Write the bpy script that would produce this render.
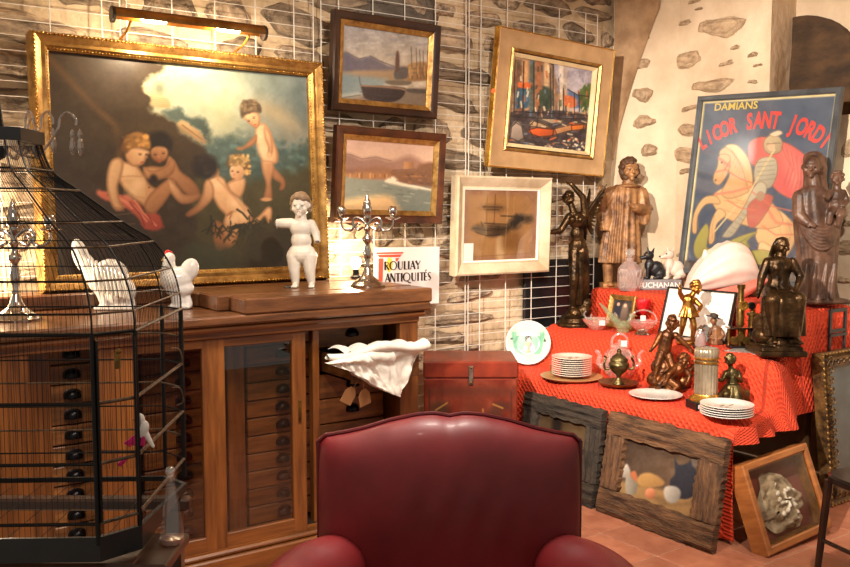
import bpy, bmesh, math, random
import numpy as np
from mathutils import Vector, Matrix, Euler

for o in list(bpy.data.objects): bpy.data.objects.remove(o)
SC = bpy.context.scene
COL = SC.collection
PI = math.pi
R = math.radians

# ------------------------------------------------------------------ camera
# Room axes: +X runs along the back wall, +Y goes into the back wall, Z up.
YAW = -math.atan2(0.5672, 0.8236)
PITCH = math.atan2(71, 875)
cam = bpy.data.cameras.new('camera')
cam.sensor_width = 36.0
cam.lens = 875.0 / 850.0 * 36.0
cam.clip_start = 0.05
camo = bpy.data.objects.new('camera', cam)
camo.location = (0, 0, 1.5)
camo.rotation_euler = (PI / 2 - PITCH, 0, YAW)
COL.objects.link(camo)
SC.camera = camo

# ------------------------------------------------------------------ world and lamps
SC.view_settings.view_transform = 'Standard'
SC.view_settings.look = 'None'
SC.view_settings.gamma = 1.0
SC.view_settings.use_curve_mapping = False
SC.view_settings.exposure = 0.60
w = bpy.data.worlds.new('world')
SC.world = w
w.use_nodes = True
w.node_tree.nodes['Background'].inputs[0].default_value = (1.0, 0.87, 0.74, 1)
w.node_tree.nodes['Background'].inputs[1].default_value = 0.27

def spot(name, loc, target, power, col, angle, blend=0.5, radius=0.04):
    l = bpy.data.lights.new(name, 'SPOT')
    l.energy = power; l.color = col; l.spot_size = R(angle); l.spot_blend = blend
    l.shadow_soft_size = radius
    o = bpy.data.objects.new(name, l)
    o.location = loc
    o.rotation_euler = (Vector(target) - Vector(loc)).to_track_quat('-Z', 'Y').to_euler()
    COL.objects.link(o)
    return o
WARM = (1.0, 0.88, 0.75)
spot('ceiling_spot', (0.35, 1.72, 2.55), (4.3, 3.15, 1.25), 690, WARM, 52, 0.6, 0.035)
spot('ceiling_spot', (2.0, 0.9, 2.85), (3.7, 2.8, 0.8), 170, WARM, 62, 0.8, 0.06)
spot('ceiling_spot', (1.5, 2.1, 2.95), (1.55, 2.6, 0.9), 230, (1.0, 0.89, 0.78), 70, 0.8, 0.26)
spot('ceiling_spot', (1.6, 1.3, 2.9), (2.9, 4.1, 1.7), 190, WARM, 60, 0.8, 0.06)
spot('ceiling_spot', (0.3, 1.2, 2.9), (1.35, 3.6, 0.7), 90, WARM, 60, 0.8, 0.08)

# ------------------------------------------------------------------ geometry helpers
class G:
    """collects vertices and faces of one mesh"""
    def __init__(s): s.v = []; s.f = []
    def add(s, vs, fs, M=None):
        b = len(s.v)
        for p in vs:
            p = Vector(p)
            s.v.append(tuple(M @ p) if M is not None else tuple(p))
        for f in fs: s.f.append(tuple(i + b for i in f))
        return s
    def box(s, x0, x1, y0, y1, z0, z1, M=None):
        vs = [(x0,y0,z0),(x1,y0,z0),(x1,y1,z0),(x0,y1,z0),(x0,y0,z1),(x1,y0,z1),(x1,y1,z1),(x0,y1,z1)]
        return s.add(vs, [(0,3,2,1),(4,5,6,7),(0,1,5,4),(1,2,6,5),(2,3,7,6),(3,0,4,7)], M)
    def cbox(s, x0, x1, y0, y1, z0, z1, b=0.004, M=None):
        """box with chamfered edges"""
        bm = bmesh.new()
        bmesh.ops.create_cube(bm, size=1)
        for v in bm.verts:
            v.co = ((x0+x1)/2 + v.co.x*(x1-x0), (y0+y1)/2 + v.co.y*(y1-y0), (z0+z1)/2 + v.co.z*(z1-z0))
        b = min(b, .45*min(x1-x0, y1-y0, z1-z0))
        bmesh.ops.bevel(bm, geom=bm.edges[:] , offset=b, segments=1, affect='EDGES', profile=.5)
        bm.verts.index_update()
        s.add([v.co[:] for v in bm.verts], [[v.index for v in f.verts] for f in bm.faces], M)
        bm.free()
        return s
    def lathe(s, prof, n=24, M=None, fold=None):
        """prof: list of (r,z); fold(theta,k)->radius factor"""
        vs = []; fs = []; m = len(prof)
        for k, (r, z) in enumerate(prof):
            for i in range(n):
                t = 2*PI*i/n
                q = r*(fold(t, k/(m-1)) if fold else 1)
                vs.append((q*math.cos(t), q*math.sin(t), z))
        for k in range(m-1):
            for i in range(n):
                j = (i+1) % n
                fs.append((k*n+i, k*n+j, (k+1)*n+j, (k+1)*n+i))
        if prof[0][0] > 1e-5: fs.append(tuple(range(n-1, -1, -1)))
        if prof[-1][0] > 1e-5: fs.append(tuple((m-1)*n+i for i in range(n)))
        return s.add(vs, fs, M)
    def ell(s, c, r, rot=None, nu=14, nv=9):
        if not hasattr(r, '__len__'): r = (r, r, r)
        vs = [(0,0,-1)]; fs = []
        for k in range(1, nv):
            a = -PI/2 + PI*k/nv
            for i in range(nu):
                t = 2*PI*i/nu
                vs.append((math.cos(a)*math.cos(t), math.cos(a)*math.sin(t), math.sin(a)))
        vs.append((0,0,1))
        for i in range(nu): fs.append((0, 1+(i+1) % nu, 1+i))
        for k in range(nv-2):
            for i in range(nu):
                j = (i+1) % nu
                fs.append((1+k*nu+i, 1+k*nu+j, 1+(k+1)*nu+j, 1+(k+1)*nu+i))
        L = len(vs)-1; b = 1+(nv-2)*nu
        for i in range(nu): fs.append((b+i, b+(i+1) % nu, L))
        M = Matrix.Translation(Vector(c))
        if rot is not None: M = M @ (rot if isinstance(rot, Matrix) else Euler(rot).to_matrix().to_4x4())
        M = M @ Matrix.Diagonal((r[0], r[1], r[2], 1))
        return s.add(vs, fs, M)
    def cap(s, a, b, ra, rb=None, n=10, flat=1.0):
        """tapered capsule from a to b"""
        if rb is None: rb = ra
        a = Vector(a); b = Vector(b); d = b-a; L = d.length
        if L < 1e-6: return s.ell(a, ra)
        prof = [(1e-6, -ra)]
        for k in (1, 2, 3): t = -PI/2 + k*PI/6; prof.append((ra*math.cos(t), ra*math.sin(t)))
        for k in (0, 1, 2): t = k*PI/6; prof.append((rb*math.cos(t), L + rb*math.sin(t)))
        prof.append((1e-6, L+rb))
        q = d.to_track_quat('Z', 'Y').to_matrix().to_4x4()
        return s.lathe(prof, n, Matrix.Translation(a) @ q @ Matrix.Diagonal((1, flat, 1, 1)))
    def tube(s, pts, r, n=8, closed=False, flat=1.0):
        pts = [Vector(p) for p in pts]; m = len(pts)
        rr = r if hasattr(r, '__len__') else [r]*m
        vs = []; fs = []; up = None
        for k, p in enumerate(pts):
            if closed: d = pts[(k+1) % m] - pts[k-1]
            else: d = pts[min(k+1, m-1)] - pts[max(k-1, 0)]
            d.normalize()
            if up is None:
                up = Vector((0,0,1)) if abs(d.z) < .9 else Vector((1,0,0))
            x = d.cross(up)
            if x.length < 1e-5: x = d.orthogonal()
            x.normalize(); up = x.cross(d).normalized()
            for i in range(n):
                t = 2*PI*i/n
                vs.append(tuple(p + x*math.cos(t)*rr[k] + up*math.sin(t)*rr[k]*flat))
        K = m if closed else m-1
        for k in range(K):
            a = k*n; b = ((k+1) % m)*n
            for i in range(n):
                j = (i+1) % n
                fs.append((a+i, a+j, b+j, b+i))
        if not closed:
            fs.append(tuple(range(n-1, -1, -1))); fs.append(tuple((m-1)*n+i for i in range(n)))
        return s.add(vs, fs)
    def prism(s, poly, y0, y1, M=None):
        """polygon in x,z extruded from y0 (front) to y1"""
        n = len(poly)
        vs = [(x, y0, z) for x, z in poly] + [(x, y1, z) for x, z in poly]
        fs = [tuple(range(n)), tuple(range(2*n-1, n-1, -1))]
        for i in range(n): j = (i+1) % n; fs.append((i, n+i, n+j, j))
        return s.add(vs, fs, M)
    def grid(s, P):
        """P[k][i] -> points; open sheet"""
        m = len(P); n = len(P[0]); vs = [p for row in P for p in row]; fs = []
        for k in range(m-1):
            for i in range(n-1): fs.append((k*n+i, k*n+i+1, (k+1)*n+i+1, (k+1)*n+i))
        return s.add(vs, fs)
    def mesh(s, name='mesh', smooth=35, fix=True):
        me = bpy.data.meshes.new(name)
        me.from_pydata(s.v, [], s.f)
        if fix:
            bm = bmesh.new(); bm.from_mesh(me)
            bmesh.ops.recalc_face_normals(bm, faces=bm.faces[:])
            bm.to_mesh(me); bm.free()
        if smooth:
            me.shade_smooth()
            if smooth < 180: me.set_sharp_from_angle(angle=R(smooth))
        me.update()
        return me

def obj(name, g, mat=None, parent=None, loc=(0,0,0), rot=(0,0,0), smooth=35, fix=True):
    me = g if isinstance(g, bpy.types.Mesh) else g.mesh(name, smooth, fix)
    o = bpy.data.objects.new(name, me)
    COL.objects.link(o)
    o.location = loc; o.rotation_euler = rot
    if mat is not None and not me.materials: me.materials.append(mat)
    if parent is not None: o.parent = parent
    return o
def thing(name, label, cat, loc=(0,0,0), rz=0.0, group=None, rot=None):
    o = bpy.data.objects.new(name, None); COL.objects.link(o)
    o.empty_display_size = .05
    o.location = loc; o.rotation_euler = rot if rot else (0, 0, rz)
    return tag(o, label, cat, group)
def tag(o, label, cat, group=None):
    o['label'] = label; o['category'] = cat
    if group: o['group'] = group
    return o
def struct(o):
    o['kind'] = 'structure'; return o
def stuff(o):
    o['kind'] = 'stuff'; return o
def share(src, name, parent=None, loc=(0,0,0), rot=(0,0,0), scale=(1,1,1)):
    o = src.copy() if isinstance(src, bpy.types.Object) else bpy.data.objects.new(name, src)
    o.name = name; COL.objects.link(o); o.parent = parent
    o.location = loc; o.rotation_euler = rot; o.scale = scale
    return o
def remesh(g, voxel, smooth=3, name='body'):
    """fuse the collected solids into one continuous sculpted surface"""
    me = g.mesh('tmp', smooth=0)
    o = bpy.data.objects.new('tmp', me); COL.objects.link(o)
    m = o.modifiers.new('r', 'REMESH'); m.mode = 'VOXEL'; m.voxel_size = voxel; m.use_smooth_shade = True
    if smooth:
        q = o.modifiers.new('s', 'SMOOTH'); q.iterations = smooth; q.factor = .5
    dg = bpy.context.evaluated_depsgraph_get()
    out = bpy.data.meshes.new_from_object(o.evaluated_get(dg))
    out.name = name
    bpy.data.objects.remove(o); bpy.data.meshes.remove(me)
    out.shade_smooth()
    return out
def text_mesh(body, size, extrude=0.0004, bold=0.0):
    cu = bpy.data.curves.new('t', 'FONT'); cu.body = body; cu.size = size; cu.extrude = extrude
    cu.align_x = 'CENTER'; cu.offset = bold; cu.resolution_u = 3
    o = bpy.data.objects.new('t', cu); COL.objects.link(o)
    dg = bpy.context.evaluated_depsgraph_get()
    me = bpy.data.meshes.new_from_object(o.evaluated_get(dg))
    bpy.data.objects.remove(o); bpy.data.curves.remove(cu)
    me.transform(Matrix.Rotation(PI/2, 4, 'X'))
    return me
def lerp(a, b, t): return a + (b-a)*t
def smoothpts(pts, n=6, closed=False):
    """Catmull-Rom through the points (any dimension)"""
    m = len(pts); out = []
    rng = range(m if closed else m-1)
    for i in rng:
        def g(k): return pts[k % m] if closed else pts[max(0, min(m-1, k))]
        p0, p1, p2, p3 = g(i-1), g(i), g(i+1), g(i+2)
        for k in range(n):
            t = k/n
            out.append(tuple(.5*((2*b) + (-a+c)*t + (2*a-5*b+4*c-d)*t*t + (-a+3*b-3*c+d)*t**3) for a, b, c, d in zip(p0, p1, p2, p3)))
    if not closed: out.append(tuple(pts[-1]))
    return out
CR = Vector((0.8236, -0.5672, 0)); CF = Vector((0.5672, 0.8236, 0))
def cl(lat, fwd, z=0.0): return CR*lat + CF*fwd + Vector((0, 0, z))
TZ = -PI/2          # things that face the room from the right wall: local x -> -Y, local y -> +X

# ------------------------------------------------------------------ materials
MATS = {}
def srgb(c):
    if max(c) > 1.001: c = [v/255 for v in c]
    return tuple((v/12.92 if v <= .04045 else ((v+.055)/1.055)**2.4) for v in c[:3])
def mat(name, c1, c2=None, scale=8.0, rough=.5, metal=0.0, bump=0.0, bscale=None, stretch=(1,1,1), spec=.5, coat=0.0,
        emit=0.0, detail=6.0, objrand=0.0, sheen=0.0, lo=.35, hi=.65, sss=0.0):
    if name in MATS: return MATS[name]
    m = bpy.data.materials.new(name); m.use_nodes = True
    nt = m.node_tree; N = nt.nodes; Lk = nt.links
    p = N['Principled BSDF']
    p.inputs['Roughness'].default_value = rough; p.inputs['Metallic'].default_value = metal
    p.inputs['Specular IOR Level'].default_value = spec
    p.inputs['Coat Weight'].default_value = coat; p.inputs['Coat Roughness'].default_value = .12
    p.inputs['Sheen Weight'].default_value = sheen
    a = srgb(c1)
    tc = N.new('ShaderNodeTexCoord'); mp = N.new('ShaderNodeMapping')
    mp.inputs['Scale'].default_value = stretch
    Lk.new(tc.outputs['Object'], mp.inputs['Vector'])
    vec = mp.outputs['Vector']
    if objrand:
        oi = N.new('ShaderNodeObjectInfo'); ad = N.new('ShaderNodeVectorMath'); ad.operation = 'MULTIPLY_ADD'
        cm = N.new('ShaderNodeCombineXYZ')
        for k in range(3): Lk.new(oi.outputs['Random'], cm.inputs[k])
        ad.inputs[1].default_value = (37, 23, 51)
        Lk.new(cm.outputs[0], ad.inputs[0]); Lk.new(vec, ad.inputs[2]); vec = ad.outputs[0]
    if c2 is not None:
        b = srgb(c2)
        nz = N.new('ShaderNodeTexNoise'); nz.inputs['Scale'].default_value = scale; nz.inputs['Detail'].default_value = detail
        nz.inputs['Roughness'].default_value = .6
        Lk.new(vec, nz.inputs['Vector'])
        rp = N.new('ShaderNodeValToRGB')
        rp.color_ramp.elements[0].position = lo; rp.color_ramp.elements[0].color = (*a, 1)
        rp.color_ramp.elements[1].position = hi; rp.color_ramp.elements[1].color = (*b, 1)
        Lk.new(nz.outputs['Fac'], rp.inputs['Fac']); out = rp.outputs['Color']
        if objrand:
            hv = N.new('ShaderNodeHueSaturation')
            mr = N.new('ShaderNodeMapRange'); mr.inputs['To Min'].default_value = 1-objrand; mr.inputs['To Max'].default_value = 1+objrand
            Lk.new(oi.outputs['Random'], mr.inputs['Value']); Lk.new(mr.outputs[0], hv.inputs['Value'])
            Lk.new(out, hv.inputs['Color']); out = hv.outputs['Color']
        Lk.new(out, p.inputs['Base Color'])
    else:
        p.inputs['Base Color'].default_value = (*a, 1)
    if bump:
        nb = N.new('ShaderNodeTexNoise'); nb.inputs['Scale'].default_value = bscale or scale*2; nb.inputs['Detail'].default_value = 5
        Lk.new(vec, nb.inputs['Vector'])
        bp = N.new('ShaderNodeBump'); bp.inputs['Strength'].default_value = min(1, bump); bp.inputs['Distance'].default_value = .01*max(1, bump)
        Lk.new(nb.outputs['Fac'], bp.inputs['Height']); Lk.new(bp.outputs['Normal'], p.inputs['Normal'])
    if emit:
        p.inputs['Emission Color'].default_value = (*a, 1); p.inputs['Emission Strength'].default_value = emit
    MATS[name] = m
    return m
def glass(name, tint=(255,255,255), rough=.02, fac=.12, body=0.0):
    """clear thin glass: transparent body with reflections that grow at grazing angles"""
    if name in MATS: return MATS[name]
    m = bpy.data.materials.new(name); m.use_nodes = True
    nt = m.node_tree; N = nt.nodes; Lk = nt.links
    N.remove(N['Principled BSDF']); out = N['Material Output']
    tr = N.new('ShaderNodeBsdfTransparent'); tr.inputs[0].default_value = (*srgb(tint), 1)
    gl = N.new('ShaderNodeBsdfGlossy'); gl.inputs['Roughness'].default_value = rough; gl.inputs['Color'].default_value = (1,1,1,1)
    fr = N.new('ShaderNodeFresnel'); fr.inputs['IOR'].default_value = 1.5
    ma = N.new('ShaderNodeMath'); ma.operation = 'ADD'; ma.inputs[1].default_value = fac; ma.use_clamp = True
    bf = N.new('ShaderNodeNewGeometry'); inv = N.new('ShaderNodeMath'); inv.operation = 'SUBTRACT'; inv.inputs[0].default_value = 1.0
    Lk.new(bf.outputs['Backfacing'], inv.inputs[1])
    Lk.new(fr.outputs[0], ma.inputs[0])
    mb = N.new('ShaderNodeMath'); mb.operation = 'MULTIPLY'; Lk.new(ma.outputs[0], mb.inputs[0]); Lk.new(inv.outputs[0], mb.inputs[1])
    mx = N.new('ShaderNodeMixShader'); Lk.new(mb.outputs[0], mx.inputs[0]); Lk.new(tr.outputs[0], mx.inputs[1]); Lk.new(gl.outputs[0], mx.inputs[2])
    last = mx
    if body:
        df = N.new('ShaderNodeBsdfDiffuse'); df.inputs[0].default_value = (*srgb(tint), 1)
        m2 = N.new('ShaderNodeMixShader'); m2.inputs[0].default_value = body
        Lk.new(mx.outputs[0], m2.inputs[1]); Lk.new(df.outputs[0], m2.inputs[2]); last = m2
    Lk.new(last.outputs[0], out.inputs['Surface'])
    MATS[name] = m
    return m
def paint_mat(name, rough=.45, coat=0.0):
    if name in MATS: return MATS[name]
    m = bpy.data.materials.new(name); m.use_nodes = True
    nt = m.node_tree; N = nt.nodes; Lk = nt.links; p = N['Principled BSDF']
    at = N.new('ShaderNodeAttribute'); at.attribute_name = 'Col'
    nz = N.new('ShaderNodeTexNoise'); nz.inputs['Scale'].default_value = 90; nz.inputs['Detail'].default_value = 3
    bp = N.new('ShaderNodeBump'); bp.inputs['Strength'].default_value = .12; bp.inputs['Distance'].default_value = .003
    Lk.new(nz.outputs['Fac'], bp.inputs['Height']); Lk.new(bp.outputs['Normal'], p.inputs['Normal'])
    Lk.new(at.outputs['Color'], p.inputs['Base Color'])
    p.inputs['Roughness'].default_value = rough; p.inputs['Coat Weight'].default_value = coat; p.inputs['Coat Roughness'].default_value = .15
    MATS[name] = m
    return m

WOOD = mat('cabinet_wood', (140,84,36), (92,50,20), 4, .4, bump=.12, bscale=26, stretch=(7,7,.7), coat=.15)
WOODH = mat('cabinet_wood_horizontal', (140,84,36), (92,50,20), 4, .4, bump=.12, bscale=26, stretch=(.7,6,8), coat=.2)
WOODT = mat('cabinet_top_wood', (116,72,40), (72,42,22), 4, .32, bump=.15, bscale=30, stretch=(1,6,6), coat=.25)
DRAWW = mat('drawer_wood', (142,90,44), (92,54,25), 4, .45, bump=.15, bscale=30, stretch=(1,3,9), objrand=.18)
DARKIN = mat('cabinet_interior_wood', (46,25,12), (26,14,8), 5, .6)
PULL = mat('blackened_pull_metal', (46,44,46), (24,22,24), 20, .28, metal=.85)
BLACK = mat('black_iron', (16,15,15), (30,27,25), 30, .42, metal=.6)
BLACKP = mat('black_paint', (14,14,15), (22,22,24), 20, .35)
AGEDM = mat('aged_wire_metal', (120,98,76), (70,56,44), 40, .45, metal=.7)
GOLD = mat('gilt_frame', (188,146,80), (132,94,46), 20, .36, metal=.6, bump=.2, bscale=60)
GOLDB = mat('bright_gilt', (226,178,86), (170,116,42), 14, .25, metal=.85, bump=.1, bscale=60)
BRASS = mat('aged_brass', (150,116,58), (84,62,30), 18, .35, metal=.9, bump=.1, bscale=50)
SILVER = mat('polished_silver', (222,214,204), (170,160,150), 12, .16, metal=1.0)
BRONZE = mat('dark_bronze', (88,64,38), (34,24,15), 14, .32, metal=.8, bump=.35, bscale=60)
BRONZEG = mat('green_bronze', (116,100,62), (58,50,30), 18, .34, metal=.8, bump=.3, bscale=60)
BRONZEB = mat('brown_bronze', (134,80,40), (58,33,18), 18, .34, metal=.65, bump=.3, bscale=60)
GILTB = mat('gilded_bronze', (206,150,70), (120,72,28), 14, .28, metal=.9, bump=.15, bscale=60)
WHITE = mat('white_glaze', (236,232,226), (222,214,204), 6, .14, coat=.6)
PORC = mat('cream_porcelain', (238,230,216), (226,214,196), 6, .18, coat=.5)
CRYSTAL = glass('clear_crystal', (248,244,240), .03, .28, .10)
PANE = glass('window_pane_glass', (236,232,226), .01, .035)
WHITEP = mat('white_paint_wire', (226,218,206), None, rough=.45)
PAINT = paint_mat('oil_paint', .42, .25)
PRINT = paint_mat('printed_paper', .6, 0.0)
# ------------------------------------------------------------------ painted surfaces
VT = {}
def vnoise(x, y, seed=0):
    T = VT.get(seed)
    if T is None: T = VT[seed] = np.random.RandomState(seed).rand(64, 64)
    xi = np.floor(x).astype(int); yi = np.floor(y).astype(int); fx = x-xi; fy = y-yi
    fx = fx*fx*(3-2*fx); fy = fy*fy*(3-2*fy)
    g = lambda a, b: T[a % 64, b % 64]
    return (g(xi,yi)*(1-fx)+g(xi+1,yi)*fx)*(1-fy) + (g(xi,yi+1)*(1-fx)+g(xi+1,yi+1)*fx)*fy
def fbm(x, y, seed=0, o=4):
    v = 0; a = .5
    for k in range(o): v = v + a*vnoise(x*2**k, y*2**k, seed+k); a *= .5
    return v/(1-.5**o)
class Paint:
    """a picture laid down as brush shapes on a fine grid; quad = sketch coordinates of its corners tl,tr,br,bl"""
    def __init__(s, quad, nx, ny):
        s.nx, s.ny = nx, ny
        u = np.linspace(0, 1, nx)[None, :]; v = np.linspace(0, 1, ny)[:, None]
        q = np.array(quad, float)
        f = lambda k: (q[0,k]*(1-u)+q[1,k]*u)*(1-v) + (q[3,k]*(1-u)+q[2,k]*u)*v
        s.X, s.Y = f(0), f(1)
        s.c = np.zeros((ny, nx, 3))
    def fill(s, c): s.c[:] = c
    def grad(s, p0, c0, p1, c1):
        d = np.array(p1, float)-np.array(p0, float); L = d@d
        t = np.clip(((s.X-p0[0])*d[0] + (s.Y-p0[1])*d[1])/L, 0, 1)[..., None]
        s.c[:] = np.array(c0, float)*(1-t) + np.array(c1, float)*t
    def mottle(s, amp, sc, seed=1, tint=(1,1,1)):
        n = fbm(s.X/sc, s.Y/sc, seed)-.5
        s.c += amp*n[..., None]*np.array(tint)
    def _put(s, sl, a, col, col2, d, cx, cy, rr):
        X = s.X[sl]; Y = s.Y[sl]
        base = np.array(col, float)
        if col2 is not None:
            t = np.clip(.5 + .5*((X-cx)*d[0] + (Y-cy)*d[1])/rr, 0, 1)[..., None]
            base = base*(1-t) + np.array(col2, float)*t
        a = a[..., None]
        s.c[sl] = s.c[sl]*(1-a) + base*a
    def poly(s, pts, col, col2=None, d=(.5,.85), soft=2.0, smooth=True, alpha=1.0, rough=0.0, seed=3, rim=None):
        P = np.array(smoothpts(pts, 5, True) if smooth else pts, float)
        m = soft+rough+1
        msk = (s.X > P[:,0].min()-m) & (s.X < P[:,0].max()+m) & (s.Y > P[:,1].min()-m) & (s.Y < P[:,1].max()+m)
        if not msk.any(): return
        yy = np.where(msk.any(1))[0]; xx = np.where(msk.any(0))[0]
        sl = (slice(yy[0], yy[-1]+1), slice(xx[0], xx[-1]+1))
        X = s.X[sl]; Y = s.Y[sl]
        if rough:
            X = X + rough*2*(fbm(s.X[sl]/6, s.Y[sl]/6, seed)-.5); Y = Y + rough*2*(fbm(s.X[sl]/6+9, s.Y[sl]/6, seed+5)-.5)
        ins = np.zeros(X.shape, bool); dist = np.full(X.shape, 1e9); n = len(P)
        for i in range(n):
            x1, y1 = P[i]; x2, y2 = P[(i+1) % n]
            if y1 != y2:
                ins ^= ((y1 > Y) != (y2 > Y)) & (X < (x2-x1)*(Y-y1)/(y2-y1)+x1)
            dx, dy = x2-x1, y2-y1; L = dx*dx+dy*dy+1e-9
            t = np.clip(((X-x1)*dx+(Y-y1)*dy)/L, 0, 1)
            dist = np.minimum(dist, (X-x1-t*dx)**2 + (Y-y1-t*dy)**2)
        sd = np.sqrt(dist)*np.where(ins, 1, -1)
        a = np.clip(.5 + sd/max(soft, 1e-3)/2, 0, 1)*alpha
        c = P.mean(0); rr = .5*max(np.ptp(P[:,0])*abs(d[0]) + np.ptp(P[:,1])*abs(d[1]), 1)
        s._put(sl, a, col, col2, d, c[0], c[1], rr)
        if rim:
            b = a*np.clip(1-sd/rim[0], 0, 1)*rim[2]
            s._put(sl, b, rim[1], None, d, 0, 0, 1)
    def ell(s, cx, cy, rx, ry, col, col2=None, d=(.5,.85), soft=.12, rot=0.0, alpha=1.0):
        m = max(rx, ry)*1.3
        msk = (s.X > cx-m) & (s.X < cx+m) & (s.Y > cy-m) & (s.Y < cy+m)
        if not msk.any(): return
        yy = np.where(msk.any(1))[0]; xx = np.where(msk.any(0))[0]
        sl = (slice(yy[0], yy[-1]+1), slice(xx[0], xx[-1]+1))
        X = s.X[sl]-cx; Y = s.Y[sl]-cy; c, q = math.cos(rot), math.sin(rot)
        r = np.sqrt(((X*c+Y*q)/rx)**2 + ((-X*q+Y*c)/ry)**2)
        a = np.clip(.5 + (1-r)/soft/2, 0, 1)*alpha
        s._put(sl, a, col, col2, d, cx, cy, max(rx, ry))
    def line(s, pts, w, col, soft=1.0, alpha=1.0):
        P = np.array(pts, float); m = w+soft+1
        msk = (s.X > P[:,0].min()-m) & (s.X < P[:,0].max()+m) & (s.Y > P[:,1].min()-m) & (s.Y < P[:,1].max()+m)
        if not msk.any(): return
        yy = np.where(msk.any(1))[0]; xx = np.where(msk.any(0))[0]
        sl = (slice(yy[0], yy[-1]+1), slice(xx[0], xx[-1]+1))
        X = s.X[sl]; Y = s.Y[sl]; dist = np.full(X.shape, 1e9)
        for (x1, y1), (x2, y2) in zip(P[:-1], P[1:]):
            dx, dy = x2-x1, y2-y1; L = dx*dx+dy*dy+1e-9
            t = np.clip(((X-x1)*dx+(Y-y1)*dy)/L, 0, 1)
            dist = np.minimum(dist, (X-x1-t*dx)**2 + (Y-y1-t*dy)**2)
        a = np.clip(.5 + (w/2-np.sqrt(dist))/soft, 0, 1)*alpha
        s._put(sl, a, col, None, (0,1), 0, 0, 1)
    def mesh(s, name, w, h, y=0.0, z0=0.0):
        """upright sheet, front towards -y, x centred, bottom at z0"""
        xs = np.linspace(-w/2, w/2, s.nx); zs = np.linspace(z0+h, z0, s.ny)
        V = np.zeros((s.ny, s.nx, 3)); V[..., 0] = xs[None, :]; V[..., 1] = y; V[..., 2] = zs[:, None]
        idx = np.arange(s.nx*s.ny).reshape(s.ny, s.nx)
        F = np.stack([idx[1:, :-1], idx[1:, 1:], idx[:-1, 1:], idx[:-1, :-1]], -1).reshape(-1, 4)
        me = bpy.data.meshes.new(name)
        me.vertices.add(V.size//3); me.vertices.foreach_set('co', V.ravel())
        me.loops.add(F.size); me.loops.foreach_set('vertex_index', F.ravel().astype(np.int32))
        me.polygons.add(len(F)); me.polygons.foreach_set('loop_start', np.arange(0, F.size, 4, dtype=np.int32))
        me.update(calc_edges=True)
        put_colors(me, s.c.reshape(-1, 3))
        return me
def put_colors(me, c):
    c = np.clip(np.asarray(c, float), 0, 255)/255
    lin = np.where(c <= .04045, c/12.92, ((c+.055)/1.055)**2.4)
    at = me.color_attributes.new('Col', 'FLOAT_COLOR', 'POINT')
    at.data.foreach_set('color', np.concatenate([lin, np.ones((len(lin), 1))], 1).astype(np.float32).ravel())
def Zm(ox, oy, sc):
    """sketch coordinates taken from an enlarged detail"""
    return lambda *p: [(ox+x/sc, oy+y/sc) for x, y in p]

def frame_mesh(w, h, prof, name='frame'):
    """mitred picture frame: prof = closed list of (inset from outer edge, y)"""
    g = G(); n = len(prof); vs = []; fs = []
    for sx, sz in ((-1, 0), (1, 0), (1, 1), (-1, 1)):
        for i, y in prof:
            vs.append((sx*(w/2-i), y, i if sz == 0 else h-i))
    for c in range(4):
        e = (c+1) % 4
        for k in range(n):
            j = (k+1) % n
            fs.append((c*n+k, c*n+j, e*n+j, e*n+k))
    g.add(vs, fs)
    return g.mesh(name, 30)
def picture(name, label, cat, loc, rot, w, h, prof, fmat, pt, inset, depth=.02, liner=None, back=True, pmat=None, group=None):
    """prof gives the frame, liner = (profile inset start, width, material)"""
    t = thing(name, label, cat, loc, rot=rot, group=group)
    obj('frame', frame_mesh(w, h, prof), fmat, t)
    cw, ch = w-2*inset, h-2*inset
    if liner:
        i0, wd, lm, y0, y1 = liner
        f = frame_mesh(w-2*i0, h-2*i0, [(0, y0), (wd, y1), (wd, y1+.012), (0, y0+.012)])
        o = obj('liner', f, lm, t); o.location = (0, 0, i0)
    obj('canvas', pt.mesh('canvas', cw, ch, depth, inset), pmat or PAINT, t)
    if back:
        obj('backing_board', G().box(-cw/2-.01, cw/2+.01, depth+.002, depth+.008, inset-.01, inset+ch+.01), mat('backing_card', (92,70,48), None, rough=.8), t)
    return t
# ------------------------------------------------------------------ the room
MORTAR = mat('lime_mortar', (222,198,164), (172,146,114), 4, .9, bump=1.6, bscale=16)
PLASTER = mat('lime_plaster', (236,214,184), (204,178,146), 3.2, .9, bump=1.0, bscale=14, lo=.3, hi=.72)
STONEM = mat('schist_stone', (184,160,132), (104,88,72), 4.5, .9, bump=1.8, bscale=8, stretch=(1,.3,.55), objrand=.3)
STONER = mat('exposed_stone', (206,178,144), (150,124,96), 5, .9, bump=1.6, bscale=8, stretch=(1,.3,.5), objrand=.1)
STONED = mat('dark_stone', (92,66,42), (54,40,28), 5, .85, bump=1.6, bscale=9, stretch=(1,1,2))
TILE = mat('terracotta_tile', (192,126,96), (164,100,74), 7, .5, bump=.25, bscale=30, objrand=.12)
GROUT = mat('floor_grout', (196,168,138), (160,130,104), 20, .9)
random.seed(11)
floor = struct(obj('floor', G().box(-1.2, 5.2, -1.2, 4.3, -.1, -.006), GROUT))
floor['label'] = 'terracotta tiled shop floor'
ts = .33; gp = .007
tg = G().cbox(-ts/2+gp/2, ts/2-gp/2, -ts/2+gp/2, ts/2-gp/2, -.02, 0, .004)
tme = tg.mesh('tile', 30); tme.materials.append(TILE)
for i in range(-6, 5):
    for j in range(-7, 3):
        share(tme, 'tile', floor, (2.95+ts/2+i*ts, 2.5+ts/2+j*ts, random.uniform(-.0012, 0)), (0, 0, random.choice((0, PI/2, PI))))

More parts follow.
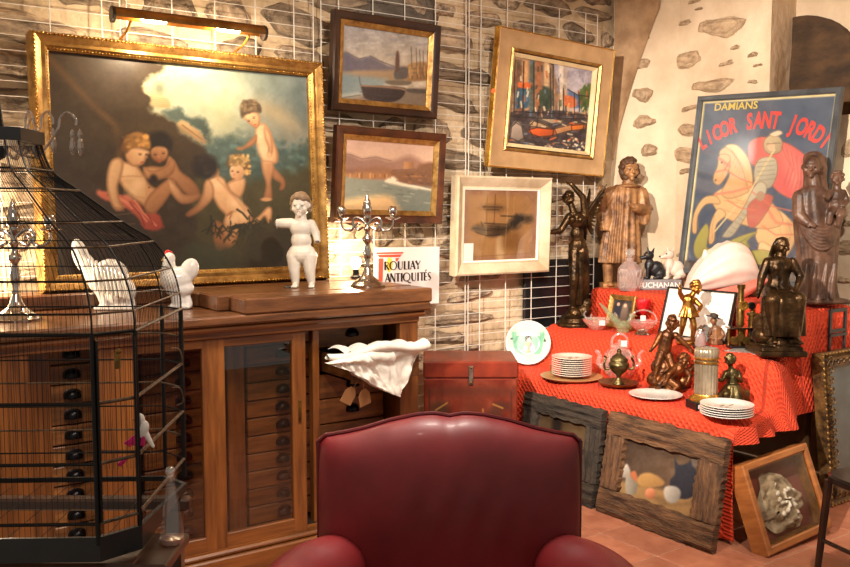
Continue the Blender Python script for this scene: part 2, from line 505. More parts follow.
def stone_variant(seed):
    r = random.Random(seed); nx, nz = 7, 5; P = []
    ph = [r.uniform(0, 6.3) for _ in range(6)]
    for k in range(nz):
        row = []
        for i in range(nx):
            u = -1+2*i/(nx-1); v = -1+2*k/(nz-1)
            m = max(abs(u), abs(v))
            q = (abs(u)**3.2+abs(v)**3.2)**(1/3.2) if m > 0 else 1
            s = m/q if q > 0 else 1
            x = u*s*.5*(1+.07*math.sin(3*v+ph[0])) + .03*math.sin(4*v+ph[1]); z = v*s*.5*(1+.16*math.sin(2.6*u+ph[2])) + .10*math.sin(2.1*u+ph[3])
            edge = m > .99
            y = .45 if edge else -(.55 + .45*(1-m**2)) - .32*r.random()
            je = .045 if edge else .03
            row.append((x+r.uniform(-je, je)*.6, y, z+r.uniform(-je, je)*1.2))
        P.append(row)
    me = G().grid(P).mesh('stone', 32)
    return me
STV = [stone_variant(k) for k in range(12)]
STVR = []
for m in STV: m.materials.append(STONEM)
for m in STV:
    c = m.copy(); c.materials.clear(); c.materials.append(STONER); STVR.append(c)
def rough_sheet(origin, ux, uz, nx, nz, nrm, amp, seed, sc=4.0):
    """bumpy masonry sheet; edges stay straight"""
    o = Vector(origin); ux = Vector(ux); uz = Vector(uz); n = Vector(nrm); P = []
    X = np.linspace(0, 1, nx); Z = np.linspace(0, 1, nz)
    gx, gz = np.meshgrid(X*ux.length*sc, Z*uz.length*sc)
    h = (fbm(gx, gz, seed, 4)-.5)*2*amp
    for k in range(nz):
        P.append([tuple(o + ux*X[i] + uz*Z[k] + n*float(h[k, i])*(0 if i in (0, nx-1) or k in (0, nz-1) else 1)) for i in range(nx)])
    return G().grid(P)
wall_back = struct(obj('wall_back', rough_sheet((-.8, 4.2, 0), (5.25, 0, 0), (0, 0, 3.1), 110, 70, (0, -1, 0), .02, 21), MORTAR, fix=False))
z = .62; nst = 0
while z < 2.95:
    rh = random.uniform(.07, .2); x = .15 + random.uniform(0, .2)
    while x < 4.36:
        rw = random.uniform(.16, .5)*(1.2 if rh > .13 else .9); rw = min(rw, 4.42-x)
        hid = (1.0 < x and x+rw < 2.0 and z+rh < 2.2) or (x+rw < 2.0 and z+rh < 1.1)
        if x+rw > 3.58 and z < 1.22: hid = True
        if rw > .08 and not hid and nst < 296:
            s = share(random.choice(STV), 'stone', wall_back, (x+rw/2, 4.197, z+rh/2+random.uniform(-.015,.015)), (0, random.uniform(-.09, .09), 0),
                      (rw*random.uniform(.8, .99)*random.choice((1, -1)), random.uniform(.012, .045), rh*random.uniform(.62, .95)))
            nst += 1
        x += rw
    z += rh
big = stone_variant(77); big.materials.append(mat('slate_stone', (110,98,86), (74,66,58), 5, .8, bump=1.0, bscale=12))
share(big, 'stone', wall_back, (2.69, 4.19, 2.62), (0, 0, 0), (.62, .028, .3))
for o in wall_back.children: o.location = Vector(o.location)

wr = G()
def addsheet(*a):
    s = rough_sheet(*a); wr.add(s.v, s.f)
addsheet((4.7, 3.88, 0), (0, -.68, 0), (0, 0, 3.1), 22, 80, (-1, 0, 0), .014, 5)
addsheet((4.7, 3.2, 0), (0, -2.7, 0), (0, 0, 2.04), 60, 52, (-1, 0, 0), .014, 6)
addsheet((4.7, 2.2, 2.04), (0, -1.7, 0), (0, 0, 1.06), 40, 26, (-1, 0, 0), .014, 7)
addsheet((4.7, 3.2, 2.04), (.34, .06, 0), (0, 0, 1.06), 8, 26, (0, -1, 0), .018, 8)
addsheet((5.04, 3.26, 2.04), (0, -1.06, 0), (0, 0, 1.06), 26, 26, (-1, 0, 0), .014, 9)
addsheet((5.04, 2.2, 2.04), (-.34, 0, 0), (0, 0, 1.06), 8, 26, (0, 1, 0), .014, 10)
addsheet((4.7, 3.2, 2.04), (.34, .0, .02), (0, -1.0, 0), 8, 26, (0, 0, 1), .01, 11)
wall_right = struct(obj('wall_right', wr, PLASTER, fix=False))
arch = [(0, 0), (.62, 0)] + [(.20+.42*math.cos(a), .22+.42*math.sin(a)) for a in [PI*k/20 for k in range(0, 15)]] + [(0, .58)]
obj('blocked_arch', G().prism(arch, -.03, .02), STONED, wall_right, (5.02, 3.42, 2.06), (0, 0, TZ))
random.seed(5)
spots = []
for k in range(900):
    y = random.uniform(2.05, 3.84); zz = random.uniform(.95, 2.92)
    wd = random.choice((random.uniform(.06, .14), random.uniform(.14, .34))); hh = wd*random.uniform(.22, .45)
    if y-wd/2 < 3.24 and zz+hh/2 > 1.99: continue
    if 2.75 < y < 3.5 and zz < 2.1: continue
    if any(abs(y-a) < (wd+b)/2+.05 and abs(zz-c) < (hh+d)/2+.03 for a, b, c, d in spots): continue
    if len(spots) > 104: break
    spots.append((y, wd, zz, hh))
    share(random.choice(STVR), 'stone', wall_right, (4.697, y, zz), (0, random.uniform(-.08, .08), TZ), (wd, random.uniform(.006, .011), hh))
wc = struct(obj('wall_corner', rough_sheet((4.42, 4.2, 0), (.28, -.32, 0), (0, 0, 3.1), 14, 80, (-.75, -.66, 0), .016, 15), PLASTER, fix=False))
for k in range(9):
    zz = 1.15+k*.19; t = random.uniform(.3, .7)
    share(random.choice(STVR), 'stone', wc, (4.42+.28*t, 4.2-.32*t, zz), (0, 0, math.atan2(-.32, .28)), (random.uniform(.1, .2), .016, random.uniform(.05, .09)))
# springing of the vault: a curved web that grows out of the corner towards the top
P = []
for k in range(25):
    t = k/24; zz = 1.86+t*1.24; e = .62*min(1, t*1.25)**1.3
    a = Vector((4.40-.02*t, 4.175-.02*t, zz)); b = Vector((4.425+.30*e, 4.185-.34*e, zz))
    row = []
    for i in range(9):
        s = i/8; bulge = .05*t*math.sin(PI*s)
        row.append(tuple(a.lerp(b, s) + Vector((-.6, -.8, 0))*(bulge+.015)))
    P.append(row)
struct(obj('trim_1', G().grid(P), mat('vault_plaster', (198,164,126), (150,118,86), 5, .9, bump=1.2, bscale=14), fix=False))
struct(obj('ceiling', G().box(-.8, 5.3, .6, 4.4, 3.1, 3.2), PLASTER))

# wire display grids standing in front of the back wall
hw = {}
def wire_grid(x0, x1, vx, label, z0=.12, z1=2.77, y=4.125):
    t = thing('wire_grid_panel', label, 'grid panel', ((x0+x1)/2, y, 0), group='white wire grid panels along the stone wall')
    c = (x0+x1)/2; L = x1-x0
    gv = G().tube([(0, 0, z0), (0, 0, z1)], .0028, 6).mesh('upright_wire', 60); gv.materials.append(WHITEP)
    gh = G().tube([(-L/2, 0, 0), (L/2, 0, 0)], .0019, 5).mesh('cross_wire', 60); gh.materials.append(WHITEP)
    for x in vx: share(gv, 'upright_wire', t, (x-c, 0, 0))
    n = int((z1-z0)/.0645)
    for k in range(n+1): share(gh, 'cross_wire', t, (0, -.004, z1-k*.0645))
    for x in (x0+.03, x1-.03): share(gv, 'foot', t, (x-c, 0, 0), (0, 0, 0), (1.6, 1.6, 1.0)).scale = (1.8, 1.8, .045)
    return t
wire_grid(.20, 1.16, (.2, .42, .64, .86, 1.08, 1.16), 'white wire grid panel behind the left edge of the big gilt painting')
wire_grid(1.19, 2.14, (1.19, 1.40, 1.61, 1.82, 2.03, 2.14), 'white wire grid panel mostly hidden behind the big gilt painting')
wire_grid(2.185, 3.13, (2.185, 2.29, 2.50, 2.705, 2.913, 3.13), 'white wire grid panel carrying the two stacked seascapes in brown frames')
wire_grid(3.152, 4.195, (3.152, 3.24, 3.44, 3.65, 3.86, 4.09, 4.195), 'white wire grid panel carrying the harbour painting and the white framed picture')
bb = obj('dark_opening_panel', G().cbox(-.36, .36, -.012, .012, 0, .52, .004), BLACKP, None, (3.98, 4.163, .68))  # black panel added in place of the dark opening in the wall
tag(bb, 'black panel standing in for a dark opening behind the wire grid near the winged bronze', 'board')
obj('batten', G().cbox(-.36, .36, -.02, -.012, .47, .51, .002), BLACKP, bb)
obj('support_leg', G().box(-.3, -.25, -.01, .01, -.68, 0).box(.25, .3, -.01, .01, -.68, 0), BLACKP, bb)
# ------------------------------------------------------------------ pictures
# big gilt painting ---------------------------------------------------
q = Zm(20, 0, 1.956); za = Zm(85, 120, 4.36); zb4 = Zm(155, 145, 4.93); zc4 = Zm(210, 90, 4.364); zd = Zm(40, 40, 5.156)
A = Paint(q((40,90),(567,150),(567,537),(55,560)), 340, 270)
A.grad((135,80), (178,180,150), (312,120), (98,110,108))
A.mottle(40, 24, 5); A.mottle(20, 9, 8)
A.poly(zc4((170,60),(260,80),(330,110),(400,170),(440,190),(440,250),(330,240),(260,170),(200,120)), (176,150,110), (134,122,98), alpha=.75, soft=16)
A.poly(zc4((180,70),(270,88),(340,130),(380,170),(330,150),(250,110)), (186,164,122), alpha=.7, soft=8)
A.poly(zc4((-60,40),(60,30),(90,90),(60,200),(-60,190)), (200,190,140), alpha=.6, soft=22)
A.poly(q((310,330),(345,282),(400,268),(450,290),(500,300),(640,280),(640,420),(310,420)), (80,98,92), (54,66,52), soft=6, rough=8)
for i in range(110):
    x = random.uniform(330, 567); y = random.uniform(276, 350); c = random.uniform(.7, 1.45)
    p = q((x, y))[0]; A.ell(p[0], p[1], random.uniform(1.5, 4.5), random.uniform(1.2, 3.2), (70*c,88*c,82*c), soft=.7, alpha=.65)
A.poly(q((300,350),(420,362),(640,350),(640,640),(20,640),(20,420)), (92,84,46), (40,32,17), soft=6, rough=4)
A.poly([(30,30)]+zd((545,95),(490,180),(462,215),(468,255),(508,292),(500,360),(560,392),(640,430),(650,490),(770,555))+q((340,330),(300,380),(315,470),(260,560),(20,640)), (70,54,34), (52,40,26), soft=3, rough=4)
A.mottle(20, 14, 15)
A.line(zd((5,60),(130,225),(220,335),(320,440),(345,560),(330,640)), 6, (98,70,38), soft=5, alpha=.75)
A.line(zd((120,60),(190,200),(240,330)), 4, (72,54,34), soft=6, alpha=.7)
A.poly(zd((464,214),(510,220),(530,258),(580,288),(592,342),(512,336),(500,290),(470,254)), (220,204,156), (170,146,104), soft=1.5, rough=2)
for k in range(5): A.line(zd((500,285+k*12),(590,300+k*10)), .9, (160,132,92), alpha=.7)
A.poly(zd((556,362),(650,342),(700,398),(780,408),(806,470),(796,545),(770,492),(700,440),(640,420),(570,392)), (86,100,92), (56,66,56), soft=3, rough=4)
A.ell(*zd((545,240))[0], 5, 6, (120,128,104), soft=.6)
A.poly(zd((640,424),(690,430),(770,498),(778,540),(720,512),(650,468)), (206,172,122), (150,114,76), soft=1.5, rough=2)
A.line(zd((660,440),(765,520)), 1, (120,88,56))
A.poly(za((60,60),(150,20),(330,30),(420,140),(440,240),(330,170),(200,60),(80,100)), (78,60,36), (60,46,28), soft=8, alpha=.8)
A.poly(za((-190,330),(0,330),(120,420),(200,520),(260,640),(-200,700)), (66,48,34), (48,36,26), soft=5)
for k in range(4): A.line(za((-20,420+k*50),(70,440+k*46),(150,430+k*50)), 1.2, (112,86,60), alpha=.6)
SK = (232,190,140); SKD = (186,134,88); SKS = (132,84,50); RIM = (120,72,42)
def skin(zf, pts, c=SK, c2=SKD, d=(.6,.75), soft=1.2, rim=3.0): A.poly(zf(*pts), c, c2, d, soft, rim=(rim, RIM, .6))
def ee(zf, x, y, rx, ry, c, c2=None, al=1.0, so=.25, d=(.5,.85)):
    p = zf((x, y))[0]; sc = abs(zf((1, 0))[0][0]-zf((0, 0))[0][0]); A.ell(p[0], p[1], rx*sc, ry*sc, c, c2, d, soft=so, alpha=al)
def curls(zf, pts, r, c, n=26, al=.9):
    xs_ = [p[0] for p in pts]; ys_ = [p[1] for p in pts]
    for i in range(n):
        x = random.uniform(min(xs_), max(xs_)); y = random.uniform(min(ys_), max(ys_)); f_ = random.uniform(.6, 1.35)
        ee(zf, x, y, r*random.uniform(.6,1.2), r*random.uniform(.5,1), tuple(min(255, v*f_) for v in c), al=al, so=.6)
def features(zf, eyes, nose, mouth, s=1.0):
    for x, y in eyes:
        ee(zf, x, y, 8*s, 3.4*s, (70,42,28), so=.6, al=.9); ee(zf, x, y-8*s, 9*s, 2.2*s, (130,84,50), so=.7, al=.7)
    ee(zf, nose[0], nose[1], 6*s, 7*s, (196,128,92), so=.8, al=.7); ee(zf, mouth[0], mouth[1], 9*s, 4*s, (172,72,58), so=.5, al=.9)
    ee(zf, mouth[0], mouth[1]+9*s, 9*s, 3*s, (170,112,76), so=.8, al=.5)
# drapery
A.poly(za((0,325),(85,342),(130,350),(175,388),(192,430),(242,430),(272,490),(240,512),(190,502),(170,460),(130,420),(95,398),(60,384),(10,360)), (206,112,84), (150,60,46), soft=1.5, rough=1.5)
for L in (((90,360),(150,400),(200,470)),((150,372),(185,430),(240,490)),((60,350),(110,380),(140,410))): A.line(za(*L), 1.6, (228,146,112), alpha=.7)
for L in (((130,380),(175,440),(190,490)),((205,440),(225,480)),((40,345),(80,372))): A.line(za(*L), 1.4, (120,42,34), alpha=.8)
# second child, leaning
skin(za, [(300,168),(328,198),(352,240),(402,280),(432,330),(420,372),(362,332),(320,282),(280,266),(240,256),(210,242),(196,222),(225,214),(280,214)], (206,156,108), SKS)
ee(za, 258, 98, 52, 46, (34,26,20)); ee(za, 258, 152, 37, 42, (206,152,104), SKS, so=.15, d=(-.3,.9))
A.poly(za((205,140),(215,90),(260,70),(310,90),(312,145),(290,128),(250,122),(222,132)), (36,28,20), soft=1.5)
features(za, ((240,160),(276,154)), (256,170), (258,188), .9)
skin(za, [(190,218),(230,236),(286,212),(308,180),(328,200),(312,250),(252,276),(200,266)], (214,162,112), SKS)
ee(za, 232, 272, 16, 20, (40,28,22), so=.5)
# first child, seated
skin(za, [(76,186),(116,194),(160,210),(188,250),(216,300),(242,322),(222,368),(196,402),(160,372),(130,340),(96,300),(80,250)])
for x, y, r_ in ((150,330,34),(120,240,26),(170,290,22)): ee(za, x, y, r_, r_*.9, (240,204,158), so=.9, al=.6)
ee(za, 212, 312, 5, 5, (140,90,56), so=.6); A.line(za((100,262),(140,258),(180,262)), 1, (176,124,82), soft=2, alpha=.7); A.line(za((110,320),(150,352),(190,362)), 1, (176,124,82), soft=2, alpha=.6)
skin(za, [(190,396),(214,346),(260,300),(300,272),(326,290),(302,342),(262,402),(232,432),(202,428)], (206,150,102), SKS)
skin(za, [(298,274),(336,308),(366,344),(420,340),(438,352),(400,382),(350,386),(316,352),(294,312)], (226,176,126), SKS)
skin(za, [(55,190),(90,174),(106,200),(96,260),(82,310),(92,380),(108,404),(86,420),(60,402),(40,330),(38,260)], SK, SKD, (.9,.2))
for k in range(4): A.line(za((70+k*9,404),(76+k*10,422)), .8, (150,98,62))
ee(za, 152, 108, 64, 52, (66,44,26)); ee(za, 168, 96, 48, 38, (178,128,68), (110,72,38))
skin(za, [(116,150),(135,126),(175,128),(205,138),(216,150),(203,168),(196,190),(178,208),(150,214),(130,202),(118,176)], (238,196,148), SKD, (-.7,.7))
A.poly(za((96,132),(118,82),(170,58),(216,96),(217,134),(182,124),(140,132),(120,152)), (176,126,64), (98,64,34), (-.9,.4), soft=1.5)
curls(za, [(105,70),(210,125)], 9, (176,128,66), 24, .6)
features(za, ((176,160),(204,160)), (204,172), (184,194), .85); ee(za, 126, 166, 7, 11, (206,146,100), so=.6)
# third child, back turned
skin(zb4, [(215,415),(262,428),(272,540),(222,552)], (140,92,56), SKS)
skin(zb4, [(195,182),(240,168),(276,190),(302,240),(352,290),(402,340),(422,390),(402,422),(350,412),(300,402),(276,372),(240,332),(210,272),(186,222)], (232,188,138), SKD, (.2,.9))
skin(zb4, [(276,382),(330,348),(386,368),(402,420),(352,450),(324,520),(292,548),(266,532),(262,450)], (222,172,120), SKS, (-.4,.9))
for x, y, r_ in ((330,310,34),(365,370,34),(240,215,26),(310,400,26)): ee(zb4, x, y, r_, r_*.85, (242,206,160), so=.9, al=.55)
A.line(zb4((240,185),(300,250),(350,310),(385,350)), 1.6, (180,124,80), soft=3, alpha=.8); A.line(zb4((286,376),(310,362),(300,395)), 1.2, (140,88,54), soft=2)
skin(zb4, [(190,186),(216,222),(214,282),(160,342),(95,382),(74,366),(130,320),(160,260),(170,210)], (222,172,122), SKS, (-.5,.8))
skin(zb4, [(425,412),(470,370),(508,334),(532,345),(526,400),(510,416),(490,382),(452,416)], (226,178,128), SKD)
ee(zb4, 226, 150, 24, 30, (214,156,106), SKD); ee(zb4, 180, 120, 66, 62, (40,29,21), (24,18,14)); curls(zb4, [(130,70),(225,160)], 14, (50,38,28), 18, .6)
# fourth child, behind
skin(zb4, [(298,202),(384,182),(382,242),(356,282),(322,266),(298,240)], (226,182,134), SKD)
ee(zb4, 350, 102, 58, 46, (96,66,40)); ee(zb4, 345, 148, 39, 46, (236,192,146), SKD, so=.12, d=(.7,.7))
A.poly(zb4((298,110),(320,70),(370,60),(415,100),(415,165),(392,175),(385,130),(345,108),(312,118)), (150,112,66), (96,66,38), soft=1.5)
curls(zb4, [(305,65),(410,115)], 11, (196,158,96), 30, .8); curls(zb4, [(385,95),(415,170)], 9, (190,150,90), 12, .8)
features(zb4, ((320,146),(350,152)), (328,164), (326,184), .85)
# fifth child, standing
skin(zc4, [(240,350),(266,370),(302,414),(296,450),(274,456),(280,426),(245,402)], (170,120,78), SKS)
skin(zc4, [(190,318),(242,326),(248,370),(232,420),(234,490),(206,502),(194,490),(206,430),(190,370)], (206,154,106), SKS)
skin(zc4, [(165,166),(202,150),(232,180),(252,230),(272,290),(264,334),(226,328),(190,322),(174,280),(160,220)], (236,194,146), SKD, (.8,.4))
for x, y, r_ in ((196,270,26),(190,210,20),(225,300,24)): ee(zc4, x, y, r_, r_*1.1, (244,208,164), so=.9, al=.55)
skin(zc4, [(166,202),(160,240),(120,262),(80,273),(66,260),(100,255),(140,220)], (214,164,116), SKS)
skin(zc4, [(206,166),(236,200),(246,260),(236,302),(218,302),(222,260),(206,216)], (226,180,132), SKD)
ee(zc4, 226, 298, 12, 14, (214,164,116), so=.4); ee(zc4, 205, 500, 28, 9, (190,138,92), so=.3)
ee(zc4, 138, 82, 48, 38, (84,66,46)); skin(zc4, [(103,122),(122,98),(165,98),(184,120),(181,156),(165,172),(145,162),(122,142)], (236,194,148), SKD, (.3,.9))
A.poly(zc4((90,100),(105,60),(145,42),(188,70),(192,100),(172,96),(140,100),(112,112),(96,124)), (92,74,52), (60,46,32), soft=1.5); curls(zc4, [(95,45),(188,100)], 9, (110,90,64), 30, .8)
features(zc4, ((130,140),(155,126)), (146,146), (160,156), .8)
for i in range(60):
    cx, cy = random.choice(((250,440),(330,430),(400,400),(230,470),(450,420),(480,460),(360,460),(540,400)))
    x = cx+random.uniform(-36,36); y = cy+random.uniform(0,60); a = random.uniform(-2.7,-.4); L = random.uniform(30,80)
    A.line(zb4((x,y),(x+math.cos(a)*L*.5,y+math.sin(a)*L*.6),(x+math.cos(a)*L,y+math.sin(a)*L*.55+12)), 1.5, (38,36,20), alpha=.8)
for L in (((340,345),(370,365),(395,395)),((300,440),(350,425),(400,430)),((200,380),(205,420),(180,470)),((290,490),(310,450),(360,432)),((420,380),(400,350))): A.line(zb4(*L), 2.2, (36,34,20), alpha=.9)
A.poly(zb4((430,470),(520,440),(760,430),(760,720),(330,720),(380,560)), (58,48,26), (32,26,15), soft=5, rough=4)
A.poly(zb4((60,530),(270,540),(330,560),(330,720),(60,720)), (66,68,46), (42,42,28), soft=5, alpha=.7)
A.mottle(10, 3, 31)
gp_ = [(0,.05),(0,-.03),(.012,-.052),(.030,-.042),(.042,-.030),(.056,-.034),(.066,-.018),(.074,-.012),(.074,.02),(.03,.05)]
big = picture('gilt_framed_painting', 'large gilt framed painting of children bathing, leaning on the cabinet top', 'painting',
              (1.447, 3.995, 1.157), (R(-2.9), 0, R(.9)), 1.385, 1.105, gp_, GOLD, A, .07, .006)
bead = G().ell((0,0,0), (.0065, .005, .0065), nu=6, nv=4).mesh('bead', 60)
bg = G()
def beads(w, h, ins, y, pitch, r):
    n = int(w/pitch)
    for k in range(n+1):
        x = -w/2+w*k/n
        for zz in (ins, ins+h): bg.ell((x, y, zz), r, nu=6, nv=4)
    n = int(h/pitch)
    for k in range(1, n):
        for x in (-w/2, w/2): bg.ell((x, y, ins+h*k/n), r, nu=6, nv=4)
beads(1.385-.024, 1.105-.024, .012, -.05, .0165, (.006,.006,.006))
beads(1.385-.13, 1.105-.13, .065, -.018, .0145, (.0045,.005,.0045))
stuff(obj('beading', bg, GOLDB, big, smooth=60))

# brass picture lamp over it -------------------------------------------
pl = thing('picture_lamp', 'long brass picture lamp lit above the big gilt painting', 'lamp', (1.40, 3.86, 2.335))
hb = [(-.345, 0), (.345, 0)]
prof = [(.034*math.cos(a), .034*math.sin(a)) for a in [R(-20)+R(220)*k/14 for k in range(15)]]
g = G(); vs = []; n = len(prof)
for x in (-.345, .345):
    for y, zz in prof: vs.append((x, y, zz))
    for y, zz in reversed(prof): vs.append((x, y*.93, zz*.93))
m = 2*n; fs = [(k, (k+1) % m, m+(k+1) % m, m+k) for k in range(m)] + [tuple(range(m-1, -1, -1)), tuple(m+k for k in range(m))]
g.add(vs, fs); obj('shade', g, mat('lamp_brass', (176,128,66), (130,88,40), 10, .3, metal=.85), pl)
for x in (-.352, .338):
    obj('end_cap', G().add(*(lambda gg: (gg.v, gg.f))(G().lathe([(1e-5,0),(.034,0),(.036,.004),(.034,.014),(1e-5,.014)], 20)), M=Matrix.Translation((x,0,0)) @ Matrix.Rotation(PI/2, 4, 'Y')), mat('dark_brass_cap', (70,62,54), None, rough=.4, metal=.7), pl)
BULB = mat('lit_bulb', (255,232,190), None, emit=60)
for x in (-.17, .17):
    o = obj('bulb', G().cap((x-.045,0,-.006),(x+.045,0,-.006),.011), BULB, pl)
    l = bpy.data.lights.new('picture_lamp_light', 'POINT'); l.energy = 7.5; l.color = (1,.82,.58); l.shadow_soft_size = .02
    lo = bpy.data.objects.new('picture_lamp_light', l); COL.objects.link(lo); lo.parent = pl; lo.location = (x, -.005, -.036)
for x in (-.27, .27):
    obj('arm', G().tube(smoothpts([(x,.0,-.02),(x,.06,-.05),(x,.17,-.07),(x,.22,-.11)], 5), .006, 8), GOLDB, pl)

# boat on the beach, brown frame ------------------------------------------
def brown_profile(wd): return [(0,.03),(0,-.012),(.008,-.02),(wd*.55,-.014),(wd,-.004),(wd,.02)]
BRW = mat('dark_walnut_frame', (64,36,20), (40,22,12), 8, .35, bump=.1, coat=.2)
BRW2 = mat('red_walnut_frame', (96,50,24), (58,30,15), 8, .35, bump=.1, coat=.2)
z5 = Zm(325, 5, 4.536)
Bp = Paint(z5((80,75),(490,150),(470,490),(60,420)), 120, 92)
Bp.grad((340,15), (134,130,134), (340,70), (196,180,156)); Bp.mottle(60, 9, 3); Bp.mottle(24, 3, 9)
Bp.poly(z5((40,210),(90,205),(150,240),(200,228),(250,255),(320,285),(520,290),(520,330),(40,330)), (98,92,108), (120,108,104), soft=2)
Bp.poly(z5((40,300),(150,295),(330,300),(520,290),(520,360),(40,330)), (168,144,114), (150,122,90), soft=2, rough=1)
Bp.poly(z5((40,310),(150,320),(280,345),(250,380),(130,420),(40,440)), (120,138,142), (150,156,146), soft=3)
Bp.poly(z5((60,405),(150,395),(160,410),(80,430)), (196,196,180), soft=2, alpha=.7)
Bp.poly(z5((40,430),(200,410),(400,400),(520,410),(520,520),(40,480)), (150,130,108), (112,96,80), soft=3)
Bp.poly(z5((378,282),(440,268),(490,280),(500,350),(400,360),(370,340)), (176,138,92), (134,98,64), soft=1)
Bp.poly(z5((320,300),(378,290),(380,340),(322,345)), (92,84,80), soft=1)
Bp.poly(z5((324,235),(334,208),(342,235),(340,300),(322,300)), (96,70,58), soft=1)
for x in (405,430,448,465): Bp.line(z5((x,350),(x-4,190+(x-405)*.4)), .6, (70,60,52))
Bp.poly(z5((148,322),(160,365),(240,372),(345,385),(372,400),(340,445),(260,455),(180,432),(160,395)), (74,58,54), (50,40,38), soft=1)
Bp.line(z5((158,366),(240,376),(345,392),(372,402)), 1.6, (150,116,88))
Bp.poly(z5((270,352),(330,350),(400,362),(380,378),(300,372)), (110,96,80), soft=1); Bp.poly(z5((378,395),(470,405),(470,425),(390,415)), (84,74,66), soft=1)
for L in (((90,205),(150,240),(200,228)),((200,228),(250,255),(320,285)),((150,395),(250,420),(340,430)),((165,378),(345,402)),((385,300),(470,300)),((395,320),(470,322)),((60,418),(150,410))): Bp.line(z5(*L), .8, (70,62,66), soft=1, alpha=.7)
for i in range(26):
    x = random.uniform(90,480); y = 110+random.uniform(0,120); Bp.line(z5((x,y),(x+random.uniform(15,45),y+random.uniform(-4,8))), 1.6, random.choice(((206,196,180),(120,118,126),(176,164,150))), soft=2, alpha=.5)
for i in range(14): x = random.uniform(385,485); Bp.line(z5((x,random.uniform(290,300)),(x,random.uniform(315,345))), 1.1, random.choice(((206,160,100),(110,76,52),(150,110,70))), alpha=.8)
Bp.mottle(16, 2.2, 17)
picture('seascape_painting', 'seascape with a dark rowing boat ashore, brown and gilt frame, above the bay view', 'painting',
        (2.528, 4.05, 2.023), (R(3.8), R(.6), 0), .669, .508, brown_profile(.045), BRW, Bp, .066, .012, (.043,.026,GOLD,-.008,.004))
# bay with a tower -----------------------------------------------------------
z6 = Zm(330, 120, 5.158)
Cp = Paint(z6((88,75),(550,110),(545,490),(78,480)), 120, 92)
Cp.grad((390,135), (206,168,148), (390,170), (226,190,158)); Cp.mottle(22, 10, 3)
Cp.poly(z6((40,165),(110,165),(170,190),(240,178),(320,200),(420,170),(520,215),(620,215),(620,300),(40,300)), (146,114,104), (176,130,104), soft=3)
Cp.poly(z6((40,250),(170,240),(250,230),(330,250),(330,300),(40,305)), (138,100,84), (160,112,78), soft=3)
Cp.poly(z6((90,282),(200,268),(310,270),(320,300),(90,302)), (190,138,86), (150,104,70), soft=2, rough=2)
Cp.poly(z6((320,260),(380,250),(450,245),(480,220),(560,215),(560,360),(440,345),(340,310)), (150,106,74), (112,80,62), soft=2, rough=1)
Cp.poly(z6((390,205),(440,205),(442,245),(388,248)), (206,152,100), (150,104,72), (1,0), soft=1, smooth=False)
Cp.poly(z6((40,305),(180,305),(300,312),(420,340),(620,370),(620,540),(40,540)), (150,152,136), (104,112,102), soft=2)
for i in range(30):
    x = random.uniform(80,540); y = random.uniform(330,460); p = z6((x,y),(x+random.uniform(20,60),y+5)); Cp.line(p, 1.0, random.choice(((186,182,160),(92,104,98))), alpha=.7)
Cp.poly(z6((290,318),(305,300),(330,288),(350,300),(380,325),(480,342),(550,362),(545,368),(420,350),(330,332)), (240,226,196), soft=1.4)
Cp.poly(z6((60,440),(200,405),(310,400),(350,440),(360,520),(60,540)), (226,192,140), (206,166,116), soft=4)
for L in (((40,165),(110,165),(170,190),(240,178),(320,200)),((330,255),(380,250),(450,246)),((350,312),(430,330),(540,356))): Cp.line(z6(*L), .9, (112,84,78), soft=1, alpha=.7)
for i in range(24): x = random.uniform(95,320); Cp.line(z6((x,random.uniform(268,280)),(x,random.uniform(288,300))), 1.2, random.choice(((216,160,100),(120,80,60),(176,120,76))), alpha=.8)
for i in range(20): x = random.uniform(395,540); y = random.uniform(255,330); Cp.line(z6((x,y),(x+12,y+2)), 1.6, random.choice(((176,124,80),(96,70,56),(136,98,70))), alpha=.7)
Cp.mottle(14, 2.2, 12)
picture('bay_painting', 'hazy bay view with a round tower, brown and gilt frame, below the boat seascape', 'painting',
        (2.55, 4.05, 1.443), (R(3.5), R(1.1), 0), .696, .503, brown_profile(.045), BRW2, Cp, .066, .012, (.043,.026,GOLD,-.008,.004))
# harbour in strong colours ---------------------------------------------------
z7 = Zm(490, 25, 3.656)
Dp = Paint(z7((92,92),(398,150),(380,490),(65,460)), 170, 150)
Dp.grad((560,45), (140,132,146), (560,100), (176,166,168)); Dp.mottle(40, 7, 3)
Dp.poly(z7((280,240),(300,225),(340,250),(400,260),(400,300),(280,300)), (82,104,140), soft=1)
Dp.poly(z7((60,80),(240,110),(250,180),(300,220),(290,340),(60,340)), (150,118,92), (112,86,66), (1,.2), soft=1, smooth=False)
for x, c in ((100,(86,58,44)),(125,(206,150,96)),(150,(60,74,66)),(175,(150,84,50)),(205,(214,176,130)),(262,(214,196,170)),(283,(170,150,132))):
    Dp.poly(z7((x,105),(x+18,108),(x+20,330),(x,330)), c, soft=1, alpha=.8, smooth=False)
Dp.poly(z7((100,240),(130,220),(150,250),(145,300),(100,310)), (56,86,104), soft=1.4, rough=2)
Dp.poly(z7((190,240),(215,215),(240,250),(235,310),(185,310)), (44,58,46), soft=1.4, rough=2)
Dp.poly(z7((110,200),(160,205),(150,225),(110,222)), (196,92,44), soft=1); Dp.poly(z7((285,255),(330,262),(335,300),(290,300)), (190,98,56), soft=1)
Dp.poly(z7((352,230),(375,205),(398,215),(390,300),(372,335),(350,290)), (86,104,52), (52,70,36), soft=1.4, rough=2)
Dp.poly(z7((60,325),(240,320),(400,325),(400,345),(60,345)), (206,170,126), (150,116,84), soft=1)
Dp.poly(z7((50,335),(400,340),(400,520),(50,520)), (66,58,58), (52,44,44), soft=1); Dp.mottle(50, 4, 6)
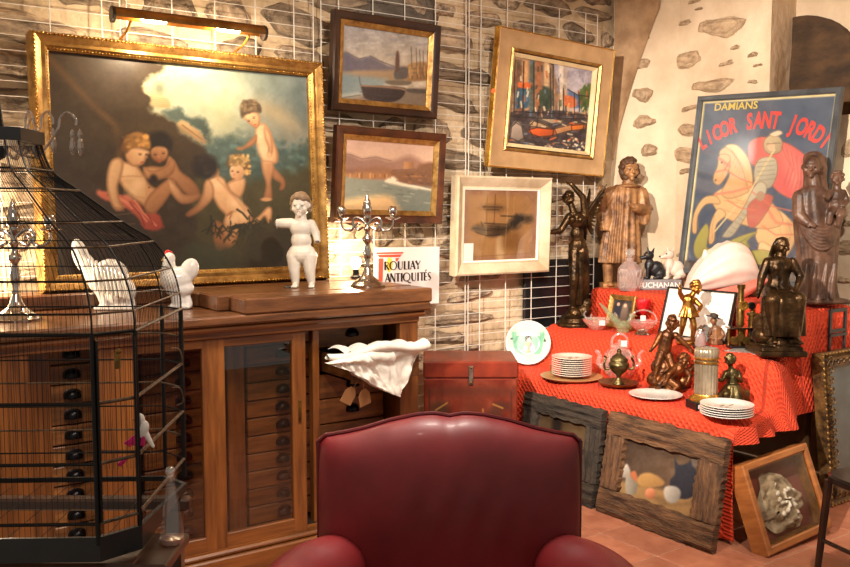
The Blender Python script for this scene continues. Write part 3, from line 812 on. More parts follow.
def hull(pts, c): Dp.poly(z7(*pts), c, tuple(v*.6 for v in c), soft=.8); Dp.line(z7(*(pts+pts[:1])), .9, (26,22,22))
hull([(85,380),(105,365),(125,385),(135,440),(110,455),(75,440)], (176,150,130)); hull([(85,395),(98,378),(112,392),(108,415),(90,415)], (120,130,150))
hull([(150,400),(180,388),(250,395),(245,425),(190,430),(160,420)], (224,92,34)); hull([(150,385),(170,362),(245,392),(180,390)], (206,166,120))
hull([(250,395),(320,375),(318,400),(260,418)], (214,150,96)); hull([(318,378),(372,372),(368,395),(320,402)], (230,118,40))
hull([(170,345),(230,350),(300,360),(240,375)], (200,176,140))
for a in (((180,390),(188,300)),((270,350),(262,180)),((330,330),(326,240)),((105,365),(110,260)),((235,340),(228,140))): Dp.line(z7(*a), .9, (34,26,24))
for i in range(60):
    x = random.uniform(210,375); y = 500-(x-210)*.3+random.uniform(-35,25); p = z7((x,y))[0]
    Dp.ell(p[0], p[1], random.uniform(.8,2), random.uniform(.7,1.5), random.choice(((210,186,150),(150,110,80),(60,60,70),(190,100,60),(226,214,190))), soft=.5)
random.seed(21)
for i in range(90):
    x = random.uniform(75,390); y = random.uniform(100,330); L = random.uniform(8,28)
    c = random.choice(((206,150,92),(120,72,48),(52,60,58),(170,92,50),(226,200,160),(88,110,128),(60,78,48)))
    if x > 255 and y < 230: c = random.choice(((150,144,160),(176,170,176),(128,122,140)))
    Dp.line(z7((x,y),(x+random.uniform(-5,5),y+L)), random.uniform(1,2.4), c, soft=.8, alpha=.8)
for L in (((95,110),(92,320)),((128,112),(125,325)),((165,118),(168,325)),((240,170),(245,330)),((282,225),(285,330)),((345,240),(350,320)),((90,325),(390,335)),((215,110),(240,125),(240,180)),((300,228),(340,250),(392,258)),((60,345),(200,352),(390,350))): Dp.line(z7(*L), 1.2, (30,24,24), soft=.8, alpha=.85)
for i in range(70):
    x = random.uniform(70,385); y = random.uniform(340,480); a = random.uniform(-.4,.4); L = random.uniform(6,26)
    Dp.line(z7((x,y),(x+L*math.cos(a),y+L*math.sin(a))), random.uniform(.8,2), random.choice(((30,26,28),(92,84,84),(206,184,150),(214,96,44),(110,124,140),(60,52,52))), soft=.7, alpha=.75)
hull([(150,402),(180,392),(248,398),(243,424),(190,430),(162,420)], (232,100,40)); hull([(318,380),(372,374),(368,395),(322,402)], (236,126,44)); hull([(82,392),(100,372),(122,388),(130,436),(110,452),(78,438)], (182,160,142))
Dp.mottle(20, 2, 19)
FAW = mat('taupe_painted_frame', (186,148,104), (164,128,88), 6, .55, bump=.1)
CREAM = mat('cream_liner', (222,196,150), (200,172,126), 6, .6)
fv = picture('harbour_painting', 'bold harbour scene with orange boats in a wide taupe frame with gilt edges', 'painting',
        (3.698, 4.05, 1.754), (R(4), R(2.4), 0), .936, .794, [(0,.03),(0,-.018),(.006,-.022),(.012,-.018),(.10,-.010),(.10,.02)], FAW, Dp, .145, .012,
        (.125,.021,CREAM,-.012,.004))
obj('gilt_outer_edge', frame_mesh(.946, .804, [(0,.02),(0,-.02),(.003,-.024),(.008,-.02),(.008,.02)]), GOLDB, fv, (0,0,-.005))
obj('gilt_inner_edge', frame_mesh(.936-.2, .794-.2, [(0,.01),(0,-.02),(.008,-.028),(.018,-.016),(.018,.01)]), GOLD, fv, (0,0,.10))
obj('price_dot', G().lathe([(1e-5,0),(.014,0),(.014,.002),(1e-5,.002)], 14), mat('orange_sticker', (232,96,40), None), fv, (-.475,-.012,.43), (R(90),0,R(-70)))
# watercolour in the whitewashed frame -----------------------------------------
z8 = Zm(445, 170, 5.155)
Ep = Paint(z8((80,95),(455,105),(445,455),(75,465)), 110, 96)
Ep.grad((465,190), (186,142,104), (525,255), (198,158,112)); Ep.mottle(30, 8, 3)
Ep.poly(z8((60,85),(470,95),(460,480),(60,480)), (182,140,116), soft=1); Ep.poly(z8((105,125),(425,130),(420,430),(100,440)), (198,154,108), (190,148,100), soft=2, smooth=False)
Ep.mottle(26, 9, 4)
Ep.poly(z8((120,285),(180,270),(300,280),(320,300),(270,340),(180,330),(130,310)), (104,88,70), (74,62,52), soft=2, rough=2)
Ep.poly(z8((165,180),(240,175),(280,190),(260,210),(190,205)), (124,98,74), soft=3, alpha=.8)
Ep.poly(z8((300,270),(350,230),(420,235),(425,265),(370,275),(330,300)), (62,58,56), soft=3, rough=3)
Ep.line(z8((265,232),(420,240)), 1.2, (80,64,50)); Ep.line(z8((228,290),(235,120)), .8, (120,92,66)); Ep.line(z8((130,295),(300,300)), 1.2, (60,52,46))
Ep.poly(z8((245,350),(275,345),(280,450),(240,445)), (232,206,168), soft=2); Ep.poly(z8((275,330),(350,310),(365,400),(280,400)), (150,108,64), soft=4, alpha=.8)
Ep.poly(z8((180,150),(205,120),(200,440),(175,440)), (214,180,134), soft=4, alpha=.4)
for L in (((128,292),(180,305),(260,306),(310,290)),((135,312),(190,332),(262,330)),((165,262),(175,285)),((180,268),(300,276)),((340,225),(400,262)),((350,262),(420,238)),((170,185),(270,188)),((190,200),(255,202))): Ep.line(z8(*L), .9, (58,48,42), soft=.8, alpha=.85)
for L in (((195,120),(190,280)),((255,190),(258,235)),((120,440),(420,425)),((385,110),(430,160))): Ep.line(z8(*L), .7, (150,112,76), soft=.9, alpha=.7)
Ep.mottle(12, 2, 12)
WASH = mat('whitewashed_frame', (214,194,164), (176,154,122), 5, .6, bump=.15, stretch=(1,1,1))
wf = picture('boat_watercolour', 'brown watercolour of a moored boat in a deep whitewashed frame', 'painting',
        (3.341, 4.05, 1.136), (R(2), 0, 0), .723, .576, [(0,.03),(0,-.03),(.01,-.036),(.022,-.03),(.062,.002),(.075,.0),(.075,.02)], WASH, Ep, .078, .012,
        (.072,.010,mat('white_liner', (236,222,204), None, rough=.6),-.002,.004))
obj('paper_label', G().box(-.285,-.21,.004,.0055,.082,.185), mat('white_label', (226,208,200), None, rough=.7), wf)
obj('glazing', G().box(-.285,.285,.006,.0075,.08,.495), PANE, wf)

# shop sign -----------------------------------------------------------------------
sg = thing('shop_sign', 'white sign with red column logo and black lettering behind the candelabra', 'sign', (2.681, 4.07, .983), rot=(0, R(.6), 0))
sw, sh = .435, .325
obj('panel', G().cbox(-sw/2, sw/2, -.004, .004, 0, sh, .002), mat('white_enamel', (238,230,226), None, rough=.35), sg)
SRED = mat('sign_red', (226,86,70), None, rough=.45); SYEL = mat('sign_yellow', (244,214,72), None, rough=.45); SBLK = mat('sign_black', (30,24,24), None, rough=.45)
def sp(x, y): return (-sw/2 + (x-0)/614*sw*1.02 + .0, sh - (y-18)/540*sh)   # enlarged sketch -> panel
def spoly(g, pts, y0=-.0052, y1=-.0040): g.prism([sp(*p) for p in reversed(pts)], y0, y1)
gr = G(); spoly(gr, [(10,62),(262,62),(252,78),(20,78)]); spoly(gr, [(24,84),(246,84),(228,108),(44,108)])
spoly(gr, [(36,116),(78,116),(72,330),(36,330)]); spoly(gr, [(186,116),(222,116),(206,146),(190,146)])
obj('column_emblem', gr, SRED, sg, smooth=0)
gy = G(); spoly(gy, [(118,112),(146,112),(162,160),(158,215),(130,250),(112,215),(112,150)], -.0047); obj('flame_emblem', gy, SYEL, sg, smooth=0)
def stroke(g, pts, wds):
    """flat pen stroke with a width at each point"""
    P = [Vector(sp(*p)) for p in pts]; k = sw/614; L = []; Rr = []
    for i, p in enumerate(P):
        d = (P[min(i+1, len(P)-1)]-P[max(i-1, 0)]).normalized(); n = Vector((-d.y, d.x))*wds[i]*k/2
        L.append(p+n); Rr.append(p-n)
    for i in range(len(P)-1):
        g.prism([tuple(L[i]), tuple(Rr[i]), tuple(Rr[i+1]), tuple(L[i+1])], -.006, -.004)
TK, TN = 15, 5
def letter(ch, x, y, w, h):
    g = G(); S = lambda pts, wd: stroke(g, [(x+a*w, y+b*h) for a, b in pts], wd if hasattr(wd, '__len__') else [wd]*len(pts))
    def ring(cx, cy, rx, ry):
        pts = []; wd = []
        for k in range(17):
            t = 2*PI*k/16; pts.append((cx+rx*math.cos(t), cy+ry*math.sin(t))); wd.append(TN+(TK-TN)*abs(math.cos(t))**2*(1 if math.cos(t) < 0 else .5))
        S(pts, wd)
    if ch == 'R': S([(.2,0),(.2,1)], TK); S([(.2,.03),(.7,.08),(.85,.25),(.7,.45),(.2,.5)], TN); S([(.45,.5),(.95,1)], [TK*.6,TK])
    elif ch == 'O': ring(.5,.5,.45,.5)
    elif ch == 'Q': ring(.5,.5,.45,.5); S([(.5,.85),(.8,1.15),(1.1,1.2)], [TN,TK*.7,TN])
    elif ch == 'U': S([(.15,0),(.15,.7),(.3,.95),(.55,1),(.8,.9),(.85,.7),(.85,0)], [TK,TK,TK*.7,TN,TN,TN,TN])
    elif ch == 'L': S([(.25,0),(.25,1)], TK); S([(.25,.97),(.95,.97)], TN)
    elif ch == 'A': S([(.05,1),(.5,0)], TN); S([(.45,0),(.9,1)], TK); S([(.2,.68),(.75,.68)], TN)
    elif ch == 'Y': S([(.05,0),(.5,.5)], TK); S([(.95,0),(.5,.5),(.5,1)], [TN,TN,TK])
    elif ch == 'N': S([(.1,0),(.1,1)], TN); S([(.1,0),(.88,1)], TK); S([(.9,0),(.9,1)], TN)
    elif ch == 'T': S([(.5,0),(.5,1)], TK); S([(0,.03),(1,.03)], TN)
    elif ch == 'I': S([(.5,0),(.5,1)], TK)
    elif ch in 'EÉ':
        S([(.25,0),(.25,1)], TK)
        for b in (.03,.5,.97): S([(.25,b),(.9,b)], TN)
        if ch == 'É': S([(.4,-.1),(.75,-.3)], [TN,TK*.7])
    elif ch == 'S': S([(.9,.12),(.5,.0),(.15,.2),(.45,.48),(.85,.72),(.55,1),(.1,.9)], [TN,TN,TK*.7,TK,TK*.8,TN,TN])
    o = obj('letter', g, SBLK, sg, smooth=0)
for ch, x, w in zip('ROULLAY', (86,134,208,262,300,322,372), (44,66,48,36,36,50,48)): letter(ch, x, 146, w, 78)
for ch, x, w in zip('ANTIQUITÉS', (94,140,190,232,258,334,384,412,450,486), (48,48,42,26,66,46,26,42,34,36)): letter(ch, x, 256, w, 78)
g = G(); spoly(g, [(495,445),(518,445),(518,470),(495,470)], -.005); spoly(g, [(495,502),(518,502),(518,526),(495,526)], -.005); obj('small_print', g, SBLK, sg, smooth=0)
# ------------------------------------------------------------------ display cabinet
CO = Vector((1.14, 3.7, 0))
cab = thing('display_cabinet', 'long oak shop cabinet with sliding glass doors and many small drawers', 'cabinet', CO)
def cpart(name, g, m, parent=None, **k):
    o = obj(name, g, m, parent or cab, **k)
    if parent is None: o.location = -CO
    return o
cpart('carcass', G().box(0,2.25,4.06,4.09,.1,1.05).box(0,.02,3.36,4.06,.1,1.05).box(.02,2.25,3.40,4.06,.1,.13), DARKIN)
cpart('end_panel', G().cbox(2.225,2.265,3.355,4.09,.0,1.05,.004), WOOD)
cpart('plinth', G().cbox(0,2.28,3.315,4.08,0,.095,.006), WOODH)
cpart('base_moulding', G().cbox(0,2.275,3.33,3.42,.095,.118,.008), WOODH)
cpart('frieze_rail', G().cbox(0,2.265,3.335,3.38,.996,1.05,.003), WOODH)
cpart('cornice', G().cbox(-.01,2.285,3.305,3.40,1.024,1.052,.009), WOODH)
cpart('top_board', G().cbox(-.02,2.30,3.285,4.10,1.052,1.09,.008), WOODT)
for x0, y0, y1, dz in ((1.385,3.282,3.45,0), (1.335,3.45,3.67,.0015), (1.32,3.67,3.90,-.001), (-.02,3.90,4.10,.001)):
    cpart('raised_board', G().cbox(x0,2.305,y0+.001,y1-.001,1.09,1.155+dz,.007), WOODT)
# fixed uprights
for x0, x1 in ((.42,.588),(2.165,2.265)): cpart('stile', G().cbox(x0,x1,3.345,3.38,.118,.996,.003), WOOD)
cpart('post', G().cbox(1.745,1.778,3.40,3.44,.118,.996,.003), WOOD)
cpart('track', G().box(0,2.22,3.345,3.40,.118,.124), WOODH)
# drawer bank behind the doors
pg = G()
prof = [(-.034,0),(.034,0),(.034,.004),(-.034,.004)]
pg.ell((0,-.001,.012),(.034,.003,.022))
P = []
for k in range(9):
    b = R(-12)+R(102)*k/8
    P.append([(-.034*math.cos(a)*math.cos(b), -.003-.030*math.sin(a)*max(0, math.cos(b))**.7, .004+.027*math.sin(b)) for a in [PI*i/10 for i in range(11)]])
pg.grid(P)
pull = pg.mesh('cup_pull', 60); pull.materials.append(PULL)
random.seed(3)
def drawer_col(xc, wd, rows, y=3.5, post=True, openrow=None):
    for r, (z0, z1) in enumerate(rows):
        yo = -.30 if r == openrow else random.uniform(-.004, .004)
        g = G().cbox(-wd/2, wd/2, 0, .018, 0, z1-z0-.006, .003)
        if r == openrow: g.box(-wd/2+.012,-wd/2+.024,.018,.45,.004,z1-z0-.02).box(wd/2-.024,wd/2-.012,.018,.45,.004,z1-z0-.02).box(-wd/2+.012,wd/2-.012,.018,.45,.004,.012)
        d = obj('drawer', g, DRAWW, cab); d.location = Vector((xc, y+yo, z0+.003)) - CO
        share(pull, 'cup_pull', d, (0, 0, (z1-z0)/2-.014))
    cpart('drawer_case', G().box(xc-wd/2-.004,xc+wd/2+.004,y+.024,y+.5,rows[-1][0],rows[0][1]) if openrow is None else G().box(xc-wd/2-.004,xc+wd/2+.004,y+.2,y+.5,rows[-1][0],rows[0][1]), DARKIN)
rows = [(1.0-.0785*(k+1), 1.0-.0785*k) for k in range(11)]
for xc in (.765, 1.198, 1.645): drawer_col(xc, .33 if xc > 1 else .27, rows)
rowb = [(1.005-.118*(k+1), 1.005-.118*k) for k in range(7)]
drawer_col(2.0, .345, rowb, openrow=1)
for x0, x1 in ((.60,.685),(.90,.98),(1.385,1.462),(1.80,1.822)): cpart('divider', G().cbox(x0,x1,3.485,3.53,.13,.995,.003), WOOD)
# sliding glazed doors
def door(x0, x1, bars, y, name='sliding_door'):
    d = cpart(name, G().cbox(x0,x1,y-.014,y+.014,.122,.182,.003), WOODH)
    obj('top_rail', G().cbox(x0,x1,y-.014,y+.014,.958,.994,.003), WOODH, d)
    for a, b in bars:
        s = obj('door_stile', G().cbox(a,b,y-.0145,y+.0145,.122,.994,.003), WOOD, d)
    for (a, b), (c, e) in zip(bars[:-1], bars[1:]):
        obj('pane', G().box(b-.004,c+.004,y-.002,y+.002,.178,.962), PANE, d)
    return d
d1 = door(.83, 1.687, ((.83,.975),(1.228,1.322),(1.623,1.687)), 3.365)
obj('finger_plate', G().cbox(1.648,1.662,3.346,3.352,.60,.70,.002).cbox(1.652,1.658,3.343,3.347,.615,.685,.001), BRASS, d1)
# luggage-style paper tags on the open drawer
KR = mat('brown_paper_tag', (150,104,60), (128,86,48), 10, .8)
for i, (x, rz) in enumerate(((1.78,.5),(1.88,-.25))):
    o = obj('paper_tag', G().prism([(-.03,0),(.03,0),(.03,.05),(.012,.075),(-.012,.075),(-.03,.05)], -.001, .001), KR, None, (x, 3.178, .70-i*.02), (R(8), rz, .1))
    tag(o, ('brown paper tag hanging left on the open drawer front', 'smaller brown paper tag hanging beside the cloth tip on the open drawer')[i], 'tag', 'paper tags on the open drawer')
    obj('string', G().tube([(0,-.001,.07),(.004,-.002,.10),(0,.004,.125)], .001, 5), KR, o)

# white cloth thrown over the open drawer
def cloth_sheet(top, bot, n, m, amp, waves, ph, y0, lean):
    P = []
    for k in range(m):
        v = k/(m-1); row = []
        for i in range(n):
            u = i/(n-1)
            a = Vector(top(u)); b = Vector(bot(u))
            x = lerp(a.x, b.x, v); zz = lerp(a.y, b.y, v)
            yy = y0 - lean*v + amp*math.sin(waves*u*PI*2+ph+v*1.2)*(.35+.65*v) - .02*math.sin(PI*min(1, v*3))*1.0
            cr = fbm(np.array([x*30+ph]), np.array([zz*30]), 5, 3)[0]-.5
            row.append((x, yy-.03*cr*(.3+v), zz+.012*cr))
        P.append(row)
    return P
LIN = mat('white_linen', (232,224,212), (216,206,192), 10, .85, bump=.3, bscale=40)
cg = G()
def pw(pts):
    def f(u):
        s = u*(len(pts)-1); i = min(int(s), len(pts)-2); t = s-i
        return (lerp(pts[i][0], pts[i+1][0], t), lerp(pts[i][1], pts[i+1][1], t))
    return f
cz = lambda px, py: (1.672+(px-322)*.00496, .907-(py-352)*.00425)
for l, (ta, ba, y0, ph) in enumerate((
        ([(336,354),(355,349),(385,347),(410,346),(424,350)], [(350,372),(372,388),(396,401),(404,388),(414,366)], 3.175, 0),
        ([(334,355),(352,350),(370,349),(388,350)], [(346,368),(360,380),(380,393),(395,400)], 3.158, 1.1),
        ([(322,357),(334,355),(348,352),(360,352)], [(326,359),(344,367),(362,380),(386,396)], 3.143, 2.0))):
    for off in (0, .006):
        P = cloth_sheet(pw([cz(*p) for p in ta]), pw([cz(*p) for p in ba]), 40, 22, .007, 3.3+l, ph+off*20, y0+off, .012)
        cg.grid(P)
P = []
for k in range(26):
    u = k/25; a = Vector((*cz(lerp(326, 424, u), 352+3*math.sin(u*9)-4*u), 0)); rr = .012+.012*u+.004*math.sin(u*14)
    P.append([(a.x+.004*math.sin(b*2+u*20), 3.185-.02+rr*1.5*math.cos(b), a.y+rr*math.sin(b)) for b in [2*PI*i/12 for i in range(13)]])
cg.grid(P)
P = []
for k in range(8):
    v = k/7
    P.append([(lerp(*[cz(p, 0)[0] for p in (345, 424)], i/19), 3.18+.16*v, .907+.012*math.sin(i*1.3)+.016*math.sin(PI*v)) for i in range(20)])
cg.grid(P)
tag(obj('linen_cloth', cg, LIN, smooth=180, fix=False), 'crumpled white linen cloth thrown over the open cabinet drawer', 'cloth')

# ------------------------------------------------------------------ armchair (faces the camera)
LEA = mat('red_leather', (128,28,32), (92,14,18), 3.5, .5, bump=.3, bscale=5, coat=.05, lo=.3, hi=.7)
LEAP = mat('leather_piping', (96,20,24), (70,12,16), 6, .3)
ach = thing('leather_armchair', 'oxblood red leather club armchair with a camel back top', 'armchair', cl(.07, 2.47), YAW)
def topz(u):
    a = abs(u)
    pts = [(0,.917),(.05,.921),(.12,.925),(.25,.921),(.45,.905),(.65,.882),(.82,.868),(.93,.862),(1.0,.845)]
    for (x0, y0), (x1, y1) in zip(pts[:-1], pts[1:]):
        if x0 <= a <= x1:
            t = (a-x0)/(x1-x0); t = t*t*(3-2*t) if x0 > .8 else t
            return lerp(y0, y1, t)
    return pts[-1][1]
zb = .36; NU, NV = 61, 41
def backpt(u, v, side):
    tz = topz(u); zz = zb+(tz-zb)*v
    hw = .374+.004*math.sin(v*PI)
    e = (1-abs(u)**10)**.5 if abs(u) < 1 else 0; f = (1-v**14)**.5 if v < 1 else 0
    if side < 0:
        wr = .004*math.sin(u*26+3*math.sin(v*5))*math.exp(-((v-.45)/.25)**2)*math.exp(-(u/.5)**2)
        y = -.055*e*f - .06*e*f*(1-u*u)*(1-(2*v-1.0)**2*.55) + wr
    else: y = .10*e*f
    return (u*hw, y, zz)
us = [math.sin(PI/2*(-1+2*i/(NU-1))) for i in range(NU)]; vsn = [math.sin(PI/2*k/(NV-1)) for k in range(NV)]
g = G()
for side in (-1, 1): g.grid([[backpt(u, v, side) for u in us] for v in vsn])
obj('backrest', g, LEA, ach, smooth=180)
outl = [(-.376,-.004,zb+(.845-zb)*k/12) for k in range(12)] + [(u*.377, -.004, topz(u)+.003) for u in us] + [(.376,-.004,zb+(.845-zb)*(11-k)/12) for k in range(12)]
obj('piping', G().tube(outl, .0065, 8), LEAP, ach)
for s in (-1, 1):
    g = G()
    pts = smoothpts([(s*.30,.06,.46),(s*.325,-.08,.50),(s*.40,-.2,.495),(s*.44,-.42,.485),(s*.45,-.62,.47),(s*.45,-.70,.45)], 5)
    rr = [.075+.03*math.sin(min(1, k/10)*PI/2) for k in range(len(pts))]; rr[-1] = .07
    g.tube(pts, rr, 20); g.cap((s*.44,-.05,.3),(s*.46,-.66,.28),.085,.085)
    g.box(s*.45-.07,s*.45+.07,-.68,-.02,.10,.46)
    obj('arm', remesh(g, .012, 6, 'arm'), LEA, ach)
g = G()
for k in range(1): g.cbox(-.36,.36,-.68,.02,.30,.44,.045)
obj('seat_cushion', g, LEA, ach)
obj('base', G().cbox(-.5,.5,-.66,.13,.09,.30,.02), LEA, ach)
obj('rear_panel', G().cbox(-.37,.37,.04,.12,.12,.5,.02), LEA, ach)
ft = G().lathe([(.02,0),(.03,.03),(.035,.09)], 14).mesh('foot', 40); ft.materials.append(BRW)
for x, y in ((-.44,-.6),(.44,-.6),(-.4,.06),(.4,.06)): share(ft, 'foot', ach, (x, y, 0))

# ------------------------------------------------------------------ painted chest
zc = Zm(410, 340, 6.667)
Hp = Paint(zc((85,150),(725,135),(725,900),(85,920)), 130, 150)
Hp.fill((104,34,14)); Hp.mottle(44, 12, 3); Hp.mottle(24, 4, 7)
Hp.poly(zc((110,200),(690,190),(690,240),(110,250)), (74,32,16), soft=4, alpha=.7)
for x, y, rx, ry, c in ((190,340,9,7,(48,36,20)),(570,390,8,8,(44,30,18)),(250,430,8,6,(70,34,18)),(430,330,12,9,(90,36,16)),(180,470,8,5,(50,34,20)),(620,310,9,4,(56,28,16)),(400,560,20,9,(60,34,18)),(560,620,12,8,(52,36,20)),(230,620,12,9,(60,40,20))):
    p = zc((x,y))[0]; Hp.ell(p[0], p[1], rx, ry, c, soft=.7, alpha=.85)
for L in (((150,360),(180,385),(210,385)),((205,440),(230,480),(285,490)),((490,335),(495,400),(515,410)),((565,490),(600,470)),((355,460),(395,430)),((455,495),(475,490)),((160,350),(240,300)),((560,300),(630,325)),((300,600),(360,640)),((450,600),(520,560))):
    Hp.line(zc(*L), 1.4, (176,124,58), alpha=.8)
Hp.line(zc((115,215),(120,800)), 1.2, (60,26,14)); Hp.line(zc((690,215),(690,800)), 1.2, (60,26,14))
c0 = Vector((2.566,3.736,0)); c1 = Vector((2.971,3.456,0)); crz = math.atan2(c1.y-c0.y, c1.x-c0.x); cw = (c1-c0).length
CHL = mat('chest_red_lacquer', (132,44,20), (92,28,14), 6, .4, bump=.15, coat=.15)
ct = thing('painted_chest', 'rust red lacquered chest painted with dark scrolls between cabinet and red table', 'chest', (c0+c1)/2, crz)
obj('body', G().cbox(-cw/2,cw/2,.004,.36,.0,.63,.006), CHL, ct)
obj('lid', G().cbox(-cw/2-.004,cw/2+.004,-.002,.37,.634,.722,.008), CHL, ct)
obj('painted_front', Hp.mesh('painted_front', cw-.012, .62, .003, .006), PAINT, ct)
hs = obj('hasp', G().cbox(-.012,.012,-.010,-.003,.60,.70,.003), mat('steel_hasp', (150,140,126), (90,80,70), 20, .4, metal=.8), ct)
for zz in (.612, .69): obj('rivet', G().ell((0,-.011,zz), .006), BRASS, hs)

# ------------------------------------------------------------------ things on the cabinet
def px_local(px0, py0, loc):
    k = Vector(loc).dot(CF)/878.0
    return (lambda x, y, d=0.0: (( x-px0)*k, d, (py0-y)*k)), k

def candelabra(loc, label, rz):
    t = thing('candelabra', label, 'candelabra', loc, rz, 'silver candelabra on the cabinet')
    obj('base', G().lathe([(1e-5,.0),(.085,0),(.088,.008),(.078,.014),(.074,.022),(.055,.034),(.034,.05),(.022,.075),(.014,.10)], 32,
        fold=lambda a, k: 1+.035*math.cos(8*a)*(1-k)), SILVER, t, smooth=60)
    obj('stem', G().lathe([(.012,.098),(.016,.108),(.011,.118),(.018,.15),(.022,.175),(.014,.20),(.012,.215),(.024,.232),(.026,.244),(.014,.256),(.011,.275),(.020,.29),(.012,.302),(.013,.33),(.020,.342),(.018,.356),(1e-5,.36)], 24), SILVER, t, smooth=60)
    obj('finial', G().lathe([(.012,.354),(.023,.362),(.024,.40),(.018,.408),(.020,.414),(.017,.428),(.009,.440),(.010,.447),(.004,.458),(1e-5,.466)], 20), SILVER, t, smooth=60)
    for s in (-1, 1):
        pts = smoothpts([(s*.012,0,.318),(s*.03,0,.338),(s*.055,0,.345),(s*.072,0,.325),(s*.068,0,.298),(s*.082,0,.283),(s*.112,0,.288),(s*.128,0,.31),(s*.128,0,.335)], 6)
        a = obj('arm', G().tube(pts, [.0085-.003*k/len(pts) for k in range(len(pts))], 10), SILVER, t)
        obj('scroll', G().tube(smoothpts([(s*.02,0,.30),(s*.045,0,.285),(s*.058,0,.305),(s*.044,0,.32),(s*.036,0,.308)], 6), [.006]*24+[.004], 8), SILVER, a)
        obj('drip_pan', G().lathe([(1e-5,.334),(.012,.334),(.034,.343),(.040,.346),(.034,.350),(.010,.348)], 24, Matrix.Translation((s*.128,0,0))), SILVER, a, smooth=60)
        obj('candle_cup', G().lathe([(.008,.345),(.018,.36),(.024,.378),(.022,.392),(.015,.40),(.012,.403),(1e-5,.40)], 20, Matrix.Translation((s*.128,0,0))), SILVER, a, smooth=60)
    return t
candelabra((2.085, 3.50, 1.155), 'silver two-branch candelabra in front of the shop sign', YAW).scale = (.93,.93,.93)
candelabra((.60, 3.62, 1.09), 'silver two-branch candelabra seen through the black bird cage', YAW+.25)

# white hen
loc = Vector((1.245, 3.65, 1.09)); f, k = px_local(180, 305, loc)
hen = thing('ceramic_hen', 'white ceramic hen with a red comb standing on the cabinet', 'hen figurine', loc, YAW)
g = G()
g.ell(f(177,275), (17*k,12*k,13*k), (0,R(-8),0)); g.ell(f(190,266), (9.5*k,6.5*k,13*k), (0,R(25),0)); g.ell(f(182,284), (13*k,10*k,9*k))
g.cap(f(169,272), f(170,256), 9*k, 6*k); g.ell(f(170.5,254), (6*k,6*k,6.5*k)); g.ell(f(174,283), (10*k,9*k,9*k))
g.cap(f(178,284), f(178,300), 8.5*k, 6.5*k); g.cap(f(186,288), f(188,300), 4*k, 5*k); g.cbox(-11*k,12*k,-7*k,7*k,0,5*k,.008)
obj('body', remesh(g, .004, 5), WHITE, hen)
RED = mat('red_glaze', (206,44,36), None, rough=.3)
g = G().ell(f(169,247.5), (3*k,1.6*k,2.2*k)).ell(f(172,248.5), (2*k,1.4*k,2*k)).ell(f(167,249.5), (2*k,1.4*k,1.8*k)); obj('comb', g, RED, hen, smooth=180)
g = G().ell(f(167.5,259,-3*k), (1.8*k,1.5*k,3*k)).ell(f(169,259,-4*k), (1.6*k,1.5*k,3*k)); obj('wattle', g, RED, hen, smooth=180)
obj('beak', G().cap(f(165,254.5), f(162.5,256), 1.5*k, .6*k), mat('beak_ochre', (206,160,70), None), hen)
obj('eye', G().ell(f(168,253.5,-5.2*k), .9*k), BLACKP, hen)

# second white ceramic bird behind the cage
loc = Vector((1.02, 3.77, 1.09)); f, k = px_local(118, 309, loc)
brd = thing('ceramic_rooster', 'white ceramic bird with a tall upswept end, behind the cage wires', 'bird figurine', loc, YAW)
g = G()
g.ell(f(82,255), (8.5*k,5.5*k,18.5*k), (0,R(-16),0)); g.ell(f(89,262), (7*k,5.5*k,13*k), (0,R(-30),0)); g.cap(f(88,266), f(100,280), 8*k, 12*k)
g.ell(f(110,278), (20*k,14*k,21*k), (0,R(35),0)); g.ell(f(120,290), (17*k,13*k,15*k)); g.cap(f(104,285), f(108,303), 10*k, 8*k); g.cap(f(122,295), f(128,303), 9*k, 8*k)
g.cbox(-23*k,18*k,-9*k,9*k,0,4*k,.01)
obj('body', remesh(g, .005, 5), WHITE, brd)
g = G()
for i in range(9):
    a = i/8; p0 = f(98+a*30, 258+a*14, -12*k+a*0); p1 = f(102+a*32, 288+a*8, -15*k); g.cap(p0, p1, 1.3*k, 1.3*k)
obj('feather_ridge', g, PORC, brd)

# white putto with broken arms
def head_sculpt(g, c, r, fdir, hair=True):
    """head with brow, nose, mouth, chin and ears looking along fdir"""
    c = Vector(c); fd = Vector(fdir).normalized(); sd = fd.cross(Vector((0,0,1))).normalized(); up = sd.cross(fd)
    M = Matrix((sd, -fd, up)).transposed()
    g.ell(c, (r*.82, r*.92, r*1.05), M.to_4x4(), 16, 12)
    at = lambda a, b, d: c + sd*a*r + fd*b*r + up*d*r
    g.ell(at(0,.42,-.42), (r*.55,r*.45,r*.5), M.to_4x4())
    g.cap(at(0,.86,.05), at(0,1.03,-.24), r*.09, r*.15)
    for s in (-1, 1):
        g.cap(at(s*.12,.84,.17), at(s*.5,.7,.16), r*.12, r*.10)
        g.ell(at(s*.33,.78,-.02), r*.12); g.ell(at(s*.45,.58,-.32), r*.28); g.ell(at(s*.84,-.02,-.05), (r*.1,r*.18,r*.25), M.to_4x4())
    g.ell(at(0,.83,-.5), (r*.25,r*.14,r*.08), M.to_4x4()); g.ell(at(0,.84,-.62), (r*.2,r*.13,r*.07), M.to_4x4()); g.ell(at(0,.74,-.85), r*.22)
    return at
def hair_cap(g, at, r, curl=.22, n=34, low=-.3, seed=1):
    rr = random.Random(seed)
    for i in range(n):
        a = rr.uniform(-PI, PI); e = rr.uniform(low, 1.4); d = Vector((math.sin(a)*math.cos(e), math.cos(a)*math.cos(e), math.sin(e)))
        if d.y > .45 and d.z < .55: continue
        g.ell(at(d.x*.84, d.y*.9, d.z*1.02), r*rr.uniform(curl*.8, curl*1.25), nu=8, nv=6)
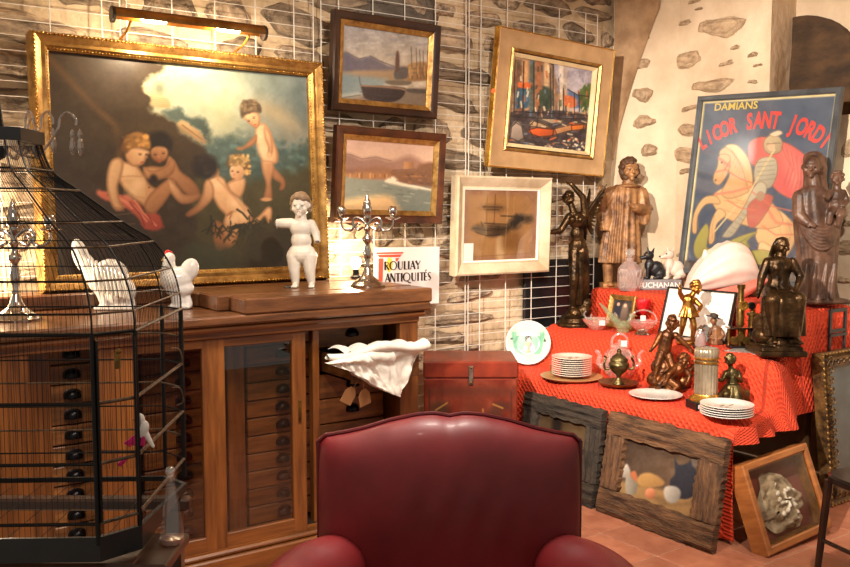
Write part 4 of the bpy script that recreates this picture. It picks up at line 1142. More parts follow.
def hand(g, w, d, s, r, side=1):
    """palm and five fingers from wrist w along d"""
    w = Vector(w); d = Vector(d).normalized(); q = d.orthogonal().normalized(); nrm = d.cross(q)
    pal = w+d*s*.45; g.ell(pal, (s*.42,s*.42,s*.42))
    for i, L in enumerate((.75,.9,.85,.7)):
        b = pal + q*(i-1.5)*s*.22 + d*s*.25; g.cap(b, b+d*s*L*.5+nrm*s*.12, r, r*.85, 6); g.cap(b+d*s*L*.5+nrm*s*.12, b+d*s*L*.75+nrm*s*.32, r*.85, r*.7, 6)
    g.cap(w+q*side*s*.3+d*s*.2, w+q*side*s*.6+d*s*.55+nrm*s*.2, r*1.1, r*.8, 6)
def foot(g, a, d, L, r):
    a = Vector(a); d = Vector(d).normalized(); g.cap(a-d*L*.2+Vector((0,0,-r*.2)), a+d*L*.7+Vector((0,0,-r*.35)), r, r*.75, 8)
    sd = d.cross(Vector((0,0,1)))
    for i in range(4): p = a+d*L*.75+sd*(i-1.5)*r*.45+Vector((0,0,-r*.5)); g.cap(p, p+d*L*.2, r*.34, r*.28, 6)

loc = Vector((1.80, 3.62, 1.155)); f, k = px_local(302, 291, loc)
put = thing('putto_statue', 'pale armless putto statue with curly hair standing before the gilt painting', 'statue', loc, YAW)
g = G()
at = head_sculpt(g, f(303,208), 10.8*k, (-.1,-1,-.05))
g.cap(f(303,216), f(303,222), 5.2*k, 6*k); g.ell(f(303,231), (11.5*k,8*k,10*k)); g.ell(f(303,243), (10.5*k,8.5*k,10*k)); g.ell(f(303.5,256), (14*k,10*k,10.5*k))
g.cap(f(293,226), f(283,226,-1*k), 5.4*k, 5.0*k); g.lathe([(1e-5,0),(5*k,0),(5*k,1*k),(1e-5,1*k)], 12, Matrix.Translation(f(278.5,226.5,-1*k)) @ Matrix.Rotation(PI/2,4,'Y'))
g.cap(f(313,227), f(318,236,-1*k), 5.2*k, 4.2*k); g.cap(f(318,236,-1*k), f(319.5,243,-3*k), 4.2*k, 3.4*k)
for s, hx, kx, ax in ((-1,296,296,297), (1,311,311.5,313)):
    g.cap(f(hx,259), f(kx,272,-2*k), 8.4*k, 6*k); g.cap(f(kx,273,-2*k), f(ax,285,-1*k), 5.8*k, 4.0*k); g.ell(f(kx,278,0), (5.2*k,5.2*k,6*k)); foot(g, f(ax,287.6,-2*k), (.1*s,-1,0), 8*k, 3.4*k)
g.ell(f(298,262,6*k), 8*k); g.ell(f(309,262,6*k), 8*k)
PUT = mat('worn_white_gesso', (226,216,200), (196,186,172), 9, .45, bump=.15, bscale=40)
obj('body', remesh(g, .0035, 4), PUT, put)
g = G(); hair_cap(g, at, 10.8*k, .24, 170, -.45, 4); obj('hair', remesh(g, .0042, 1), mat('grey_brown_hair', (150,122,92), (104,82,60), 16, .6), put)
for s in (-1, 1):
    obj('eye', G().ell(at(s*.33,.85,-.02), (1.3*k,.7*k,.6*k)), mat('painted_eye', (52,40,32), None, rough=.3), put)
obj('lips', G().ell(at(0,.90,-.55), (1.9*k,.7*k,.6*k)), mat('painted_lip', (178,96,80), None, rough=.5), put)
for i, p in enumerate(((278,226.5,-1*k),(319.7,244,-3.4*k))):
    obj('broken_stump', G().ell(f(*p), (1.2*k if i == 0 else 2.6*k, 3.4*k, 3.6*k if i == 0 else 1.6*k)), mat('broken_core', (120,112,110), (70,66,66), 20, .8), put)
obj('stand', G().cbox(-16*k,-9*k,-5*k,3*k,0,2*k,.004), BLACKP, put)
# small accent lamp glowing behind the candelabra, and its twin beyond the painting's left edge
for i, (p, lab, e) in enumerate((((2.30, 3.98, 1.155), 'small lit accent lamp behind the silver candelabra base', 7.0), ((.42, 3.93, 1.155), 'small lit accent lamp beyond the left end of the gilt painting', 26.0))):
    t = thing('accent_lamp', lab, 'lamp', p, 0, 'small accent lamps on the cabinet')
    obj('socket', G().lathe([(1e-5,0),(.03,0),(.03,.01),(.016,.02),(.016,.05),(1e-5,.05)], 18), BLACKP, t)
    obj('bulb', G().lathe([(.012,.048),(.016,.056),(.028,.075),(.030,.09),(.024,.106),(.01,.114),(1e-5,.115)], 18), mat('lit_accent_bulb', (255,226,180), None, emit=14), t, smooth=60)
    l = bpy.data.lights.new('accent_light', 'POINT'); l.energy = e; l.color = (1,.80,.56); l.shadow_soft_size = .03
    lo = bpy.data.objects.new('accent_light', l); COL.objects.link(lo); lo.parent = t; lo.location = (0, .02, .16)
# ------------------------------------------------------------------ bird cage
cg0 = cl(-1.055, 2.06, 0)
cage = thing('bird_cage', 'large black wire bird cage with pagoda roof, in front of the cabinet', 'bird cage', cg0 + Vector((0,0,.80)), YAW+R(2.5))
HX, HY, CH = .422, .28, .068
def ringpts(s, z):
    a, b, c = HX*s, HY*s, CH*s
    return [(-a+c,-b,z),(a-c,-b,z),(a,-b+c,z),(a,b-c,z),(a-c,b,z),(-a+c,b,z),(-a,b-c,z),(-a,-b+c,z)]
ZB = .80
def bar(name, a, b, r, m, par=None): return obj(name, G().tube([a, b], r, 8), m, par or cage)
# tray and body hoops
obj('tray', G().prism([(p[0]*1.02, p[1]*1.02) for p in ringpts(1, 0)], 0, -.05), BLACKP, cage, (0,0,-.03), (R(90),0,0)) if False else None
def plate(s, z0, z1):
    g = G(); A_ = ringpts(s, z0); B_ = ringpts(s, z1); n = 8
    g.add(A_+B_, [tuple(range(n-1,-1,-1)), tuple(range(n,2*n))] + [(i,(i+1) % n, n+(i+1) % n, n+i) for i in range(n)])
    return g
g = G(); A_ = ringpts(1.012, -.035); B_ = [(x, y, .018 if i in (0,1,2,7) else -.022) for i, (x, y, z_) in enumerate(ringpts(1.012, 0))]; A2 = ringpts(.985, -.035); B2 = [(x, y, .018 if i in (0,1,2,7) else -.022) for i, (x, y, z_) in enumerate(ringpts(.985, 0))]
g.add(A_+B_+A2+B2, [f_ for i in range(8) for j in [(i+1) % 8] for f_ in ((i,j,8+j,8+i),(16+j,16+i,24+i,24+j),(8+i,8+j,24+j,24+i),(j,i,16+i,16+j))])
obj('tray_rim', g, BLACKP, cage, smooth=20)
g = G()
for i in range(12): x = -HX+.02+i*(2*HX-.04)/11; g.tube([(x,-HY+.03,-.03),(x,HY-.03,-.03)], .0012, 4)
stuff(obj('floor_wires', g, BLACK, cage, smooth=0))
lv = [.018, .046, .174, .302, .447]
for z_ in lv[1:]:
    R_ = ringpts(1.0, z_)
    for i in range(8):
        m = BLACK if (z_ > .44 and i in (0, 1)) else AGEDM if i in (1, 2) else BLACK
        bar('hoop_bar', R_[i], R_[(i+1) % 8], .0040 if i < 3 else .0022, m)
for z_ in (.11, .24, .375):
    R_ = ringpts(.985, z_)
    for i in (3, 4, 5): bar('cross_bar', R_[i], R_[(i+1) % 8], .0026, AGEDM)
R0 = ringpts(1, 0); R1 = ringpts(1, .447)
for i in range(8): bar('corner_post', R0[i], R1[i], .0055, BLACK)
# pagoda roof
prof = [(1.0,.447),(.995,.49),(.955,.557),(.86,.626),(.70,.677),(.49,.753),(.36,.80),(.31,.867)]
def prof_at(t):
    s = t*(len(prof)-1); i = min(int(s), len(prof)-2)
    pts = [prof[max(0,i-1)], prof[i], prof[i+1], prof[min(len(prof)-1,i+2)]]; u = s-i
    cr = lambda a,b,c,d: .5*((2*b)+(-a+c)*u+(2*a-5*b+4*c-d)*u*u+(-a+3*b-3*c+d)*u**3)
    return cr(*[p[0] for p in pts]), cr(*[p[1] for p in pts])
for s, z_ in prof[1:-1]:
    R_ = ringpts(s, z_)
    for i in range(8): bar('roof_hoop', R_[i], R_[(i+1) % 8], .0024 if i < 3 else .0014, BLACK if i == 0 else AGEDM if i in (1, 2) else BLACK)
for i in range(8):
    obj('roof_rib', G().tube([ringpts(*prof_at(t/24))[i] for t in range(25)], .0022, 6), BLACK, cage)
obj('crown_plate', plate(.33, .862, .892), BLACKP, cage, smooth=20)
obj('finial', G().lathe([(.05,.892),(.02,.905),(.014,.93),(.03,.95),(.05,.975),(.055,1.0),(.045,1.03),(.02,1.05),(.008,1.08),(1e-5,1.10)], 20), BLACKP, cage, smooth=60)
# the fine upright wires, too many to pick apart
gw = G(); wr_ = .00055
for i in range(8):
    a = Vector(R0[i]); b = Vector(R0[(i+1) % 8]); n = max(2, int((b-a).length/.0115))
    for k in range(1, n):
        t = k/n
        if i == 1 and False: continue
        p = a.lerp(b, t); gw.tube([p, p+Vector((0,0,.447))], wr_, 3)
stuff(obj('body_wires', gw, BLACK, cage, smooth=0, fix=False))
gw = G()
for i in range(8):
    n = max(2, int((Vector(R0[(i+1) % 8])-Vector(R0[i])).length/.0125))
    for k in range(1, n):
        t = k/n; pts = []
        for q_ in range(17):
            rr = ringpts(*prof_at(q_/16)); pts.append(Vector(rr[i]).lerp(Vector(rr[(i+1) % 8]), t))
        gw.tube(pts, wr_, 3)
stuff(obj('roof_wires', gw, BLACK, cage, smooth=0, fix=False))
# door on the corner face
dA, dB = Vector(R0[1]), Vector(R0[2])
def onface(t, z_, off=-.006): p = dA.lerp(dB, t); n = Vector((1,-1,0)).normalized(); return (p.x+n.x*-off, p.y+n.y*-off, z_)
dr = obj('cage_door', G().tube([onface(.06,.05),onface(.94,.05),onface(.94,.435),onface(.06,.435)], .003, 6, True), BLACK, cage)
obj('latch', G().cbox(-.006,.006,-.004,.004,-.018,.018,.002).ell((0,-.006,.02),.006), BRASS, dr, onface(.5,.39,-.012), (0,0,R(45)))
for z_ in (.32, .22):
    obj('wire_hook', G().tube(smoothpts([(HX+.001,.10,z_+.04),(HX+.018,.11,z_+.035),(HX+.022,.12,z_),(HX+.006,.12,z_-.01)], 5), .0018, 6), AGEDM, cage)
# stand that carries the cage
st = thing('cage_stand', 'dark wooden stand under the bird cage', 'stand', cg0, YAW)
obj('top', G().cbox(-.44,.44,-.26,-.22,.725,.757,.006).cbox(-.44,.44,.16,.20,.725,.757,.006).cbox(.38,.505,-.26,-.07,.73,.755,.004).cbox(-.44,-.38,-.26,.2,.73,.755,.004), BRW, st)
for sx in (-1, 1):
    for sy in (-1, 1): obj('leg', G().cbox(sx*.40-.02,sx*.40+.02,sy*.2-.05,sy*.2-.01,0,.725,.004), BRW, st)
# pink and white toy bird on a perch in the cage
tb = thing('toy_bird', 'small white and pink toy bird perched inside the cage', 'toy bird', cl(-.625, 1.90, 1.0), YAW)
g = G().ell((0,0,.02),(.014,.013,.024),(0,R(25),0)).ell((-.004,0,.046),(.011,.011,.013)).cap((.008,0,.012),(.024,0,-.016),.008,.004); obj('body', remesh(g,.002,3), WHITE, tb)
PK = mat('hot_pink_feather', (226,30,120), (190,20,96), 30, .7)
g = G()
for i in range(9): g.cap((-.012+.002*i,-.004,.008),(-.035+.005*i,-.008,-.006-.003*(i % 3)),.005,.003)
obj('wing', g, PK, tb); obj('beak', G().cap((-.014,0,.046),(-.022,0,.043),.003,.001), GOLD, tb)
obj('dropped_feather', G().cap((-.05,0,-.055),(-.036,0,-.045),.006,.003).cap((-.046,0,-.05),(-.05,0,-.038),.003,.002), PK, tb)
obj('perch', G().tube([(-.10,0,-.028),(.018,0,-.028)], .004, 8), BRW, tb)
# conical glass bottle beside the cage
gl = thing('glass_bottle', 'clear conical glass bottle with a ball stopper beside the cage', 'bottle', cl(-.572, 1.925, .757), YAW)
obj('body', G().lathe([(1e-5,.004),(.024,.002),(.027,.010),(.025,.03),(.017,.09),(.010,.135),(.0085,.15),(.012,.153)], 24), glass('thin_clear_glass', (250,246,242), .04, .06, .05), gl, smooth=60)
obj('thick_base', G().lathe([(1e-5,.0),(.025,0),(.0255,.012),(1e-5,.016)], 24), glass('frosted_glass', (230,206,194), .1, .12, .12), gl, smooth=60)
obj('stopper', G().ell((0,0,.164),.0115).cap((0,0,.145),(0,0,.156),.006), CRYSTAL, gl)
# crystal chandelier hanging over the left end of the cabinet
cdl = thing('crystal_chandelier', 'small glass chandelier with hanging crystal drops above the cage', 'chandelier', cl(-1.33, 2.75, 1.72), YAW)
obj('hub', G().lathe([(1e-5,-.06),(.02,-.05),(.035,0),(.02,.05),(.012,.12),(.012,.9),(1e-5,.9)], 18), BLACK, cdl)
obj('canopy', G().lathe([(.012,.9),(.06,1.2),(.06,1.30)], 18), BLACK, cdl)
GD = glass('smoky_crystal', (190,176,164), .05, .2, .15)
for j, (ang, L, dz) in enumerate(((0,.245,.0),(-.5,.17,-.005),(.45,.16,.01),(2.4,.22,0),(-2.5,.22,0),(1.4,.2,0))):
    c_, s_ = math.cos(ang), math.sin(ang); P_ = lambda r, z_: (r*c_, r*s_, z_+dz)
    a = obj('arm', G().tube(smoothpts([P_(.02,0),P_(L*.45,-.05),P_(L*.75,.03),P_(L*.8,.07),P_(L*.9,.09),P_(L,.07),P_(L,.05)], 5), .004, 6), GD, cdl)
    for q_ in ((-.012,.012) if j in (0, 3) else (0,)):
        p = P_(L, .04); x = p[0]+q_
        obj('crystal_drop', G().lathe([(1e-5,.0),(.006,-.008),(.0085,-.02),(.004,-.032),(.009,-.04),(.011,-.06),(.006,-.078),(1e-5,-.084)], 6, Matrix.Translation((x,p[1],p[2]))), GD, a, smooth=0)
        obj('cap', G().lathe([(1e-5,.004),(.007,.002),(.007,-.004),(1e-5,-.006)], 8, Matrix.Translation((x,p[1],p[2]-.034))), SILVER, a)

# ------------------------------------------------------------------ dark wooden chair and carved frame at the right
chr_ = thing('wooden_chair', 'dark wooden chair with a black round-edged seat beside the carved frame', 'chair', (3.345, 1.70, 0), YAW+R(-70))
DW = mat('dark_chair_wood', (58,32,20), (34,19,12), 9, .35, coat=.2, stretch=(3,3,1))
seatp = [(.19*math.copysign(abs(math.cos(a))**.6, math.cos(a)), .19*math.copysign(abs(math.sin(a))**.6, math.sin(a))) for a in [2*PI*i/28 for i in range(28)]]
g = G(); vs = []; n = 28
for sc, z_ in ((.93,.44),(1,.448),(1,.468),(.95,.476)): vs += [(x*sc, y*sc, z_) for x, y in seatp]
fs = [(r_*n+i, r_*n+(i+1) % n, (r_+1)*n+(i+1) % n, (r_+1)*n+i) for r_ in range(3) for i in range(n)] + [tuple(range(n-1,-1,-1)), tuple(range(3*n,4*n))]
g.add(vs, fs); obj('seat', g, mat('black_seat_leather', (24,23,24), (14,14,15), 12, .3), chr_)
for sx in (-1, 1):
    for sy in (-1, 1): obj('leg', G().tube([(sx*.15,sy*.15,.445),(sx*.175,sy*.175,0)], [.017,.012], 10), DW, chr_)
    obj('back_post', G().tube(smoothpts([(sx*.15,.165,.44),(sx*.155,.185,.60),(sx*.15,.215,.90)], 5), .014, 10), DW, chr_)
for z_ in (.64, .74, .86): obj('back_slat', G().cbox(-.15,.15,.185+.1*(z_-.6),.20+.1*(z_-.6),z_-.02,z_+.02,.004), DW, chr_)
for sy in (-1, 1): obj('stretcher', G().tube([(-.165,sy*.165,.2),(.165,sy*.165,.2)], .009, 8), DW, chr_)
CARV = mat('dark_gilt_carving', (120,88,48), (52,34,20), 22, .4, metal=.45, bump=.5, bscale=50)
Mp = Paint([(0,0),(100,0),(100,120),(0,120)], 40, 48); Mp.grad((0,0),(92,112,124),(100,120),(40,40,44)); Mp.mottle(40, 18, 3)
cf = picture('carved_frame', 'dark carved and gilded frame leaning against the end of the red table', 'frame', (4.48, 2.44, 0), (R(-6), 0, R(1)), .62, .785,
             [(0,.03),(0,-.02),(.012,-.03),(.03,-.018),(.055,-.034),(.075,-.02),(.09,-.004),(.09,.02)], CARV, Mp, .085, .01)
g = G(); random.seed(9)
for k_ in range(26):
    for s in (-1, 1): g.ell((s*(.31-.008), -.03, .02+k_*.0298), (.006,.005,.009), nu=6, nv=4)
    if k_ < 20:
        for z_ in (.008, .777): g.ell((-.3+k_*.0315, -.03, z_), (.009,.005,.006), nu=6, nv=4)
stuff(obj('bead_moulding', g, GOLD, cf, smooth=60))
g = G()
for k_ in range(14):
    for s in (-1, 1):
        z_ = .06+k_*.053; x = s*(.31-.052)
        g.tube(smoothpts([(x-.018,-.03,z_-.02),(x+.014,-.042,z_-.01),(x+.012,-.042,z_+.014),(x-.008,-.04,z_+.012),(x-.004,-.038,z_)], 4), .005, 6)
    if 0 < k_ < 11:
        for z0 in (.052, .733):
            x = -.31+k_*.0565; g.tube(smoothpts([(x-.02,-.03,z0-.016),(x-.01,-.042,z0+.014),(x+.014,-.042,z0+.012),(x+.012,-.04,z0-.008)], 4), .005, 6)
stuff(obj('leaf_scrolls', g, CARV, cf, smooth=60))
# ------------------------------------------------------------------ tiered table under the red honeycomb cloth
ZL, ZM_, ZU = .57, .79, 1.01
XF, XM, XU, XW = 3.30, 3.76, 4.12, 4.66
YL, YR = 4.07, 2.42
def red_cloth_mat():
    m = bpy.data.materials.new('red_honeycomb_cloth'); m.use_nodes = True; nt = m.node_tree; N = nt.nodes; Lk = nt.links; p = N['Principled BSDF']
    uv = N.new('ShaderNodeUVMap'); sep = N.new('ShaderNodeSeparateXYZ'); Lk.new(uv.outputs[0], sep.inputs[0])
    def sn(src, f):
        mu = N.new('ShaderNodeMath'); mu.operation = 'MULTIPLY'; mu.inputs[1].default_value = f; Lk.new(src, mu.inputs[0])
        si = N.new('ShaderNodeMath'); si.operation = 'SINE'; Lk.new(mu.outputs[0], si.inputs[0]); return si.outputs[0]
    ad = N.new('ShaderNodeMath'); ad.operation = 'ADD'; Lk.new(sep.outputs[0], ad.inputs[0]); Lk.new(sep.outputs[1], ad.inputs[1])
    sb = N.new('ShaderNodeMath'); sb.operation = 'SUBTRACT'; Lk.new(sep.outputs[0], sb.inputs[0]); Lk.new(sep.outputs[1], sb.inputs[1])
    F = 2*PI/.036
    pr = N.new('ShaderNodeMath'); pr.operation = 'MULTIPLY'; Lk.new(sn(ad.outputs[0], F*.5), pr.inputs[0]); Lk.new(sn(sb.outputs[0], F*.5), pr.inputs[1])
    ab = N.new('ShaderNodeMath'); ab.operation = 'ABSOLUTE'; Lk.new(pr.outputs[0], ab.inputs[0])
    bp = N.new('ShaderNodeBump'); bp.inputs['Strength'].default_value = 1.0; bp.inputs['Distance'].default_value = .007
    Lk.new(ab.outputs[0], bp.inputs['Height']); Lk.new(bp.outputs['Normal'], p.inputs['Normal'])
    nz = N.new('ShaderNodeTexNoise'); nz.inputs['Scale'].default_value = 5; rp = N.new('ShaderNodeValToRGB')
    rp.color_ramp.elements[0].color = (*srgb((204,54,24)), 1); rp.color_ramp.elements[1].color = (*srgb((222,72,34)), 1)
    Lk.new(nz.outputs[0], rp.inputs[0]); Lk.new(rp.outputs[0], p.inputs['Base Color'])
    p.inputs['Roughness'].default_value = .85; p.inputs['Sheen Weight'].default_value = 0.0
    return m
def tier_profile(Y):
    """x,z section of the cloth from the front hem over the three tiers to the wall"""
    a = min(1, max(0, (Y-3.15)/.9)); foot = lerp(XM-.03, XM-.20, a)
    pts = [(XF+.015,.02),(XF,.2),(XF-.004,.42),(XF,ZL-.035),(XF+.012,ZL-.010),(XF+.04,ZL),(foot-.05,ZL),(foot-.01,ZL+.008),
           (lerp(foot,XM,.3),lerp(ZL,ZM_,.3)),(lerp(foot,XM,.8),lerp(ZL,ZM_,.86)),(XM+.02,ZM_-.004),(XM+.05,ZM_),(XU-.03,ZM_),(XU-.005,ZM_+.012),(XU,ZM_+.08),(XU+.002,ZU-.03),(XU+.014,ZU-.006),(XU+.04,ZU),(min(XW, 4.42+(4.2-Y)*.875-.05),ZU)]
    out = []
    for (x0, z0), (x1, z1) in zip(pts[:-1], pts[1:]):
        n = max(1, int(math.hypot(x1-x0, z1-z0)/.02))
        for k in range(n): out.append((lerp(x0, x1, k/n), lerp(z0, z1, k/n)))
    return pts, out
def resample(Y, M=110):
    pts, o = tier_profile(Y); o = np.array(o + [pts[-1]])
    d = np.concatenate([[0], np.cumsum(np.hypot(*np.diff(o, axis=0).T))]); t = np.linspace(0, d[-1], M)
    return np.interp(t, d, o[:,0]), np.interp(t, d, o[:,1]), t
rows_ = []; uvs = []
NY = 110; M_ = 130
for j in range(NY):
    Y0 = lerp(YL, YR, j/(NY-1)); xs, zs, t = resample(Y0, M_); row = []; ur = []
    for i in range(M_):
        x, z_ = xs[i], zs[i]; ye = YR+.23*min(1, max(0, (x-XF-.15)/.6)); Y = lerp(YL, ye, j/(NY-1))
        ed = math.exp(-((Y-ye)/.05)**2)
        fl = fbm(np.array([x*4.0+z_*3]), np.array([Y*4.0]), 7)[0]-.5
        hang = max(0, min(1, (ZL-.05-z_)/.3))
        zz = z_ + .008*fl*(1-hang) - .022*ed*(1-hang)
        xx = x + hang*.016*math.sin(Y*17+1.5*math.sin(Y*5)) - (.012*fl if ZL+.02 < z_ < ZM_-.02 else 0)
        if XM-.2 < x < XM+.08: zz += .012*math.sin(Y*9+x*14)*math.exp(-((x-XM)/.09)**2)
        row.append((xx, Y, zz)); ur.append((t[i], Y))
    rows_.append(row); uvs.append(ur)
# the end of the cloth falls over the right-hand side in soft folds
xs, zs, t = resample(YR, M_)
for q_ in range(1, 22):
    v = q_/21; row = []; ur = []
    for i in range(M_):
        x0, y0_, z0 = rows_[NY-1][i]
        drop = .40 if z0 > .7 else .27
        drop = lerp(.25, .44, min(1, max(0, (x0-XF)/.75)))
        if z0 < ZL-.04: drop *= 0.0
        dz = max(0, z0-.47)*max(0, v-.06)/.94
        yy = y0_ - .05*math.sin(min(1, v*4)*PI/2) - (.03+.09*math.exp(-((x0-3.85)/.22)**2))*v + .02*math.sin(x0*24+2*math.sin(x0*7))*v
        row.append((x0 - (.02*v if z0 < ZL+.02 else 0), yy, max(.02, z0-dz))); ur.append((t[i], YR-drop*v))
    rows_.append(row); uvs.append(ur)
g = G().grid(rows_); me = g.mesh('red_cloth', 180, fix=False)
uvl = me.uv_layers.new(name='UVMap'); flat = [u for r_ in uvs for u in r_]
for lp in me.loops: uvl.data[lp.index].uv = flat[lp.vertex_index]
me.materials.append(red_cloth_mat())
rc = obj('table_cloth', me)
tag(rc, 'bright red honeycomb-weave cloth draped over the three-step display table', 'cloth')
tbl = thing('display_table', 'three-step wooden display table hidden under the red cloth', 'table', (4.0, 3.2, 0))
TW = mat('plain_pine', (150,110,70), (120,84,50), 8, .6, stretch=(1,6,1))
for x0, z1 in ((XF+.04, ZL-.032), (XM+.06, ZM_-.034), (XU+.05, ZU-.034)):
    obj('step_board', G().box(x0-4.0, 4.42-4.0, YR+.24-3.2, YL-.04-3.2, z1-.025, z1), TW, tbl)
for x in (XF+.06, 4.36):
    for y in (YR+.27, YL-.1): obj('leg', G().box(x-4.0-.025, x-4.0+.025, y-3.2-.025, y-3.2+.025, 0, ZL-.057), TW, tbl)
for x, z0, z1 in ((XM+.08, ZL-.032, ZM_-.059), (XU+.08, ZM_-.034, ZU-.059), (4.38, ZM_-.034, ZU-.059), (4.38, ZL-.032, ZM_-.059)):
    obj('riser', G().box(x-4.0-.012, x-4.0+.012, YR+.26-3.2, YL-.08-3.2, z0, z1), TW, tbl)

# ------------------------------------------------------------------ pictures leaning on the table
RUF = mat('worm_eaten_wood', (116,80,50), (52,32,18), 7, .85, bump=1.2, bscale=26, stretch=(1,1,6))
mat('worm_eaten_wood_upright', (116,80,50), (52,32,18), 7, .85, bump=1.2, bscale=26, stretch=(6,1,1))
mat('dark_beam_wood_upright', (64,52,40), (30,24,18), 7, .85, bump=1.2, bscale=24, stretch=(5,1,1))
RUFD = mat('dark_beam_wood', (64,52,40), (30,24,18), 7, .85, bump=1.2, bscale=24, stretch=(1,1,5))
def rough_plank(x0, x1, z0, z1, y0, y1, seed, horiz):
    """hewn board with wavering edges"""
    r = random.Random(seed); n = 26; m = 6; P = []
    for k in range(m+1):
        row = []
        for i in range(n+1):
            u = i/n; v = k/m
            if horiz: x = lerp(x0, x1, u); z_ = lerp(z0, z1, v)
            else: x = lerp(x0, x1, v); z_ = lerp(z0, z1, u)
            e = (k in (0, m)) * .004*math.sin(i*1.7+seed)+(k in (0, m))*r.uniform(-.003, .003)
            if horiz: z_ += e
            else: x += e
            gr_ = .006*math.sin(v*19+seed+.8*math.sin(u*9+seed)) + r.uniform(-.0025, .0025)
            row.append((x, y0+gr_+(.008 if k in (0, m) else 0), z_))
        P.append(row)
    g = G().grid(P); rim = P[0] + [P[k][n] for k in range(1, m+1)] + P[m][-2::-1] + [P[k][0] for k in range(m-1, 0, -1)]
    L = len(rim); g.add(rim + [(a, y1, c) for a, b, c in rim], [(i, (i+1) % L, L+(i+1) % L, L+i) for i in range(L)] + [tuple(range(L, 2*L))])
    return g
def rough_frame(name, label, loc, rot, w, h, wd, m, pt, seed):
    t = thing(name, label, 'painting', loc, rot=rot)
    for i, (a, b, c, d, hz) in enumerate(((-w/2, w/2, 0, wd[0], True), (-w/2, w/2, h-wd[1], h, True), (-w/2, -w/2+wd[2], wd[0]+.002, h-wd[1]-.002, False), (w/2-wd[3], w/2, wd[0]+.002, h-wd[1]-.002, False))):
        obj('plank', rough_plank(a, b, c, d, -.028, .014, seed+i, hz), m if hz else MATS[m.name+'_upright'], t, smooth=40)
    cw = w-wd[2]-wd[3]+.02; ch = h-wd[0]-wd[1]+.02
    o = obj('canvas', pt.mesh('canvas', cw, ch, .006, 0), PAINT, t); o.location = ((-w/2+wd[2]+w/2-wd[3])/2, 0, wd[0]-.01)
    obj('backing_board', G().box(-w/2+.03, w/2-.03, .009, .013, .03, h-.03), mat('backing_card', (92,70,48), None, rough=.8), t)
    return t
zs_ = Zm(620, 410, 3.908)
Fp = Paint(zs_((45,105),(345,180),(312,425),(15,325)), 110, 86)
Fp.grad((640,440), (66,52,42), (690,500), (104,82,62)); Fp.mottle(24, 8, 3)
Fp.poly(zs_((0,270),(60,290),(180,310),(330,350),(330,460),(0,360)), (160,126,82), (132,100,62), soft=2)
Fp.poly(zs_((35,225),(50,215),(65,250),(60,265),(28,262)), (198,190,176), (130,118,104), soft=1)
Fp.poly(zs_((45,265),(75,255),(92,270),(88,325),(60,332),(45,318)), (158,150,134), (112,104,90), (1,0), soft=1)
Fp.poly(zs_((62,250),(80,240),(92,262),(88,282),(70,268)), (170,100,66), soft=1)
Fp.poly(zs_((90,285),(105,255),(140,248),(175,262),(200,285),(180,300),(120,305)), (180,140,84), (140,104,62), soft=1.2)
Fp.poly(zs_((238,190),(255,215),(290,205),(300,190),(310,215),(325,250),(322,300),(300,340),(260,345),(225,310),(222,275),(240,250)), (44,46,54), (34,36,44), soft=1)
Fp.poly(zs_((300,180),(325,185),(320,220),(305,215)), (96,84,74), soft=1)
Fp.poly(zs_((198,315),(212,298),(245,300),(262,320),(255,350),(230,366),(205,352)), (190,182,168), (110,104,96), (1,.4), soft=1)
Fp.ell(*zs_((145,328))[0], 5.2, 5.4, (214,142,104), (150,88,60), soft=.2)
Fp.poly(zs_((160,345),(190,340),(230,368),(300,350),(290,372),(200,372)), (110,84,56), soft=2, alpha=.7)
Fp.mottle(12, 2, 8)
rough_frame('still_life_painting', 'still life with dark jug and cup in a thick rough worm-eaten plank frame', (3.172, 2.709, 0.0), (R(-10.6), 0, TZ+R(.2)), .693, .507, (.125,.115,.115,.14), RUF, Fp, 3)
Gp = Paint([(0,0),(100,0),(100,80),(0,80)], 50, 40); Gp.grad((0,0),(70,54,38),(100,80),(96,76,50)); Gp.mottle(36, 20, 3)
Gp.poly([(30,10),(44,-5),(50,60),(34,70)], (32,26,22), soft=4); Gp.poly([(60,30),(110,40),(110,90),(60,90)], (120,96,60), soft=6, alpha=.7)
rough_frame('dark_plank_painting', 'dark weathered plank frame around a dim landscape, beside the painted chest', (3.175, 3.39, 0.0), (R(-8.5), 0, TZ), .60, .50, (.12,.10,.11,.11), RUFD, Gp, 23)

# shadow box with a folded bonnet
sb = thing('shadow_box', 'shallow wooden shadow box lined in red holding a crumpled lace bonnet', 'shadow box', (3.575, 2.225, .012), rot=(R(-20), R(-3.0), R(.3)))
OAK = mat('light_oak', (168,104,52), (132,76,36), 7, .4, bump=.1, stretch=(1,1,5), coat=.2)
W_, H_ = .50, .40
obj('frame', frame_mesh(W_, H_, [(0,.05),(0,-.03),(.006,-.036),(.028,-.036),(.034,-.03),(.034,.05)]), OAK, sb)
obj('inner_moulding', frame_mesh(W_-.066, H_-.066, [(0,-.022),(.008,-.020),(.008,.03),(0,.03)]), GOLD, sb, (0,0,.033))
obj('lining', G().box(-W_/2+.02,W_/2-.02,.034,.046,.02,H_-.02), mat('dark_red_velvet', (140,40,34), (104,26,24), 9, .9, sheen=.5), sb)
obj('glazing', G().box(-W_/2+.03,W_/2-.03,-.024,-.022,.03,H_-.03), PANE, sb)
LACE = mat('yellowed_lace', (222,212,192), (160,144,120), 16, .8, bump=.7, bscale=40)
out = [(-.15,.12),(-.09,.06),(.02,.055),(.09,.05),(.12,.11),(.16,.18),(.10,.26),(.03,.31),(-.06,.33),(-.11,.27),(-.16,.2)]
N_ = 34; P = []
sm = smoothpts(out, 6, True)
